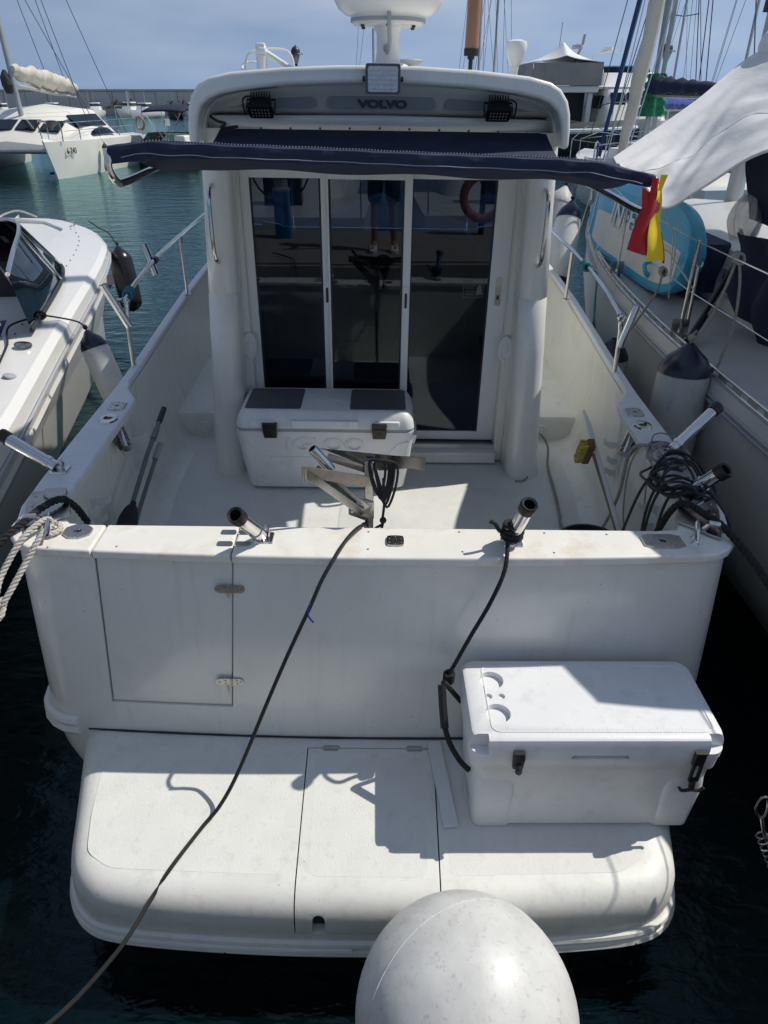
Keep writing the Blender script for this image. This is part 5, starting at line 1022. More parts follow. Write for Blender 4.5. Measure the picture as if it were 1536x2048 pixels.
# ================================================================== ROUND BUOY AND SPRING
t = thing('round_buoy', (0.225, 0.99, 0.26), 'large round scuffed white buoy floating in front of the swim platform', 'buoy')
RB, CB = 0.318, Vector((0.275, 0.99, 0.585))
m = MB(); m.sphere(CB, RB, 64, 40); obj('ball', m, 'buoy', t)
m = MB(); 
q = Quaternion(Vector((0.75, 0.3, 0.2)).normalized(), R(62))
m.tube([CB + q @ Vector((RB * 1.0003 * math.cos(a), RB * 1.0003 * math.sin(a), 0)) for a in [2 * math.pi * i / 80 for i in range(80)]], 0.0016, 5, closed=True); obj('mould_seam', m, 'buoy', t)
m = MB(); m.lathe([(0.09, -0.30), (0.07, -0.36), (0.05, -0.40), (0.02, -0.41)], CB, (0, 0, 1), 20); obj('eye_boss', m, 'fendnavy', t)
m = MB(); m.tube(spline([CB + Vector((0, 0, -0.38)), CB + Vector((-0.1, -0.15, -0.5)), CB + Vector((-0.1, -0.45, -0.2)), CB + Vector((-0.1, -0.55, 0.5))], 6), 0.009, 8); obj('buoy_rope', m, 'whiterope', t)
t = thing('mooring_spring', (1.385, 1.40, 0.5), 'steel coil mooring spring with a thimble at the right edge over dark water', 'spring')
m = MB(); m.tube(spline([(1.310, 1.50, 0.765), (1.287, 1.505, 0.80), (1.295, 1.515, 0.84), (1.315, 1.515, 0.85), (1.327, 1.51, 0.81), (1.320, 1.50, 0.775)], 6, True), 0.0045, 7, closed=True); obj('thimble', m, 'steel_used', t)
m = MB(); m.tube([(1.313, 1.50, 0.768), (1.325, 1.485, 0.72), (1.46, 1.39, 0.42)], 0.0065, 8); obj('core_rod', m, 'steel_used', t)
m = MB(); a = Vector((1.325, 1.483, 0.70)); b = Vector((1.50, 1.37, 0.34)); ax = (b - a).normalized(); u = ax.orthogonal().normalized(); w = ax.cross(u)
m.tube([a.lerp(b, i / 200) + (u * math.cos(i * 0.5) + w * math.sin(i * 0.5)) * (0.020 + 0.004 * i / 200) for i in range(201)], 0.0034, 6); obj('coil', m, 'steel_used', t)
m = MB(); m.tube(spline([(1.315, 1.515, 0.85), (1.6, 1.55, 0.95), (2.3, 1.5, 1.3), (2.6, 1.0, 1.5)], 6), 0.0035, 6); obj('eye_line', m, 'blackrope', t)

# ================================================================== QUAY BEHIND THE CAMERA
m = MB(); m.box(-14, 14, -1.9, 0.42, 0.55, 1.14); m.box(-14, 14, 0.36, 0.44, 0.9, 1.18); obj('quay', m, 'concrete', kind='structure')
q0 = bpy.data.objects['quay']
for i in range(13):
    m = MB(); y0 = -1.88 + 0.172 * i; m.box(-13.9, 13.9, y0, y0 + 0.162, 1.145, 1.2); obj('plank', m, 'teak', q0)
t = thing('service_post', (-1.31, -1.3, 1.2), 'blue service post standing on the quay, mirrored in the cabin door', 'post')
m = MB(); m.rloft([(1.2, -1.31, -1.3, 0.10, 0.11, 0.03), (1.78, -1.31, -1.3, 0.10, 0.10, 0.03)], 4); obj('column', m, 'bluepost', t)
m = MB(); m.lathe([(0.12, 1.78), (0.12, 1.81), (0.09, 1.83), (0.09, 1.97), (0.13, 1.97), (0.12, 2.02), (0, 2.04)], (-1.31, -1.3, 0), n=20); obj('lamp_head', m, 'lampglass', t)
t = thing('life_ring_stand', (1.38, -1.5, 1.2), 'orange life ring on a post on the quay, mirrored in the cabin door', 'life ring')
m = MB(); m.tube([(1.38, -1.5, 1.2), (1.38, -1.5, 2.1)], 0.04, 10); obj('post', m, 'lampmetal', t)
m = MB(); m.tube([(1.38 + 0.27 * math.cos(a), -1.43, 1.68 + 0.27 * math.sin(a)) for a in [2 * math.pi * i / 28 for i in range(28)]], 0.06, 12, closed=True); obj('ring', m, 'orange', t)
def far_hull(mb, X, L, B, zs, stern=0.9, bow=1.0, deep=0.3, zk=None):
    # simple hull loft: x abeam, y forward from stern
    mb.X = X; rg = []
    for i in range(13):
        s = i / 12; b = B / 2 * (stern + (1 - stern) * min(1, s / 0.4)) * (1 - max(0, (s - 0.5) / 0.5) ** 2.4 * 0.985); zt = zs + (bow - zs) * s ** 1.8
        y = L * s
        rg.append([(-b, y, zt), (-b * 0.98, y, zt * 0.6), (-b * 0.86, y - 0.02 * L * s, 0.12), (-b * 0.5, y - 0.04 * L * s, -deep), (b * 0.5, y - 0.04 * L * s, -deep), (b * 0.86, y - 0.02 * L * s, 0.12), (b * 0.98, y, zt * 0.6), (b, y, zt)])
    return mb.loft(rg)
for (x, y, L0, B0, lab) in ((-1.6, -2.4, 9.5, 3.0, 'white yacht stern across the quay on the left, mirrored in the cabin door'), (2.0, -2.5, 9.0, 3.0, 'white yacht stern across the quay on the right, mirrored in the cabin door')):
    t = thing('moored_yacht', (x, y, 0), lab, 'yacht'); X = Matrix.Translation((x, y, 0)) @ Matrix.Rotation(math.pi, 4, 'Z')
    obj('hull', far_hull(MB(), X, L0, B0, 1.3, bow=1.7), 'white', t)
    m = MB(X); m.rloft([(1.29, 0, 4.2, 0.95, 2.3, 0.4), (1.85, 0, 4.4, 0.8, 2.0, 0.4)], 5); obj('coachroof', m, 'white', t)
    m = MB(X); m.box(-0.3, 0.3, 1.2, 1.5, 1.3, 2.0); m.tube([(0.45 * math.cos(a), 1.1, 1.85 + 0.45 * math.sin(a)) for a in [2 * math.pi * i / 20 for i in range(20)]], 0.016, 6, closed=True); obj('wheel_pedestal', m, 'lampmetal', t)
    m = MB(X); m.tube([(-1.3, 0.05, 1.3), (-1.3, 0.05, 2.0), (-0.5, 0.02, 2.0)], 0.014, 6); m.tube([(1.3, 0.05, 1.3), (1.3, 0.05, 2.0), (0.5, 0.02, 2.0)], 0.014, 6); obj('pushpit', m, 'steel', t)
    m = MB(X); m.grid(lambda u, v: Vector(((u - 0.5) * 2.4, 2.1 + 2.0 * v, 3.0 + 0.2 * math.sin(math.pi * u))), 8, 3); obj('bimini', m, 'navy2', t, solid=0.006)
    m = MB(X); m.tube([(0, 4.6, 1.8), (0, 4.6, 12)], 0.09, 10); obj('mast', m, 'mast', t)

# ================================================================== LEFT: WHITE RUNABOUT
LB0 = Vector((-4.9, 10.2, 0)); LA = R(12)
LX = Matrix.Translation(LB0) @ Matrix.Rotation(LA, 4, 'Z') @ Matrix.Scale(-1, 4, (0, 1, 0))   # local: x to starboard, y = metres aft of the stem
HBL = [(0, 0.02), (0.1, 0.42), (0.46, 0.78), (1.17, 1.18), (1.93, 1.33), (3.3, 1.35), (4.85, 1.31), (9.0, 1.27)]
def lsh(s): return 1.40 - 0.28 * min(1, s / 7)
t = thing('runabout', (-3.8, 6.0, 0), 'white runabout with smoked windscreen moored on the left', 'boat'); LT = t
m = MB(LX); rg = []
for s in (0, 0.04, 0.1, 0.25, 0.46, 0.8, 1.17, 1.6, 1.93, 2.6, 3.3, 4.2, 5.2, 6.4, 7.6, 9.0):
    b = smooth_interp(HBL, s); zt = lsh(s); f = min(1, s / 2.5); fl = 0.29 * (0.35 + 0.65 * f)
    def P(b2, z): return [(b2, s + (1.37 - z) * 0.5 * (1 - f), z)]
    half = []
    for (bb, z) in ((b - 0.05, zt + 0.02), (b, zt - 0.03), (b + 0.012, zt - 0.12), (b - 0.015, zt - 0.15), (b - 0.07, zt - 0.32), (b - 0.06, zt - 0.36), (b - 0.16, 0.62), (b - 0.18, 0.58), (b - fl * 0.9, 0.12), (b - fl - 0.1, -0.1), (b * 0.45, -0.45)):
        half.append((max(0.01, bb), s + (1.37 - z) * 0.55 * (1 - f), z))
    rg.append([(-x, y, z) for x, y, z in reversed(half)] + half)
m.loft(rg, False, False); obj('hull', m, 'lboat', t, ang=28)
# deck with the open bow well
m = MB(LX); rg = []
for s in (0.02, 0.3, 0.45, 0.6, 1.0, 1.6, 2.3, 2.9, 3.5, 4.3, 5.3, 7.0, 9.0):
    b = smooth_interp(HBL, s) - 0.05; zt = lsh(s) + 0.02; well = 0.0 if (s < 0.4) else (min(b - 0.33, 0.72) if s < 2.35 else (0.62 if s >= 2.9 else 0.0))
    if s > 4.0: well = b - 0.70
    inn = max(0.001, well); crown = 0.05 if s < 4 else 0.02
    row = []
    for k in range(7):
        x = b + (inn - b) * k / 6; row.append((x, s, zt + crown * math.sin(math.pi / 2 * min(1, (b - x) / 0.7))))
    if well: row.append((inn - 0.02, s, 0.75))
    else: row.append((0.0, s, zt + crown))
    rg.append([(-x, y, z) for x, y, z in reversed(row)] + row)
m.loft(rg, False, False); obj('deck', m, 'lboat', t, ang=40)
m = MB(LX); m.add([(-1.2, 0.5, 0.74), (1.2, 0.5, 0.74), (1.2, 9, 0.74), (-1.2, 9, 0.74)], [(0, 1, 2, 3)]); obj('cockpit_floor', m, 'charcoal', t)
m = MB(LX)
for sg in (-1, 1): m.rloft([(0.74, sg * 0.42, 1.5, 0.16, 0.7, 0.1), (1.12, sg * 0.42, 1.5, 0.18, 0.72, 0.1), (1.2, sg * 0.42, 1.5, 0.15, 0.69, 0.1)], 4)
obj('bow_seat', m, 'plastic', t)
m = MB(LX); m.box(-0.75, -0.1, 4.5, 5.1, 0.74, 1.25); m.box(-0.75, -0.1, 5.0, 5.15, 1.2, 1.7); m.box(0.25, 0.9, 4.5, 5.1, 0.74, 1.25); m.box(0.25, 0.9, 5.0, 5.15, 1.2, 1.7); obj('helm_seats', m, 'navyseat', t, bevel=0.05)
for sg in (-0.65, 0.65): m = MB(LX); m.box(sg - 0.35, sg + 0.35, 3.4, 4.0, 0.74, 1.5); obj('dash', m, 'charcoal', t, bevel=0.05); pass
base = [(0.0, 2.75), (0.45, 2.72), (0.82, 2.78), (1.02, 3.0), (1.12, 3.6), (1.14, 4.4), (1.14, 5.1)]; topp = [(0.0, 3.45), (0.40, 3.43), (0.70, 3.48), (0.86, 3.65), (0.97, 4.1), (1.05, 4.7), (1.10, 5.2)]
zb = lambda s: lsh(s) + 0.075; zt_ = [1.88, 1.88, 1.87, 1.86, 1.84, 1.80, 1.72]
bl = [(x, s, zb(s)) for x, s in base]; tl = [(p[0], p[1], z) for p, z in zip(topp, zt_)]
B2 = [(-x, y, z) for x, y, z in reversed(bl[1:])] + bl; T2 = [(-x, y, z) for x, y, z in reversed(tl[1:])] + tl
for (a, b) in ((0, 4), (4, 8), (8, 12)):
    m = MB(LX); m.slab(lambda u, v: Vector(B2[a + round(u * (b - a))]).lerp(Vector(T2[a + round(u * (b - a))]), v), b - a, 1, (0, 0.006, 0)); obj('windscreen_pane', m, 'wsglass', t)
m = MB(LX); m.tube(spline(B2, 4), 0.02, 8); obj('windscreen_base', m, 'lampmetal', t)
m = MB(LX); m.tube(spline(T2, 4), 0.018, 8); wf = obj('windscreen_frame', m, 'steel', t)
for k in (2, 3, 9, 10):
    m = MB(LX); m.tube([B2[k], T2[k]], 0.016, 8); obj('windscreen_post', m, 'steel', t)
for sg in (-1, 1):
    m = MB(LX); m.tube([(sg * 1.0, 4.6, 1.40), (sg * 1.0, 5.4, 2.15), (sg * 1.0, 5.9, 2.30)], 0.013, 8); obj('bimini_tube', m, 'steel', t)
    m = MB(LX); m.tube([(sg * 0.98, 5.3, 1.38), (sg * 1.0, 5.6, 2.2), (sg * 1.0, 5.9, 2.30)], 0.013, 8); obj('bimini_tube', m, 'steel', t)
m = MB(LX); m.tube(spline([(-1.1, 5.9, 2.28), (-0.6, 6.0, 2.36), (0, 6.0, 2.38), (0.6, 6.0, 2.36), (1.1, 5.9, 2.28)], 6), 0.09, 10); obj('folded_bimini', m, 'navy2', t)
m = MB(LX); m.lathe([(0.065, 0), (0.06, 0.012), (0.03, 0.018), (0, 0.018)], (1.12, 5.35, lsh(5.35) + 0.045), (0.15, 0, 1), 20); obj('deck_filler', m, 'steel_used', t)
m = MB(LX); m.lathe([(0.045, 0), (0.042, 0.01), (0.03, 0.014), (0, 0.016)], (1.15, 5.95, lsh(5.95) + 0.03), (0.25, 0, 1), 16); obj('filler_cap', m, 'plasticg', t)
for k in range(6):
    m = MB(LX); m.lathe([(0.03, 0), (0.026, 0.01), (0, 0.012)], (smooth_interp(HBL, 6.4 + 0.12 * (k % 3)) - 0.125, 6.45 + 0.12 * (k % 3) + (0.9 if k > 2 else 0), 0.74), (1, 0, 0.1), 12); obj('hull_vent', m, 'black', t)
m = MB(LX); m.tube([(smooth_interp(HBL, s) + 0.02, s + (1.37 - 1.2) * 0.55 * (1 - min(1, s / 2.5)), lsh(s) - 0.135) for s in (0.25, 0.5, 0.8, 1.17, 1.6, 2, 2.6, 3.3, 4.2, 5.2, 6.4, 7.6, 9)], 0.014, 7); obj('rub_rail', m, 'plasticg', t)
for s in (0.75, 4.75):
    m = MB(LX); b = smooth_interp(HBL, s) - 0.16; z = lsh(s) + 0.09; m.tube([(b, s - 0.09, z), (b, s + 0.09, z)], 0.011, 8); m.tube([(b, s - 0.03, z - 0.05), (b, s - 0.03, z)], 0.009, 6); m.tube([(b, s + 0.03, z - 0.05), (b, s + 0.03, z)], 0.009, 6); obj('cleat', m, 'steel', t)
m = MB(LX)
for i in range(22):
    s = 1.0 + i * 0.24; b = smooth_interp(HBL, s) - 0.30; m.lathe([(0.009, 0), (0.007, 0.008), (0, 0.009)], (b, s, lsh(s) + 0.045), (0, 0, 1), 6)
obj('snap_stud', m, 'lampmetal', t, kind='stuff')

def fender(name, top, bot, r, m_body, m_top, label, rope=None, ropemat='blackrope', both=True):
    top = Vector(top); bot = Vector(bot); ax = (bot - top).normalized(); L0 = (bot - top).length
    t = thing(name, bot, label, 'fender', 'boat fenders')
    m = MB(); m.lathe([(r * 0.62, 0.155 * L0), (r * 0.95, 0.19 * L0), (r, 0.25 * L0), (r * 1.02, 0.5 * L0), (r, 0.8 * L0), (r * 0.94, 0.87 * L0), (r * 0.62, 0.94 * L0)], top, ax, 28); obj('body', m, m_body, t)
    m = MB(); m.lathe([(0.018, 0), (0.03, 0.012 * L0), (r * 0.42, 0.05 * L0), (r * 0.75, 0.10 * L0), (r * 0.985, 0.175 * L0), (r * 1.006, 0.21 * L0), (r * 0.99, 0.212 * L0), (r * 0.7, 0.19 * L0)], top, ax, 28, caps=False); obj('top_cap', m, m_top, t)
    if both:
        m = MB(); m.lathe([(r * 0.94, 0.865 * L0), (r * 0.985, 0.868 * L0), (r * 0.82, 0.92 * L0), (r * 0.5, 0.965 * L0), (0.03, 0.99 * L0), (0, L0)], top, ax, 28, caps=False); obj('bottom_cap', m, m_top, t)
    if rope:
        m = MB(); m.strands(spline([top + ax * 0.01] + [Vector(p) for p in rope], 8), 0.0075, 30, 3, 5); m.sphere(top - ax * 0.03, 0.022, 10, 6); obj('hanging_rope', m, ropemat, t)
    return t
ck = LX @ Vector((1.15, 4.75, lsh(4.75) + 0.09)); ck2 = LX @ Vector((1.0, 0.75, lsh(0.75) + 0.09))
fender('fender', (-2.50, 5.93, 1.13), (-2.25, 5.75, 0.45), 0.115, 'fender', 'fendnavy', 'clean white fender with navy top hanging from the left runabout', [(-2.57, 5.95, 1.2), ck], both=False)
fender('fender', (-3.32, 9.3, 1.22), (-3.2, 9.1, 0.45), 0.14, 'lblack', 'lblack', 'black fender hanging from the bow of the left runabout', [(-3.42, 9.36, 1.36), (-3.55, 9.4, 1.42), ck2])
m = MB(); m.tube(spline([ck + Vector((0.02, 0, 0)), ck + Vector((-0.15, -0.25, -0.02)), ck + Vector((-0.02, -0.6, -0.06)), ck + Vector((0.1, -1.0, -0.08)), ck + Vector((0.3, -1.6, -0.10)), ck + Vector((0.2, -2.2, -0.06))], 7), 0.008, 7)
for i in range(5): m.tube([ck + Vector((0, 0.012 * i - 0.03, 0)) + Vector((0.028 * math.cos(a), 0.02 * math.sin(a + i), 0.028 * math.sin(a))) for a in [2 * math.pi * j / 12 for j in range(12)]], 0.011, 6, closed=True)
obj('deck_line', m, 'blackrope', label='black line made fast to the left runabout cleat', cat='rope')
m = MB(); m.strands(spline([LX @ Vector((0.25, 0.15, 1.45)), LX @ Vector((0.0, 0.05, 1.52)), LX @ Vector((-0.2, 0.2, 1.46)), LX @ Vector((0.1, 0.3, 1.45))], 8), 0.013, 14); obj('bow_line', m, 'whiterope', label='pale rope end lying on the runabout bow', cat='rope')

# ================================================================== RIGHT: SAILING YACHT
t = thing('sailing_yacht', (3.6, 6, 0), 'white sailing yacht with grey side deck moored close on the right', 'yacht'); ST = t
SB = [(0.9, 1.50), (2.0, 1.66), (3.2, 1.72), (5.0, 1.70), (6.8, 1.56), (9.0, 1.12), (10.5, 0.66), (11.6, 0.2), (12.0, 0.02)]
SCX = 3.62
def sb(y): return smooth_interp(SB, y)
SY = [0.9, 1.6, 2.4, 3.2, 4.1, 5.0, 5.9, 6.8, 7.9, 9.0, 9.8, 10.5, 11.1, 11.6, 12.0]
m = MB(); rg = []
for y in SY:
    b = sb(y); zt = 1.48 + 0.012 * max(0, y - 5)
    half = [(b, zt), (b + 0.006, zt - 0.05), (b + 0.012, zt - 0.11), (b - 0.01, zt - 0.13), (b - 0.02, 0.95), (b - 0.10 * b, 0.5), (b * 0.78, 0.16), (b * 0.58, -0.1), (b * 0.2, -0.5)]
    rg.append([Vector((SCX - x, y, z)) for x, z in half] + [Vector((SCX + x, y, z)) for x, z in reversed(half)])
m.loft(rg, False, False); n = len(rg[0]); m.f.append(tuple(range(n))); obj('hull', m, 'sboat', t, ang=30)
m = MB(); rg = [[Vector((SCX - sb(y), y, 1.482 + 0.012 * max(0, y - 5))), Vector((SCX - sb(y) * 0.6, y, 1.50 + 0.012 * max(0, y - 5))), Vector((SCX, y, 1.52 + 0.012 * max(0, y - 5))), Vector((SCX + sb(y) * 0.6, y, 1.50 + 0.012 * max(0, y - 5))), Vector((SCX + sb(y), y, 1.482 + 0.012 * max(0, y - 5)))] for y in SY]
m.loft(rg, False, False); obj('deck', m, 'deckgrey', t)
m = MB()
for k, dz in ((0, 1.40), (1, 1.37)): m.tube([(SCX - sb(y) - 0.016, y, dz + 0.012 * max(0, y - 5)) for y in SY[:-1]], 0.010, 6)
obj('rub_strake', m, 'plasticg', t)
# perforated toe rail: base, top bar and webs
m = MB()
yy = [0.95 + 0.25 * i for i in range(43)]
for zo, r in ((1.487, 0.010), (1.528, 0.009)): m.tube([(SCX - sb(y) + 0.02, y, zo + 0.012 * max(0, y - 5)) for y in yy], r, 6)
for i in range(58):
    y = 1.0 + 0.18 * i; x = SCX - sb(y) + 0.02; z = 1.49 + 0.012 * max(0, y - 5); m.box(x - 0.004, x + 0.004, y - 0.055, y + 0.055, z, z + 0.04)
obj('toe_rail', m, 'alu', t)
# coachroof with a port light
m = MB(); rg = []
for y, w, zt in ((2.9, 1.02, 1.80), (3.3, 1.05, 1.86), (4.5, 1.06, 1.90), (6.0, 1.0, 1.92), (7.5, 0.8, 1.90), (8.8, 0.5, 1.78), (9.4, 0.2, 1.62)):
    rg.append([Vector((SCX - w - 0.06, y, 1.49)), Vector((SCX - w - 0.02, y, 1.49 + (zt - 1.49) * 0.5)), Vector((SCX - w + 0.03, y, zt - 0.05)), Vector((SCX - w + 0.13, y, zt)), Vector((SCX, y, zt + 0.05)), Vector((SCX + w - 0.13, y, zt)), Vector((SCX + w - 0.03, y, zt - 0.05)), Vector((SCX + w + 0.06, y, 1.49))])
m.loft(rg, False, False); m.f.append(tuple(range(8))); obj('coachroof', m, 'sboat', t, ang=35)
for y in (5.15, 6.6):
    X = frame((SCX - 1.068 if y < 6 else SCX - 1.0, y, 1.675), (0.03, 1, 0), (0.14, 0, 1)); m = MB(X)
    P1, P2 = m.rring(0, 0, 0.26, 0.085, 0.07, 0, 5), m.rring(0, 0, 0.20, 0.055, 0.05, 0, 5)
    m.loft([[q + Vector((0, 0, -0.02)) for q in P1], [q + Vector((0, 0, 0.012)) for q in P1], [q + Vector((0, 0, 0.012)) for q in P2], [q + Vector((0, 0, 0.0)) for q in P2]], True, False); pl = obj('port_light', m, 'plasticg', t)
    m = MB(X); m.loft([[q + Vector((0, 0, zz)) for q in m.rring(0, 0, 0.205, 0.058, 0.05, 0, 5)] for zz in (-0.01, 0.003)]); obj('port_glass', m, 'smoke', pl)
def stanch(y, double=False):
    x = SCX - sb(y) + 0.055; z = 1.50 + 0.012 * max(0, y - 5); m = MB()
    m.tube([(x, y, z), (x, y + 0.0, z + 0.60)], 0.0125, 8); m.lathe([(0.032, 0), (0.032, 0.01), (0.018, 0.06), (0.018, 0.07)], (x, y, z - 0.01), (0, 0, 1), 12)
    s = obj('stanchion', m, 'steel_used', t)
    m = MB(); m.box(x - 0.06, x + 0.05, y - 0.004, y + 0.004, z + 0.02, z + 0.12); obj('stanchion_plate', m, 'steel_used', s)
    if double:
        m = MB(); m.tube([(x + 0.05, y + 0.02, z), (x + 0.04, y + 0.02, z + 0.44)], 0.011, 8); m.tube([(x + 0.04 + 0.022 * math.cos(a), y + 0.02, z + 0.46 + 0.022 * math.sin(a)) for a in [2 * math.pi * i / 14 for i in range(14)]], 0.006, 6, closed=True); obj('eye_post', m, 'steel_used', s)
for y, db in ((2.7, False), (4.5, True), (6.25, False), (7.9, False), (9.5, False)): stanch(y, db)
for zo in (0.59, 0.30):
    m = MB(); m.tube([(SCX - sb(y) + 0.055, y, 1.50 + 0.012 * max(0, y - 5) + zo) for y in (1.2, 2.7, 4.5, 6.25, 7.9, 9.5, 11.2)], 0.004, 6); obj('lifeline', m, 'steel', t)
m = MB(); m.tube(spline([(SCX - 0.3, 12.0, 1.6), (SCX - 0.35, 11.9, 2.2), (SCX - 0.66, 10.9, 2.2), (SCX - 0.7, 10.6, 1.6)], 5), 0.0125, 8); m.tube(spline([(SCX + 0.3, 12.0, 1.6), (SCX + 0.35, 11.9, 2.2), (SCX + 0.66, 10.9, 2.2), (SCX + 0.7, 10.6, 1.6)], 5), 0.0125, 8); m.tube([(SCX - 0.35, 11.9, 2.2), (SCX, 12.15, 2.22), (SCX + 0.35, 11.9, 2.2)], 0.0125, 8); obj('pulpit', m, 'steel', t)
m = MB(); m.tube([(SCX + 0.02, 7.85, 1.6), (SCX + 0.02, 7.85, 15)], 0.105, 16, sq=0.75); mast = obj('mast', m, 'mast', t)
m = MB(); m.tube([(SCX - 0.11, 7.75, 3.5), (SCX - 0.11, 7.72, 3.8)], 0.045, 10); obj('mast_winch', m, 'lampmetal', mast)
for zz in (4.0, 3.88): m = MB(); m.tube([(SCX - 0.05, 7.7, zz), (SCX - 0.32, 7.7, zz - 0.05)], 0.012, 6); obj('mast_step', m, 'lampmetal', mast)
m = MB(); m.tube([(SCX - 0.05, 7.75, 3.15), (SCX - 0.05, 3.6, 3.05)], 0.07, 12); obj('boom', m, 'mast', t)
m = MB(); m.grid(lambda u, v: Vector((SCX - 0.05 + 0.10 * math.cos(math.pi * (v * 1.6 - 0.3)) , 7.7 - 4.0 * u, 3.24 + 0.13 * math.sin(math.pi * (v * 1.6 - 0.3)) + 0.02 * math.sin(u * 40))), 30, 10); obj('sail_bundle', m, 'tent', t)
m = MB()
for (xa, ya, za, xb, yb, zb_) in ((SCX - 1.5, 7.6, 1.55, SCX, 7.85, 14.8), (SCX - 1.5, 7.2, 1.55, SCX - 0.05, 7.85, 8.6), (SCX - 0.02, 11.9, 1.6, SCX, 7.9, 14.6), (SCX - 1.47, 8.1, 1.55, SCX - 0.05, 7.85, 8.6)): m.tube([(xa, ya, za), (xb, yb, zb_)], 0.005, 6)
obj('shroud', m, 'steel', t)
m = MB(); m.tube([(SCX - 0.08, 7.8, 5.2), (SCX - 1.25, 7.75, 5.35)], 0.035, 8); obj('spreader', m, 'mast', mast)
m = MB(); m.tube([(SCX - 0.05, 7.75, 3.9), (SCX - 1.0, 8.8, 4.75)], 0.02, 8); obj('whisker_pole', m, 'lampmetal', mast)
m = MB(); m.tube([(SCX - 1.66, 4.35, 1.52), (SCX - 1.35, 4.72, 1.8), (SCX - 0.9, 5.25, 2.2), (SCX - 0.5, 5.7, 2.6)], 0.017, 10); m.tube([(SCX - 1.66, 4.35, 1.52), (SCX - 1.52, 4.51, 1.64)], 0.024, 10); obj('vang_strut', m, 'blackpl', t)
# sun tent over the boom
t2 = thing('sun_tent', (2.6, 4.6, 2.2), 'white canvas sun tent stretched over the boom of the right yacht', 'tent')
LOW = [(1.92, 5.55, 2.31), (1.87, 4.95, 2.225), (1.86, 4.4, 2.40), (1.87, 3.8, 2.62), (1.93, 3.2, 2.70), (2.0, 2.65, 2.72), (2.16, 2.28, 2.73)]
HI = [(1.90, 6.35, 2.42), (2.75, 7.1, 2.80), (3.55, 7.75, 3.22), (3.58, 6.0, 3.32), (3.6, 4.6, 3.36), (3.6, 3.3, 3.38), (3.6, 2.2, 3.38)]
lo_ = spline(LOW, 6); hi_ = spline(HI, 6)
def tent(u, v):
    k = u * 36; i = min(35, int(k)); f = k - i
    a = lo_[i].lerp(lo_[i + 1], f); b = hi_[i].lerp(hi_[i + 1], f); p = a.lerp(b, v)
    s = math.sin(math.pi * v)
    p.z += -0.10 * s * (0.4 + u) + 0.012 * math.sin(v * 34 + u * 7) * s + 0.016 * math.sin(u * 26 + v * 11) * s + 0.02 * math.sin(u * 60 - v * 20) * (1 - v) * s
    return p
m = MB(); m.slab(tent, 72, 40, (0.0, 0.0, 0.005)); obj('canvas', m, 'tent', t2)
m = MB(); m.tube([tent(i / 72, 0.0) for i in range(73)], 0.008, 6); obj('hem_rope', m, 'tent', t2)
m = MB(); m.tube([tent(0.0, i / 20) + Vector((0, 0, -0.004)) for i in range(21)], 0.007, 6); obj('front_hem', m, 'stitch', t2)
m = MB(); m.tube([tent(i / 36, 0.42) + Vector((0, 0, 0.006)) for i in range(37)], 0.004, 5); obj('seam', m, 'tent', t2)
m = MB(); m.tube([LOW[1], (1.97, 4.95, 2.05), (1.98, 4.9, 1.80)], 0.004, 6); m.tube([LOW[0], (2.0, 5.9, 2.1)], 0.004, 6); obj('tie_line', m, 'whiterope', t2)
# navy cloths at the cockpit of the yacht
def cloth(name, x, y0, y1, z0, z1, lab, seed):
    r = random.Random(seed); m = MB(); ph = [r.uniform(0, 6) for _ in range(4)]
    m.slab(lambda u, v: Vector((x + 0.05 * math.sin(u * 13 + ph[0]) + 0.03 * math.sin(v * 6 + ph[1]) + 0.10 * v, y0 + (y1 - y0) * u + 0.03 * math.sin(v * 8 + ph[2]), z1 - (z1 - z0) * v - 0.06 * math.sin(u * 4 + ph[3]) * v)), 30, 16, (0.012, 0, 0))
    obj(name, m, 'navy2', label=lab, cat='cover')
cloth('canvas_cover', 2.38, 4.2, 5.05, 1.53, 2.08, 'navy canvas cover hanging on the right yacht cabin side', 4)
cloth('canvas_cover', 2.33, 3.2, 4.95, 2.17, 2.62, 'navy canvas flap hanging under the sun tent at the right edge', 9)
m = MB(); m.tube([(2.5, 4.6, 1.95), (2.52, 4.75, 2.2)], 0.014, 6); m.tube([(2.5, 4.4, 2.1), (2.55, 4.35, 2.3)], 0.012, 6); obj('strap', m, 'black', label='black strap joining the navy covers on the right yacht', cat='strap')
m = MB()
def bag(u, v):
    a = 2 * math.pi * u; zz = 2.02 + 0.30 * v; r = 0.10 * (math.sin(math.pi * min(1, 0.15 + 0.8 * v)) ** 0.6) * (1 + 0.16 * math.sin(a * 5 + v * 4) + 0.08 * math.sin(a * 11))
    return Vector((2.43 + r * math.cos(a), 4.95 + r * math.sin(a), zz))
m.grid(bag, 40, 14); obj('plastic_bag', m, 'bag', label='crumpled clear plastic bag hanging near the navy covers', cat='bag')
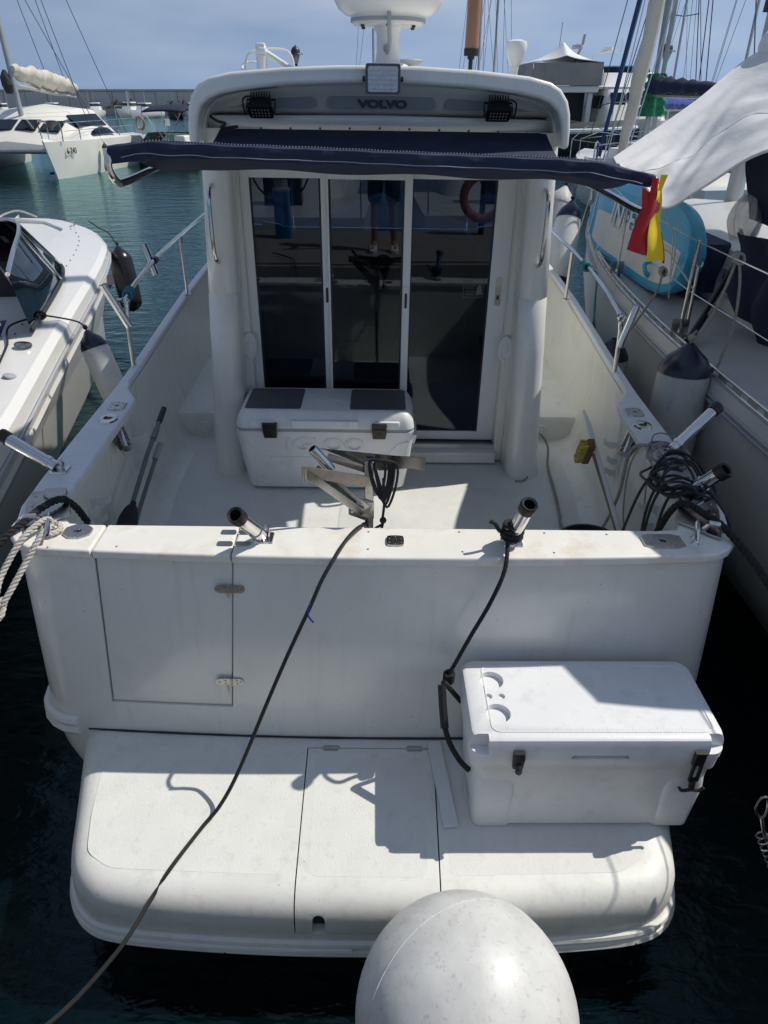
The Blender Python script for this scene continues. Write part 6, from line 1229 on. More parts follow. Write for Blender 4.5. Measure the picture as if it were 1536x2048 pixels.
# lines hanging on the lifeline
def hang(pts, lab, r=0.0085):
    m = MB(); m.strands(spline(pts, 8), r, 26, 3, 5)
    p = Vector(pts[0])
    for i in range(4): m.tube([p + Vector((0.02 * math.cos(a), 0.012 * (i - 1.5) + 0.01 * math.sin(a), 0.026 * math.sin(a))) for a in [2 * math.pi * j / 12 for j in range(12)]], r, 6, closed=True)
    obj('hanging_line', m, 'greyrope', label=lab, cat='rope')
fy0 = 3.86
hang([(1.985, 4.02, 2.09), (1.93, 3.98, 1.9), (1.86, 3.93, 1.74), (1.765, 3.88, 1.66)], 'grey line from lifeline down to the large navy-topped fender')
hang([(1.985, 4.0, 2.09), (2.0, 3.95, 1.95), (1.995, 3.9, 1.75), (1.94, 3.85, 1.52)], 'grey line hanging loose from lifeline onto the yacht deck', 0.008)
hang([(1.985, 5.05, 1.80), (1.95, 5.0, 1.68), (1.90, 5.05, 1.52), (1.80, 5.05, 1.33)], 'grey line knotted by the blue board down to a hidden fender')
fender('fender', (1.765, 3.87, 1.66), (1.745, 3.82, 0.86), 0.145, 'fenderold', 'fendnavy', 'large grimy fender with navy top on the right yacht side', [(1.77, 3.88, 1.70), (1.80, 3.9, 1.72)], 'greyrope')
fender('fender', (1.735, 5.08, 1.32), (1.72, 5.05, 0.62), 0.125, 'fenderold', 'fendnavy', 'grimy fender half hidden behind the right rail post', None)
fender('fender', (1.86, 7.35, 1.98), (1.70, 6.95, 1.22), 0.125, 'fender', 'fendnavy', 'white fender with navy ends slung by the right yacht bow quarter', [(1.95, 7.6, 2.1)], 'blackrope')
fender('fender', (1.98, 8.2, 2.02), (1.72, 7.85, 1.22), 0.14, 'fenderold', 'fenderold', 'grey-white fender farthest along the right yacht side', [(2.1, 8.3, 2.15)], 'blackrope')
fender('fender', (1.63, 5.35, 1.26), (1.63, 5.3, 0.60), 0.12, 'fender', 'fender', 'plain white fender beside the right rail of the motor boat', [(1.60, 5.2, 1.4), (1.56, 5.12, 1.62)], 'tealrope')
# paddle board strapped along the rail
def board():
    t = thing('paddle_board', (2.22, 6.4, 1.5), 'white and blue paddle board standing on edge along the yacht rail', 'paddle board')
    N = 40; y0, y1 = 5.12, 7.75
    def outl(s):   # half width along the length
        return 0.345 * (1 - abs(2 * s - 1) ** 5.0) ** 0.5 if 0 < s < 1 else 0.0
    zc, lean = 1.845, 0.12
    def P(s, w, d): # s along, w across (height), d through thickness
        hw = outl(s); return Vector((2.16 + lean * (w) + d, y0 + (y1 - y0) * s, zc + w * hw / 0.345 * 1.0 + 0.02 * s))
    def side(dd, lo, hi, s0, s1, pull=0.0):
        m = MB(); m.slab(lambda u, v: (lambda s: Vector((2.16 + dd + lean * (lo + (hi - lo) * v) * outl(s), y0 + (y1 - y0) * s, zc + (lo + (hi - lo) * v) * outl(s))))(s0 + (s1 - s0) * u), 40, 8, (0.006, 0, 0)); return m
    m = MB(); rg = []
    for i in range(N + 1):
        s = 0.002 + 0.996 * i / N; hw = max(0.02, outl(s)); y = y0 + (y1 - y0) * s; rr = []
        for (a, b) in ((-1, 0.0), (-0.94, -0.05), (-0.8, -0.065), (0.8, -0.065), (0.94, -0.05), (1, 0), (0.94, 0.05), (0.8, 0.065), (-0.8, 0.065), (-0.94, 0.05)): rr.append(Vector((2.225 + b + lean * a * hw, y, zc + a * hw)))
        rg.append(rr)
    m.loft(rg); b = obj('body', m, 'supblue', t)
    obj('white_panel', side(-0.0035, -0.72, 0.2, 0.05, 0.90), 'supwhite', b)
    obj('upper_panel', side(-0.003, 0.3, 0.74, 0.62, 0.93), 'supblue', b)
    X = frame((2.149, 6.65, 1.93), (0, -1, 0), (0.12, 0, 1)); obj('lettering', textmb('INFE', 0.30, X, 0.002, 0.004, 1.15), 'supwhite', b)
    obj('upper_band', side(-0.0036, 0.16, 0.76, 0.40, 0.92), 'supblue', b)
    m = MB(); m.tube(spline([(2.14, 5.72, 1.62), (2.10, 5.70, 1.66), (2.09, 5.72, 1.71), (2.14, 5.76, 1.74)], 4), 0.018, 8); obj('fin_box', m, 'supblue', b)
    m = MB(); m.strands(spline([(2.0, 4.52, 1.80), (2.08, 5.0, 1.83), (2.12, 5.25, 1.84), (2.13, 5.45, 1.87), (2.05, 6.0, 1.86)], 6), 0.006, 26, 3, 5); m.strands(spline([(2.125, 5.25, 1.84), (2.12, 5.24, 1.72), (2.13, 5.22, 1.58)], 6), 0.005, 26, 3, 5); m.strands(spline([(2.125, 5.25, 1.84), (2.12, 5.27, 1.98), (2.11, 5.28, 2.12)], 6), 0.005, 26, 3, 5); obj('board_lashing', m, 'whiterope', t)
board()
m = MB(); m.rloft([(1.56, 2.55, 5.9, 0.2, 0.45, 0.1), (1.9, 2.5, 5.9, 0.16, 0.4, 0.1)], 4); obj('deck_bag', m, 'navy2', label='dark bag on the right yacht deck behind the paddle board', cat='bag')
# furled headsail on the right yacht's forestay
a = Vector((SCX, 11.95, 1.72)); b = Vector((SCX, 7.95, 14.6)); m = MB(); N = 60
m.tube([a.lerp(b, i / N) + Vector((0.012 * math.sin(i * 1.7), 0.01 * math.cos(i * 1.3), 0)) for i in range(N + 1)], [0.05 + 0.05 * min(1, i / 6) + 0.008 * math.sin(i * 2.1) for i in range(N + 1)], 10); obj('furled_headsail', m, 'sail', ST)
m = MB(); m.lathe([(0.03, 0), (0.09, 0.05), (0.09, 0.12), (0.03, 0.15)], (SCX, 12.0, 1.55), (0, -0.3, 1), 14); obj('furling_drum', m, 'lampmetal', ST)

# ================================================================== FAR BOATS
def at(x, y, rot=0): return Matrix.Translation((x, y, 0)) @ Matrix.Rotation(R(rot), 4, 'Z')
def small_boat(x, y, rot, L0, B0, label, hull='white', cab=True, group='boats along the breakwater', canopy=None, tall=0.0):
    t = thing('small_boat', (x, y, 0), label, 'boat', group); X = at(x, y, rot)
    obj('hull', far_hull(MB(), X, L0, B0, 0.75 + tall, bow=1.1 + tall), hull, t)
    m = MB(X); m.add([(-B0 * 0.45, 0.1, 0.74 + tall), (B0 * 0.45, 0.1, 0.74 + tall), (B0 * 0.42, L0 * 0.6, 0.86 + tall), (0, L0 * 0.93, 1.05 + tall), (-B0 * 0.42, L0 * 0.6, 0.86 + tall)], [(0, 1, 2, 3, 4)]); obj('deck', m, 'catgel', t)
    if cab:
        m = MB(X); m.rloft([(0.75 + tall, 0, L0 * 0.5, B0 * 0.36, L0 * 0.16, 0.2), (1.5 + tall, 0, L0 * 0.48, B0 * 0.32, L0 * 0.12, 0.2), (1.9 + tall, 0, L0 * 0.47, B0 * 0.30, L0 * 0.11, 0.2)], 4); c = obj('cabin', m, 'white', t)
        m = MB(X); m.rloft([(1.42 + tall, 0, L0 * 0.48, B0 * 0.335, L0 * 0.127, 0.2), (1.75 + tall, 0, L0 * 0.475, B0 * 0.32, L0 * 0.118, 0.2)], 4); obj('window_band', m, 'smoke' if False else 'charcoal', c)
    if canopy:
        m = MB(X); m.grid(lambda u, v: Vector(((u - 0.5) * B0 * 0.85, L0 * (0.1 + 0.35 * v), 2.0 + tall + 0.12 * math.sin(math.pi * u))), 6, 4); obj('canopy', m, canopy, t, solid=0.03)
        m = MB(X)
        for sx in (-1, 1):
            for yy in (0.12, 0.44): m.tube([(sx * B0 * 0.42, L0 * yy, 0.8 + tall), (sx * B0 * 0.42, L0 * yy, 2.0 + tall)], 0.02, 5)
        obj('canopy_frame', m, 'steel', t)
    m = MB(X); m.tube([(B0 * 0.1, L0 * 0.4, 0.8 + tall), (B0 * 0.1, L0 * 0.38, 3.4 + tall)], 0.03, 5); obj('antenna', m, 'mast', t)
    return t
hm = ['white', 'catgel', 'white', 'bootgreen', 'white', 'catgel', 'white', 'white', 'catgel', 'white', 'charcoal', 'white']
ords = ['first', 'second', 'third', 'fourth', 'fifth', 'sixth', 'seventh', 'eighth', 'ninth', 'tenth', 'eleventh', 'twelfth']
rr = random.Random(11)
for i in range(12):
    x = -66 + i * 3.6 + rr.uniform(-0.6, 0.6); y = 118 + rr.uniform(-4, 6)
    small_boat(x, y, rr.uniform(160, 200), rr.uniform(5.5, 7.5), rr.uniform(2.1, 2.6), 'small boat along the breakwater at left, %s from the left' % ords[i], hm[i], cab=(i % 3 != 1), canopy=('navy2' if i % 4 == 2 else None), tall=rr.uniform(-0.1, 0.25))
# dark net heaps on the low mole in front of the breakwater
m = MB(); m.box(-95, 90, 134, 143, -0.6, 0.75); obj('mole', m, 'concrete', kind='structure')
for k, (x0, ln, hh) in enumerate(((-47, 7.5, 1.5), (-37.5, 6.5, 1.3), (-30, 5, 1.0))):
    m = MB()
    def heap(u, v, x0=x0, ln=ln, hh=hh):
        return Vector((x0 + ln * u, 134.6 + 3 * v, 0.74 + hh * (math.sin(math.pi * u) ** 0.4) * math.sin(math.pi * v) ** 0.5 * (0.8 + 0.25 * math.sin(u * 17 + v * 7) + 0.12 * math.sin(u * 43))))
    m.grid(heap, 40, 10); obj('net_heap', m, 'rock', label='heap of dark nets on the mole, %s from the left' % ords[k], cat='nets', group='net heaps')
bw = thing('breakwater', (0, 150, 0), 'long grey concrete breakwater wall along the horizon', 'breakwater')
m = MB(); m.box(-150, 130, 150.2, 156, -1, 3.5); obj('core', m, 'seawall', bw)
for i in range(70):
    x = -150 + 4 * i; m = MB(); m.box(x + 0.05, x + 3.95, 149.9 - 0.08 * (i % 3 == 0), 150.19, -0.5, 3.35); obj('wall_block', m, 'seawall', bw)
m = MB(); m.box(-150, 130, 149.7, 156.2, 3.502, 3.75); obj('coping', m, 'seawall', bw)
m = MB(); m.box(-28.6, -27.4, 151, 152.5, 3.752, 4.6); obj('wall_hut', m, 'seawall', bw)

# catamaran
t = thing('catamaran', (-15, 34, 0), 'cream sailing catamaran with bundled sail moored at far left', 'catamaran')
def cathull(xc):
    m = MB(); rg = []
    for i in range(13):
        s = i / 12; y = 30.1 + 8.6 * s; b = 0.62 * min(1, 0.05 + (s / 0.30) ** 0.6 if s < 0.3 else 1); zt = 1.32 - 0.12 * s
        rg.append([Vector((xc - b, y, zt)), Vector((xc - b * 0.95, y + 0.25 * (1 - s), 0.7)), Vector((xc - b * 0.8, y + 0.5 * (1 - s), 0.12)), Vector((xc - b * 0.5, y + 0.6 * (1 - s), -0.4)), Vector((xc + b * 0.5, y + 0.6 * (1 - s), -0.4)), Vector((xc + b * 0.8, y + 0.5 * (1 - s), 0.12)), Vector((xc + b * 0.95, y + 0.25 * (1 - s), 0.7)), Vector((xc + b, y, zt)), Vector((xc, y, zt + 0.10 + 0.35 * math.sin(math.pi * max(0, min(1, (s - 0.25) / 0.5))) ** 0.8))])
    m.loft(rg); return m
for xc in (-12.1, -18.0):
    hh = obj('hull', cathull(xc), 'catgel', t, ang=40)
    m = MB(); m.slab(lambda u, v: Vector((xc + 0.50 - 0.16 * v, 33.4 + 2.2 * u, 1.40 + 0.26 * v * math.sin(math.pi * u) ** 0.5)), 10, 2, (0.03, 0, 0.02)); obj('hull_window', m, 'smoke', hh)
    m = MB(); m.slab(lambda u, v: Vector((xc - 0.66 + (u * 1.3), 30.05 + 8 * v, 0.14)), 2, 2, (0, 0, 0.02)) if False else m.tube([(xc - 0.57, 31.2, 0.14), (xc - 0.60, 34, 0.14), (xc - 0.58, 38, 0.14)], 0.05, 5); obj('boot_stripe', m, 'bluepost', hh)
m = MB(); rg = []
for (y, zt, w) in ((32.6, 1.15, 2.6), (33.2, 1.5, 2.6), (34.2, 2.0, 2.4), (35.2, 2.35, 2.2), (36.4, 2.45, 2.1), (37.8, 2.35, 2.1), (38.3, 1.3, 2.3)):
    rg.append([Vector((-15 - w - 0.4, y, 0.75)), Vector((-15 - w, y, 1.2 + (zt - 1.2) * 0.4)), Vector((-15 - w * 0.72, y, zt - 0.1)), Vector((-15, y, zt + 0.06)), Vector((-15 + w * 0.72, y, zt - 0.1)), Vector((-15 + w, y, 1.2 + (zt - 1.2) * 0.4)), Vector((-15 + w + 0.4, y, 0.75))])
m.loft(rg); cb = obj('bridge_cabin', m, 'catgel', t, ang=40)
for x0 in (-16.9, -15.9, -14.9, -13.9):
    m = MB(); m.slab(lambda u, v: Vector((x0 + 0.85 * u, 33.28 + 0.72 * v + 0.05 * abs(x0 + 0.42 + 15) , 1.60 + 0.33 * v - 0.05 * abs(x0 + 0.42 + 15))), 4, 2, (0, -0.06, 0.06)); obj('cabin_window', m, 'smoke', cb)
for sg in (-1, 1):
    m = MB(); m.slab(lambda u, v: Vector((-15 + sg * (2.28 - 0.42 * v), 34.4 + 2.8 * u, 1.62 + 0.45 * v)), 4, 2, (sg * 0.05, 0, 0.05)); obj('cabin_window', m, 'smoke', cb)
m = MB(); m.tube([(-18, 31.1, 0.95), (-12.1, 31.1, 0.95)], 0.09, 10); obj('cross_beam', m, 'mast', t)
m = MB(); m.slab(lambda u, v: Vector((-17.4 + 4.7 * u, 31.1 + 1.7 * v, 0.93 - 0.06 * math.sin(math.pi * v))), 8, 4, (0, 0, 0.01)); obj('trampoline', m, 'deckgrey', t)
m = MB(); m.tube([(-15.05, 34.3, 2.0), (-15.4, 34.5, 16)], 0.11, 12, sq=0.7); mst = obj('mast', m, 'mast', t)
m = MB(); m.tube([(-15.05, 34.4, 3.2), (-14.7, 38.8, 2.75)], 0.08, 8); obj('boom', m, 'mast', mst)
m = MB(); N = 24
P = [Vector((-15.04 + 0.45 * (i / N), 34.3 + 4.6 * i / N, 3.72 - 0.62 * (i / N) + 0.05 * math.sin(i * 1.3))) for i in range(N + 1)]
m.tube(P, [0.12 + 0.28 * math.sin(math.pi * min(1, 0.12 + 0.8 * i / N)) + 0.05 * math.sin(i * 2.3) for i in range(N + 1)], 12, sq=0.62); obj('stowed_sail', m, 'sail', mst)
m = MB(); m.tube([(-15.3, 34.2, 3.75), (-15.33, 34.2, 3.5), (-15.28, 34.2, 3.2), (-15.3, 34.2, 2.9)], [0.06, 0.2, 0.24, 0.12], 9); obj('sail_lump', m, 'charcoal', mst)
m = MB()
for (q, p) in (((-12.4, 35.0, 1.4), (-15.3, 34.5, 15)), ((-12.3, 35.6, 1.4), (-15.2, 34.45, 9)), ((-15, 31.1, 1.0), (-15.35, 34.4, 14)), ((-12.2, 38.2, 1.3), (-15.4, 34.5, 15.5)), ((-17.8, 35, 1.4), (-15.2, 34.45, 9)), ((-14.8, 38.4, 3.2), (-15.4, 34.5, 15.5)), ((-14.9, 37.0, 3.3), (-15.3, 34.5, 11))): m.tube([q, p], 0.014, 5)
obj('rigging', m, 'lampmetal', mst)
for sg, xc in ((1, -12.1), (-1, -18.0)):
    m = MB(); m.tube(spline([(xc - 0.4, 30.9, 1.3), (xc - 0.42, 30.8, 1.95), (xc, 30.5, 2.0), (xc + 0.42, 30.8, 1.95), (xc + 0.4, 30.9, 1.3)], 4), 0.022, 6); m.tube(spline([(xc - 0.42, 31.4, 1.3), (xc - 0.42, 31.4, 1.9), (xc - 0.40, 30.9, 1.95)], 3), 0.02, 6)
    for y in (32.2, 34.0, 36, 37.8): m.tube([(xc + 0.5, y, 1.3), (xc + 0.5, y, 1.95)], 0.02, 5)
    m.tube([(xc + 0.5, y, 1.93) for y in (31, 34, 37.8)], 0.012, 5); m.tube([(xc + 0.5, y, 1.65) for y in (31, 34, 37.8)], 0.01, 5)
    obj('guard_rail', m, 'steel', t)
m = MB(); m.tube([(-12.6, 38.4, 1.2), (-12.7, 38.5, 2.4), (-11.4, 38.5, 2.4), (-11.5, 38.4, 1.2)], 0.03, 6); m.tube([(-12, 38.5, 2.4), (-12, 38.5, 3.0)], 0.05, 6); obj('stern_arch', m, 'steel', t)
m = MB(); m.tube([(-11.5 + 0.2 * math.cos(q), 38.3, 1.7 + 0.26 * math.sin(q)) for q in [2 * math.pi * i / 16 for i in range(16)]], 0.05, 8, closed=True); obj('life_ring', m, 'brass', t)
obj('hull_number', textmb('6-740', 0.30, frame((-11.63, 31.3, 0.95), (0.24, 0.97, 0), (0.05, 0, 1)), 0.004, 0.004, 0.8), 'lampmetal', t)
t.rotation_euler.z = R(-5); t.location.x -= 0.4
fender('fender', (-11.72, 33.2, 1.12), (-11.70, 33.2, 0.25), 0.13, 'fender', 'charcoal', 'pale fender on the catamaran hull', [(-11.86, 33.2, 1.35)], 'blackrope')

# green motor boat with a navy bimini
t = thing('motor_cruiser', (-9.6, 37, 0), 'small motor boat with dark green hull and navy bimini, far left of the cabin', 'boat')
X = at(-8.2, 36.9, 66)
obj('hull', far_hull(MB(), X, 6.0, 2.3, 0.78, bow=0.95), 'bootgreen', t)
m = MB(X); m.rloft([(0.72, 0, 2.6, 1.05, 2.5, 0.5), (0.86, 0, 2.6, 1.0, 2.4, 0.5)], 5); obj('deck', m, 'catgel', t)
m = MB(X); m.box(-0.9, -0.2, 0.6, 1.2, 0.86, 1.25); m.box(0.1, 0.8, 0.7, 1.3, 0.86, 1.2); obj('seat', m, 'catgel', t, bevel=0.06)
m = MB(X); m.slab(lambda u, v: Vector(((u - 0.5) * (1.9 - 0.2 * v), 3.7 - 0.5 * v - 1.6 * (2 * u - 1) ** 4, 0.86 + 0.42 * v)), 14, 2, (0, 0.02, 0)); obj('windscreen', m, 'clear', t)
m = MB(X); m.tube([Vector(((u - 0.5) * 1.7, 3.2 - 1.6 * (2 * u - 1) ** 4, 1.29)) for u in [i / 16 for i in range(17)]], 0.025, 6); obj('windscreen_frame', m, 'lampmetal', t)
m = MB(X); m.grid(lambda u, v: Vector(((u - 0.5) * 2.1, 0.4 + 2.3 * v, 2.18 + 0.22 * math.sin(math.pi * u) + 0.05 * math.sin(math.pi * v))), 10, 6); obj('bimini', m, 'navy2', t, solid=0.06)
for sx in (-1, 1):
    m = MB(X)
    for yy in (0.5, 1.6, 2.6): m.tube([(sx * 1.0, 1.5, 0.9), (sx * 1.03, yy, 2.18)], 0.018, 5)
    obj('bimini_frame', m, 'steel', t)
m = MB(X); m.tube([(0.9, 3.0, 0.9), (0.95, 3.0, 1.6)], 0.03, 6); m.box(0.75, 1.15, 2.95, 3.05, 1.55, 1.85); obj('instrument_post', m, 'plasticg', t)

# lamp posts
def lamp(x, y, h, lab):
    t = thing('street_lamp', (x, y, 0.8), lab, 'lamp', 'harbour street lamps'); k = 0.36
    m = MB(); m.lathe([(0.14, 0.6), (0.10, 0.9), (0.055, 1.2), (0.045, h - 0.75), (0.09, h - 0.72), (0.09, h - 0.66)], (x, y, 0), n=12); obj('pole', m, 'lampmetal', t)
    m = MB(); m.lathe([(0.10, h - 0.66), (0.24, h - 0.22)], (x, y, 0), n=16); obj('lantern_glass', m, 'lampglass', t)
    m = MB(); m.lathe([(0.40, h - 0.22), (0.38, h - 0.19), (0.25, h - 0.16), (0.23, h - 0.02), (0.15, h + 0.10), (0.04, h + 0.15), (0.03, h + 0.2), (0, h + 0.2)], (x, y, 0), n=20); obj('lantern_hood', m, 'lampmetal', t)
lamp(-4.72, 45, 4.95, 'dark street lamp rising behind the hardtop on the left')
lamp(13.57, 40, 4.85, 'dark street lamp among the masts on the right')

# yacht laid up under a grey tarpaulin
KT = Matrix.Translation((0, 0, -0.69)) @ Matrix.Scale(1.24, 4)
t = thing('tarped_yacht', (11.5, 52, 0), 'tall yacht laid up under a grey and white tarpaulin', 'yacht')
m = MB(KT); m.box(7.6, 10.9, 42, 50, -0.3, 1.6); obj('hull', m, 'white', t, bevel=0.15)
m = MB(KT); m.box(7.75, 10.6, 42.9, 49, 1.6, 2.95); obj('saloon_dark', m, 'cabind', t)  # solid box, coloured dark for the unlit opening under the upper deck
m = MB(KT); m.box(7.6, 11.0, 41.8, 49.5, 2.95, 3.25); m.box(10.55, 10.8, 42.0, 42.4, 1.6, 2.95); m.box(7.7, 7.95, 42.0, 42.4, 1.6, 2.95); obj('upper_deck', m, 'white', t, bevel=0.05)
m = MB(KT); m.slab(lambda u, v: Vector((7.55 + 3.5 * u + 0.03 * math.sin(v * 9), 41.7 + 0.03 * math.sin(u * 30), 3.27 + 0.98 * v)), 24, 6, (0, 0.05, 0)); m.slab(lambda u, v: Vector((11.05, 41.75 + 7 * u, 3.27 + 0.98 * v)), 12, 4, (0.04, 0, 0)); m.slab(lambda u, v: Vector((7.5, 41.75 + 7 * u, 3.27 + 0.98 * v)), 12, 4, (0.04, 0, 0)); obj('tarp_side', m, 'tarp', t)
m = MB(KT); m.slab(lambda u, v: Vector((7.5 + 3.6 * u, 41.68 + 7.0 * v, 4.26 + (0.90 - 0.25 * abs(math.sin(u * 7))) * max(0, 1 - abs(u - 0.47) / 0.47) ** 1.1 * (1 - 0.75 * abs(v - 0.15)) * (0.35 + 0.65 * min(1, v / 0.14)))), 40, 14, (0, 0, 0.03)); obj('tarp_roof', m, 'tarpw', t)
m = MB(KT); m.tube([(9.85, 43, 4.2), (10.2, 43, 5.1), (10.25, 43, 5.5)], 0.07, 8); m.tube([(9.0, 43, 4.5), (9.05, 43, 6.0)], 0.02, 5); m.lathe([(0.28, 4.88), (0.3, 4.95), (0.28, 5.05), (0, 5.1)], (9.95, 43, 0), n=14); obj('radar_mast', m, 'plasticg', t)

# flybridge cruiser
t = thing('flybridge_cruiser', (15.8, 52, 0), 'cream flybridge motor cruiser moored on the far right', 'boat')
X = Matrix.Translation((15.8, 58, -0.8)) @ Matrix.Scale(1.3, 4) @ Matrix.Rotation(math.pi, 4, 'Z')
obj('hull', far_hull(MB(), X, 8.5, 3.4, 1.5, bow=1.9), 'catgel', t)
m = MB(X); m.rloft([(1.45, 0, 3.6, 1.5, 2.6, 0.3), (2.2, 0, 3.3, 1.45, 2.4, 0.3), (3.05, 0, 2.9, 1.3, 1.9, 0.3)], 5); c = obj('saloon', m, 'catgel', t)
for x0 in (-1.15, -0.35, 0.45): 
    m = MB(X); m.slab(lambda u, v: Vector((x0 + 0.7 * u, 5.42 - 0.42 * v, 2.30 + 0.58 * v)), 3, 2, (0, 0.12, 0.03)); obj('front_window', m, 'smoke', c)
for sg in (-1, 1):
    for y0 in (1.6, 3.3):
        m = MB(X); m.slab(lambda u, v: Vector((sg * (1.44 - 0.09 * v), y0 + 1.5 * u, 2.22 + 0.55 * v)), 3, 2, (sg * 0.04, 0, 0.01)); obj('side_window', m, 'smoke', c)
m = MB(X); m.rloft([(3.05, 0, 2.3, 1.5, 2.4, 0.4), (3.15, 0, 2.3, 1.55, 2.45, 0.4), (3.2, 0, 2.5, 1.45, 2.0, 0.4), (3.75, 0, 2.2, 1.35, 1.7, 0.4)], 5); fb = obj('flybridge', m, 'white', t)
m = MB(X); m.slab(lambda u, v: Vector(((u - 0.5) * 2.3, 3.9 - 0.3 * v - 0.5 * (2 * u - 1) ** 2, 3.75 + 0.3 * v)), 8, 1, (0, 0.02, 0)); obj('flybridge_screen', m, 'clear', fb)
m = MB(X); m.tube(spline([(-1.2, 1.2, 3.7), (-1.15, 0.9, 4.5), (-0.6, 0.8, 4.75), (0.6, 0.8, 4.75), (1.15, 0.9, 4.5), (1.2, 1.2, 3.7)], 4), 0.05, 6); m.tube([(-0.3, 0.8, 4.75), (-0.3, 0.8, 5.3)], 0.03, 5); m.lathe([(0.25, 4.8), (0.25, 4.95)], (0.4, 0.8, 0), n=12); obj('radar_arch', m, 'white', fb)
m = MB(X); m.tube(spline([(-1.5, 4.5, 2.3), (-1.3, 6.5, 2.5), (0, 8.2, 2.6), (1.3, 6.5, 2.5), (1.5, 4.5, 2.3)], 5), 0.025, 6)
for (x, y) in ((-1.3, 6.5), (1.3, 6.5), (-0.6, 7.7), (0.6, 7.7), (0, 8.2)): m.tube([(x, y, 1.7), (x, y, 2.52)], 0.02, 5)
obj('bow_rail', m, 'steel', t)

# covered tender on the right
t = thing('covered_tender', (11.5, 45.8, 0), 'speedboat under a charcoal cover beyond the right rail', 'boat')
X = Matrix.Translation((8.7, 46.4, 0.0)) @ Matrix.Rotation(R(-102), 4, 'Z') @ Matrix.Scale(1.06, 4)
obj('hull', far_hull(MB(), X, 5.6, 2.1, 0.95, bow=1.15), 'charcoal', t)
m = MB(X); m.tube(spline([(-0.95, 0.1, 0.98), (-1.0, 1.5, 1.0), (-0.95, 3.2, 1.04), (-0.5, 4.7, 1.12), (0, 5.4, 1.18), (0.5, 4.7, 1.12), (0.95, 3.2, 1.04), (1.0, 1.5, 1.0), (0.95, 0.1, 0.98)], 5), 0.13, 8); obj('gunwale_band', m, 'white', t)
m = MB(X); m.grid(lambda u, v: Vector(((u - 0.5) * 2.05 * (1 - max(0, v - 0.5) ** 2 * 3.0), 0.05 + 4.9 * v, 1.05 + (0.62 + 0.1 * math.sin(u * 9 + v * 5)) * math.sin(math.pi * u) ** 0.7 * (1 - 0.75 * v) + 0.15 * math.sin(v * 10) * math.sin(math.pi * u) * 0.3)), 16, 20); obj('cover', m, 'charcoal', t, solid=0.02)
m = MB(X); m.tube(spline([(-0.8, 1.0, 1.1), (-0.8, 0.9, 2.1), (0, 0.85, 2.3), (0.8, 0.9, 2.1), (0.8, 1.0, 1.1)], 4), 0.03, 6); m.tube(spline([(-0.8, 1.7, 1.1), (-0.7, 1.2, 2.0), (0.7, 1.2, 2.0), (0.8, 1.7, 1.1)], 4), 0.025, 6); obj('roll_bar', m, 'lampmetal', t)
m = MB(); m.box(12.6, 34, 38.7, 41.3, -0.5, 0.7); obj('side_pontoon', m, 'concrete', kind='structure')
m = MB(); m.box(-7, 3, 43.7, 46.3, -0.5, 0.7); obj('far_pontoon', m, 'concrete', kind='structure')

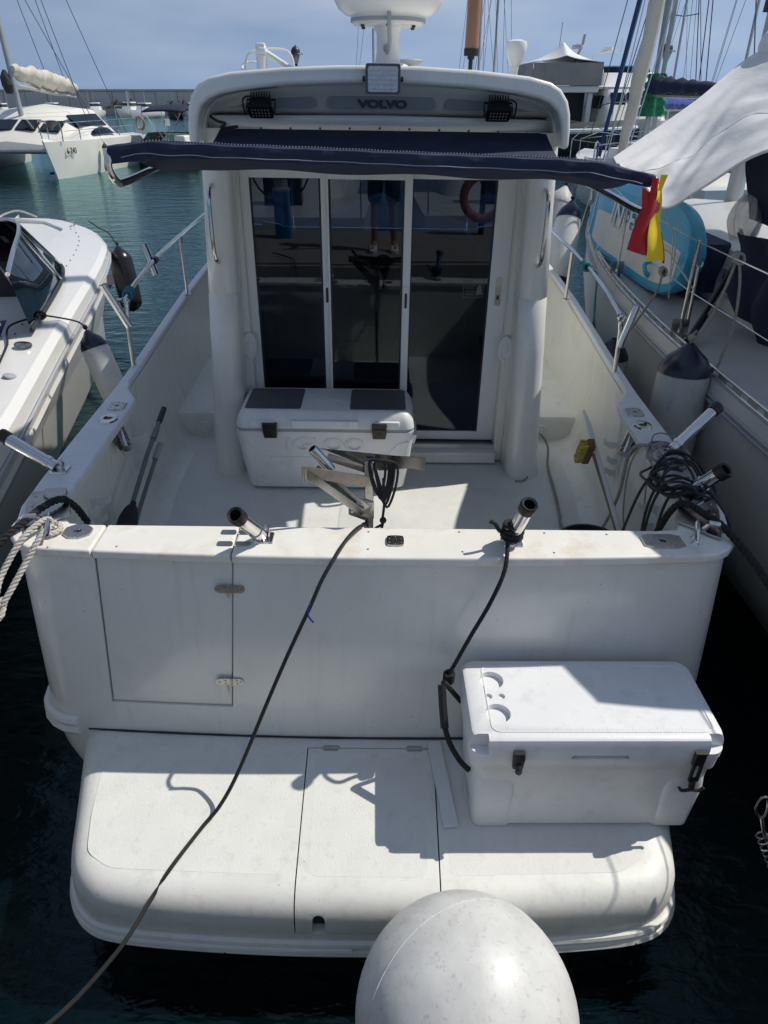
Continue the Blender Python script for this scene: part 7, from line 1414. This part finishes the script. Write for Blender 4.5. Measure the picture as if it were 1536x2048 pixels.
def sailboat(x, y, rot, L0, B0, H, label, cover, lean=0.0, furl=None, boomz=1.5, mastr=0.08):
    t = thing('sailboat', (x, y, 0), label, 'sailboat', 'sailboats in the marina'); X = at(x, y, rot)
    obj('hull', far_hull(MB(), X, L0, B0, 1.05, bow=1.35, stern=0.75), 'sboat', t)
    m = MB(X); m.rloft([(1.0, 0, L0 * 0.5, B0 * 0.46, L0 * 0.42, B0 * 0.4), (1.12, 0, L0 * 0.5, B0 * 0.42, L0 * 0.40, B0 * 0.36)], 5); m.rloft([(1.1, 0, L0 * 0.5, B0 * 0.28, L0 * 0.2, 0.3), (1.55, 0, L0 * 0.5, B0 * 0.22, L0 * 0.17, 0.25)], 4); obj('deck_and_cabin', m, 'catgel', t)
    m = MB(X); m.tube([(0, L0 * 0.58, 1.2), (lean, L0 * 0.57, H)], mastr, 8, sq=0.75); ms = obj('mast', m, 'mast', t)
    m = MB(X); m.tube([(0, L0 * 0.57, 1.55 + boomz), (0, L0 * 0.17, 1.5 + boomz)], 0.05, 6); obj('boom', m, 'mast', ms)
    if cover:
        m = MB(X); N = 20; m.tube([(0.02 * math.sin(i), L0 * (0.575 - 0.40 * i / N), 1.78 + boomz - 0.12 * i / N + 0.02 * math.sin(i * 2.1)) for i in range(N + 1)], [0.24 - 0.12 * i / N + 0.03 * math.sin(i * 1.9) for i in range(N + 1)], 10, sq=0.7); obj('boom_cover', m, cover, ms)
    m = MB(X)
    for sx in (-1, 1):
        m.tube([(sx * B0 * 0.46, L0 * 0.55, 1.1), (lean, L0 * 0.57, H)], 0.013, 4); m.tube([(sx * B0 * 0.46, L0 * 0.53, 1.1), (lean * 0.6, L0 * 0.57, H * 0.62)], 0.012, 4)
        m.tube([(lean * 0.6, L0 * 0.57, H * 0.55), (lean * 0.6 + sx * 0.8, L0 * 0.56, H * 0.56)], 0.03, 4)
    m.tube([(0, 0.1, 1.1), (lean, L0 * 0.57, H)], 0.013, 4)
    obj('rigging', m, 'lampmetal', ms)
    m = MB(X); N = 24; a = Vector((0, L0 * 0.98, 1.4)); b = Vector((lean, L0 * 0.575, H * 0.97))
    if furl: m.tube([a.lerp(b, i / N) for i in range(N + 1)], [0.05 + 0.03 * math.sin(math.pi * i / N) for i in range(N + 1)], 8); obj('furled_sail', m, furl, ms)
    else: m.tube([a, b], 0.013, 4); obj('forestay', m, 'lampmetal', ms)
    m = MB(X)
    for sx in (-1, 1): m.tube([(sx * B0 * 0.42, L0 * q, 1.7) for q in (0.02, 0.3, 0.6, 0.8)] + [(0, L0, 2.0)], 0.012, 4)
    for q in (0.05, 0.3, 0.6, 0.8): m.tube([(B0 * 0.42, L0 * q, 1.05), (B0 * 0.42, L0 * q, 1.72)], 0.014, 4); m.tube([(-B0 * 0.42, L0 * q, 1.05), (-B0 * 0.42, L0 * q, 1.72)], 0.014, 4)
    obj('guard_rail', m, 'steel', t)
sailboat(12.65, 31.4, 145.5, 12, 3.3, 13.4, 'sailboat with a dark blue furled headsail beyond the right yacht', 'bluecover', 0.0, 'genoa', 0.9)
sailboat(8.2, 17.0, 10, 9, 3.0, 13.5, 'sailboat with a navy boom cover at the upper right', 'navy2', 0.3, None, 1.3)
sailboat(17.4, 52.0, 172, 8, 2.7, 12, 'sailboat with a green net cover beyond the right yacht', 'greencover', 0.1, None, 0.6)
sailboat(5.6, 52.0, 178, 9, 3.0, 15, 'far sailboat mast, left of the pair behind the hardtop', 'sail', 0.15, None, 1.0)
sailboat(6.5, 55.0, 182, 9, 3.0, 16, 'far sailboat mast, right of the pair behind the hardtop', 'sail', 0.1, None, 1.0)
sailboat(-0.6, 56.0, 180, 9, 3.0, 16, 'far sailboat hidden behind the radar pedestal, only rigging showing', 'sail', 0.0, None, 1.0)
sailboat(16.5, 42.0, 175, 9, 3.0, 15, 'far sailboat behind the right yacht mast', 'bluecover', 0.0, 'sail', 0.8)
sailboat(19.5, 37.0, 185, 9, 3.0, 14, 'far sailboat at the right edge of the marina', 'navy2', 0.0, None, 0.8)
sailboat(15.5, 28.0, 185, 9, 3.0, 14, 'sailboat with blue cover just left of the right yacht mast', 'bluecover', 0.0, None, 0.8)
# bundle of green netting wound round a post
m = MB(); m.sphere((7.35, 22.2, 2.95), 0.3, 18, 14, (0.75, 0.75, 1.3)); m.sphere((7.55, 22.1, 2.6), 0.28, 16, 12, (1.0, 0.8, 1.1)); m.tube([(7.3, 22.2, 3.0), (7.3, 22.2, 6.5)], 0.06, 8); m.tube([(7.4, 22.2, 0.5), (7.4, 22.2, 2.6)], 0.22, 10)
t = thing('netting_bundle', (7.4, 22.2, 0.5), 'bundle of green netting around a pole beyond the white tent', 'netting')
m2 = MB(); m2.tube([(7.4, 22.2, -0.5), (7.32, 22.2, 6.5)], 0.06, 8); obj('pole', m2, 'mast', t)
m2 = MB(); N = 18
m2.grid(lambda u, v: Vector((7.40 + (0.20 + 0.16 * v + 0.05 * math.sin(u * 38 + v * 9) + 0.04 * math.sin(v * 31)) * math.cos(2 * math.pi * u), 22.2 + (0.20 + 0.16 * v + 0.05 * math.sin(u * 38)) * math.sin(2 * math.pi * u), 3.35 - 1.0 * v)), 40, 24); obj('net', m2, 'greencover', t)

# ================================================================== the photographer on the quay, mirrored in the door glass
def skin_obj(name, pts, edges, mat, parent, root=0, sub=2):
    bm = bmesh.new(); lay = bm.verts.layers.skin.verify()
    c = Vector(pts[root][0]); vs = []
    for i, (p, r) in enumerate(pts):
        v = bm.verts.new(Vector(p) - c); v[lay].radius = (r, r) if not isinstance(r, tuple) else r; v[lay].use_root = (i == root); vs.append(v)
    for a, b in edges: bm.edges.new((vs[a], vs[b]))
    me = bpy.data.meshes.new(name); bm.to_mesh(me); bm.free()
    o = bpy.data.objects.new(name, me); COL.objects.link(o); WL[o.name] = c; o.parent = parent; o.location = c - WL[parent.name]
    md = o.modifiers.new('skin', 'SKIN'); md.use_smooth_shade = True
    s = o.modifiers.new('sub', 'SUBSURF'); s.levels = sub; s.render_levels = sub
    bpy.context.view_layer.update(); bake(o)
    if not o.data.materials: o.data.materials.append(M[mat])
    o.data.polygons.foreach_set('use_smooth', [True] * len(o.data.polygons)); return o
def person():
    PX, PY, Z = 0.04, -0.42, 1.205
    t = thing('person', (PX, PY, Z), 'person in dark T-shirt and shorts on the quay, mirrored holding a phone', 'person')
    P = []; E = []
    def add(p, r, par=None):
        P.append(((PX + p[0], PY + p[1], Z + p[2]), r)); k = len(P) - 1
        if par is not None: E.append((par, k))
        return k
    pel = add((0, 0, 0.93), (0.125, 0.10)); sp = add((0, -0.01, 1.10), (0.12, 0.09), pel); ch = add((0, -0.01, 1.30), (0.14, 0.10), sp); nk = add((0, 0.01, 1.44), 0.055, ch)
    h0 = add((0, 0.03, 1.54), 0.062, nk); h1 = add((0, 0.035, 1.62), 0.082, h0); h2 = add((0, 0.03, 1.70), 0.07, h1); add((0, 0.11, 1.60), 0.014, h1)
    for s in (-1, 1):
        hip = add((s * 0.09, 0, 0.86), 0.085, pel); th = add((s * 0.105, 0.01, 0.68), 0.075, hip); kn = add((s * 0.11, 0.02, 0.48), 0.052, th); ca = add((s * 0.115, 0.0, 0.34), 0.053, kn); an = add((s * 0.12, -0.01, 0.09), 0.036, ca); ft = add((s * 0.13, 0.08, 0.045), 0.036, an); add((s * 0.14, 0.17, 0.03), 0.026, ft)
        sh = add((s * 0.17, 0.0, 1.37), 0.06, ch); el = add((s * 0.23, 0.10, 1.17), 0.042, sh); fo = add((s * 0.17, 0.24, 1.32), 0.036, el); wr = add((s * 0.10, 0.315, 1.46), 0.026, fo); pa = add((s * 0.088, 0.335, 1.52), (0.024, 0.032), wr)
        for j, (dz, ln) in enumerate(((-0.022, 0.055), (-0.004, 0.06), (0.014, 0.056), (0.030, 0.048))):
            f1 = add((s * 0.085, 0.352, 1.56 + dz), 0.009, pa); f2 = add((s * 0.062, 0.366, 1.565 + dz), 0.008, f1); add((s * (0.062 - ln * 0.5), 0.362, 1.567 + dz), 0.007, f2)
        t1 = add((s * 0.078, 0.322, 1.535), 0.011, pa); add((s * 0.05, 0.318, 1.56), 0.009, t1)
    skin_obj('body', P, E, 'skin', t, 0)
    Q = [((PX + 0, PY, Z + 0.96), (0.145, 0.12)), ((PX, PY - 0.01, Z + 1.12), (0.145, 0.11)), ((PX, PY - 0.01, Z + 1.31), (0.16, 0.12)), ((PX, PY, Z + 1.41), 0.075)]
    e = [(0, 1), (1, 2), (2, 3)]
    for s in (-1, 1):
        k = len(Q); Q += [((PX + s * 0.17, PY, Z + 1.37), 0.075), ((PX + s * 0.205, PY + 0.055, Z + 1.26), 0.066)]; e += [(2, k), (k, k + 1)]
    skin_obj('t_shirt', Q, e, 'darkcloth', t, 0)
    Q = [((PX, PY, Z + 0.95), (0.145, 0.118))]; e = []
    for s in (-1, 1):
        k = len(Q); Q += [((PX + s * 0.095, PY, Z + 0.84), 0.105), ((PX + s * 0.108, PY + 0.012, Z + 0.66), 0.098), ((PX + s * 0.112, PY + 0.018, Z + 0.52), 0.092)]; e += [(0, k), (k, k + 1), (k + 1, k + 2)]
    skin_obj('shorts', Q, e, 'darkcloth', t, 0)
    m = MB(); m.sphere((PX, PY + 0.02, Z + 1.665), 0.098, 18, 10, (0.95, 1.05, 0.95)); obj('hair', m, 'darkcloth', t)
    for s in (-1, 1):
        m = MB(); m.rloft([(Z - 0.003, PX + s * 0.13, PY + 0.07, 0.045, 0.135, 0.04), (Z + 0.03, PX + s * 0.13, PY + 0.07, 0.046, 0.135, 0.04), (Z + 0.075, PX + s * 0.127, PY + 0.02, 0.042, 0.08, 0.035)], 5); obj('shoe', m, 'white', t)
        m = MB(); m.sphere((PX + s * 0.033, PY + 0.112, Z + 1.632), 0.012, 10, 6); obj('eye', m, 'white', t)
        m = MB(); m.sphere((PX + s * 0.085, PY + 0.03, Z + 1.615), 0.026, 10, 6, (0.4, 0.8, 1.2)); obj('ear', m, 'skin', t)
    p = MB(); p.box(PX - 0.075, PX + 0.075, PY + 0.372, PY + 0.380, Z + 1.53, Z + 1.60); obj('phone', p, 'blackpl', label='dark phone held up by the person on the quay', cat='phone', bevel=0.003)
person()
# ================================================================== the boat's slight list to starboard
bpy.context.view_layer.update()
pv = Vector((0, 2.2, 1.4)); RM = Matrix.Translation(pv) @ Matrix.Rotation(R(0.75), 4, 'Y') @ Matrix.Translation(-pv)
for o in ABOARD: o.matrix_world = RM @ o.matrix_world
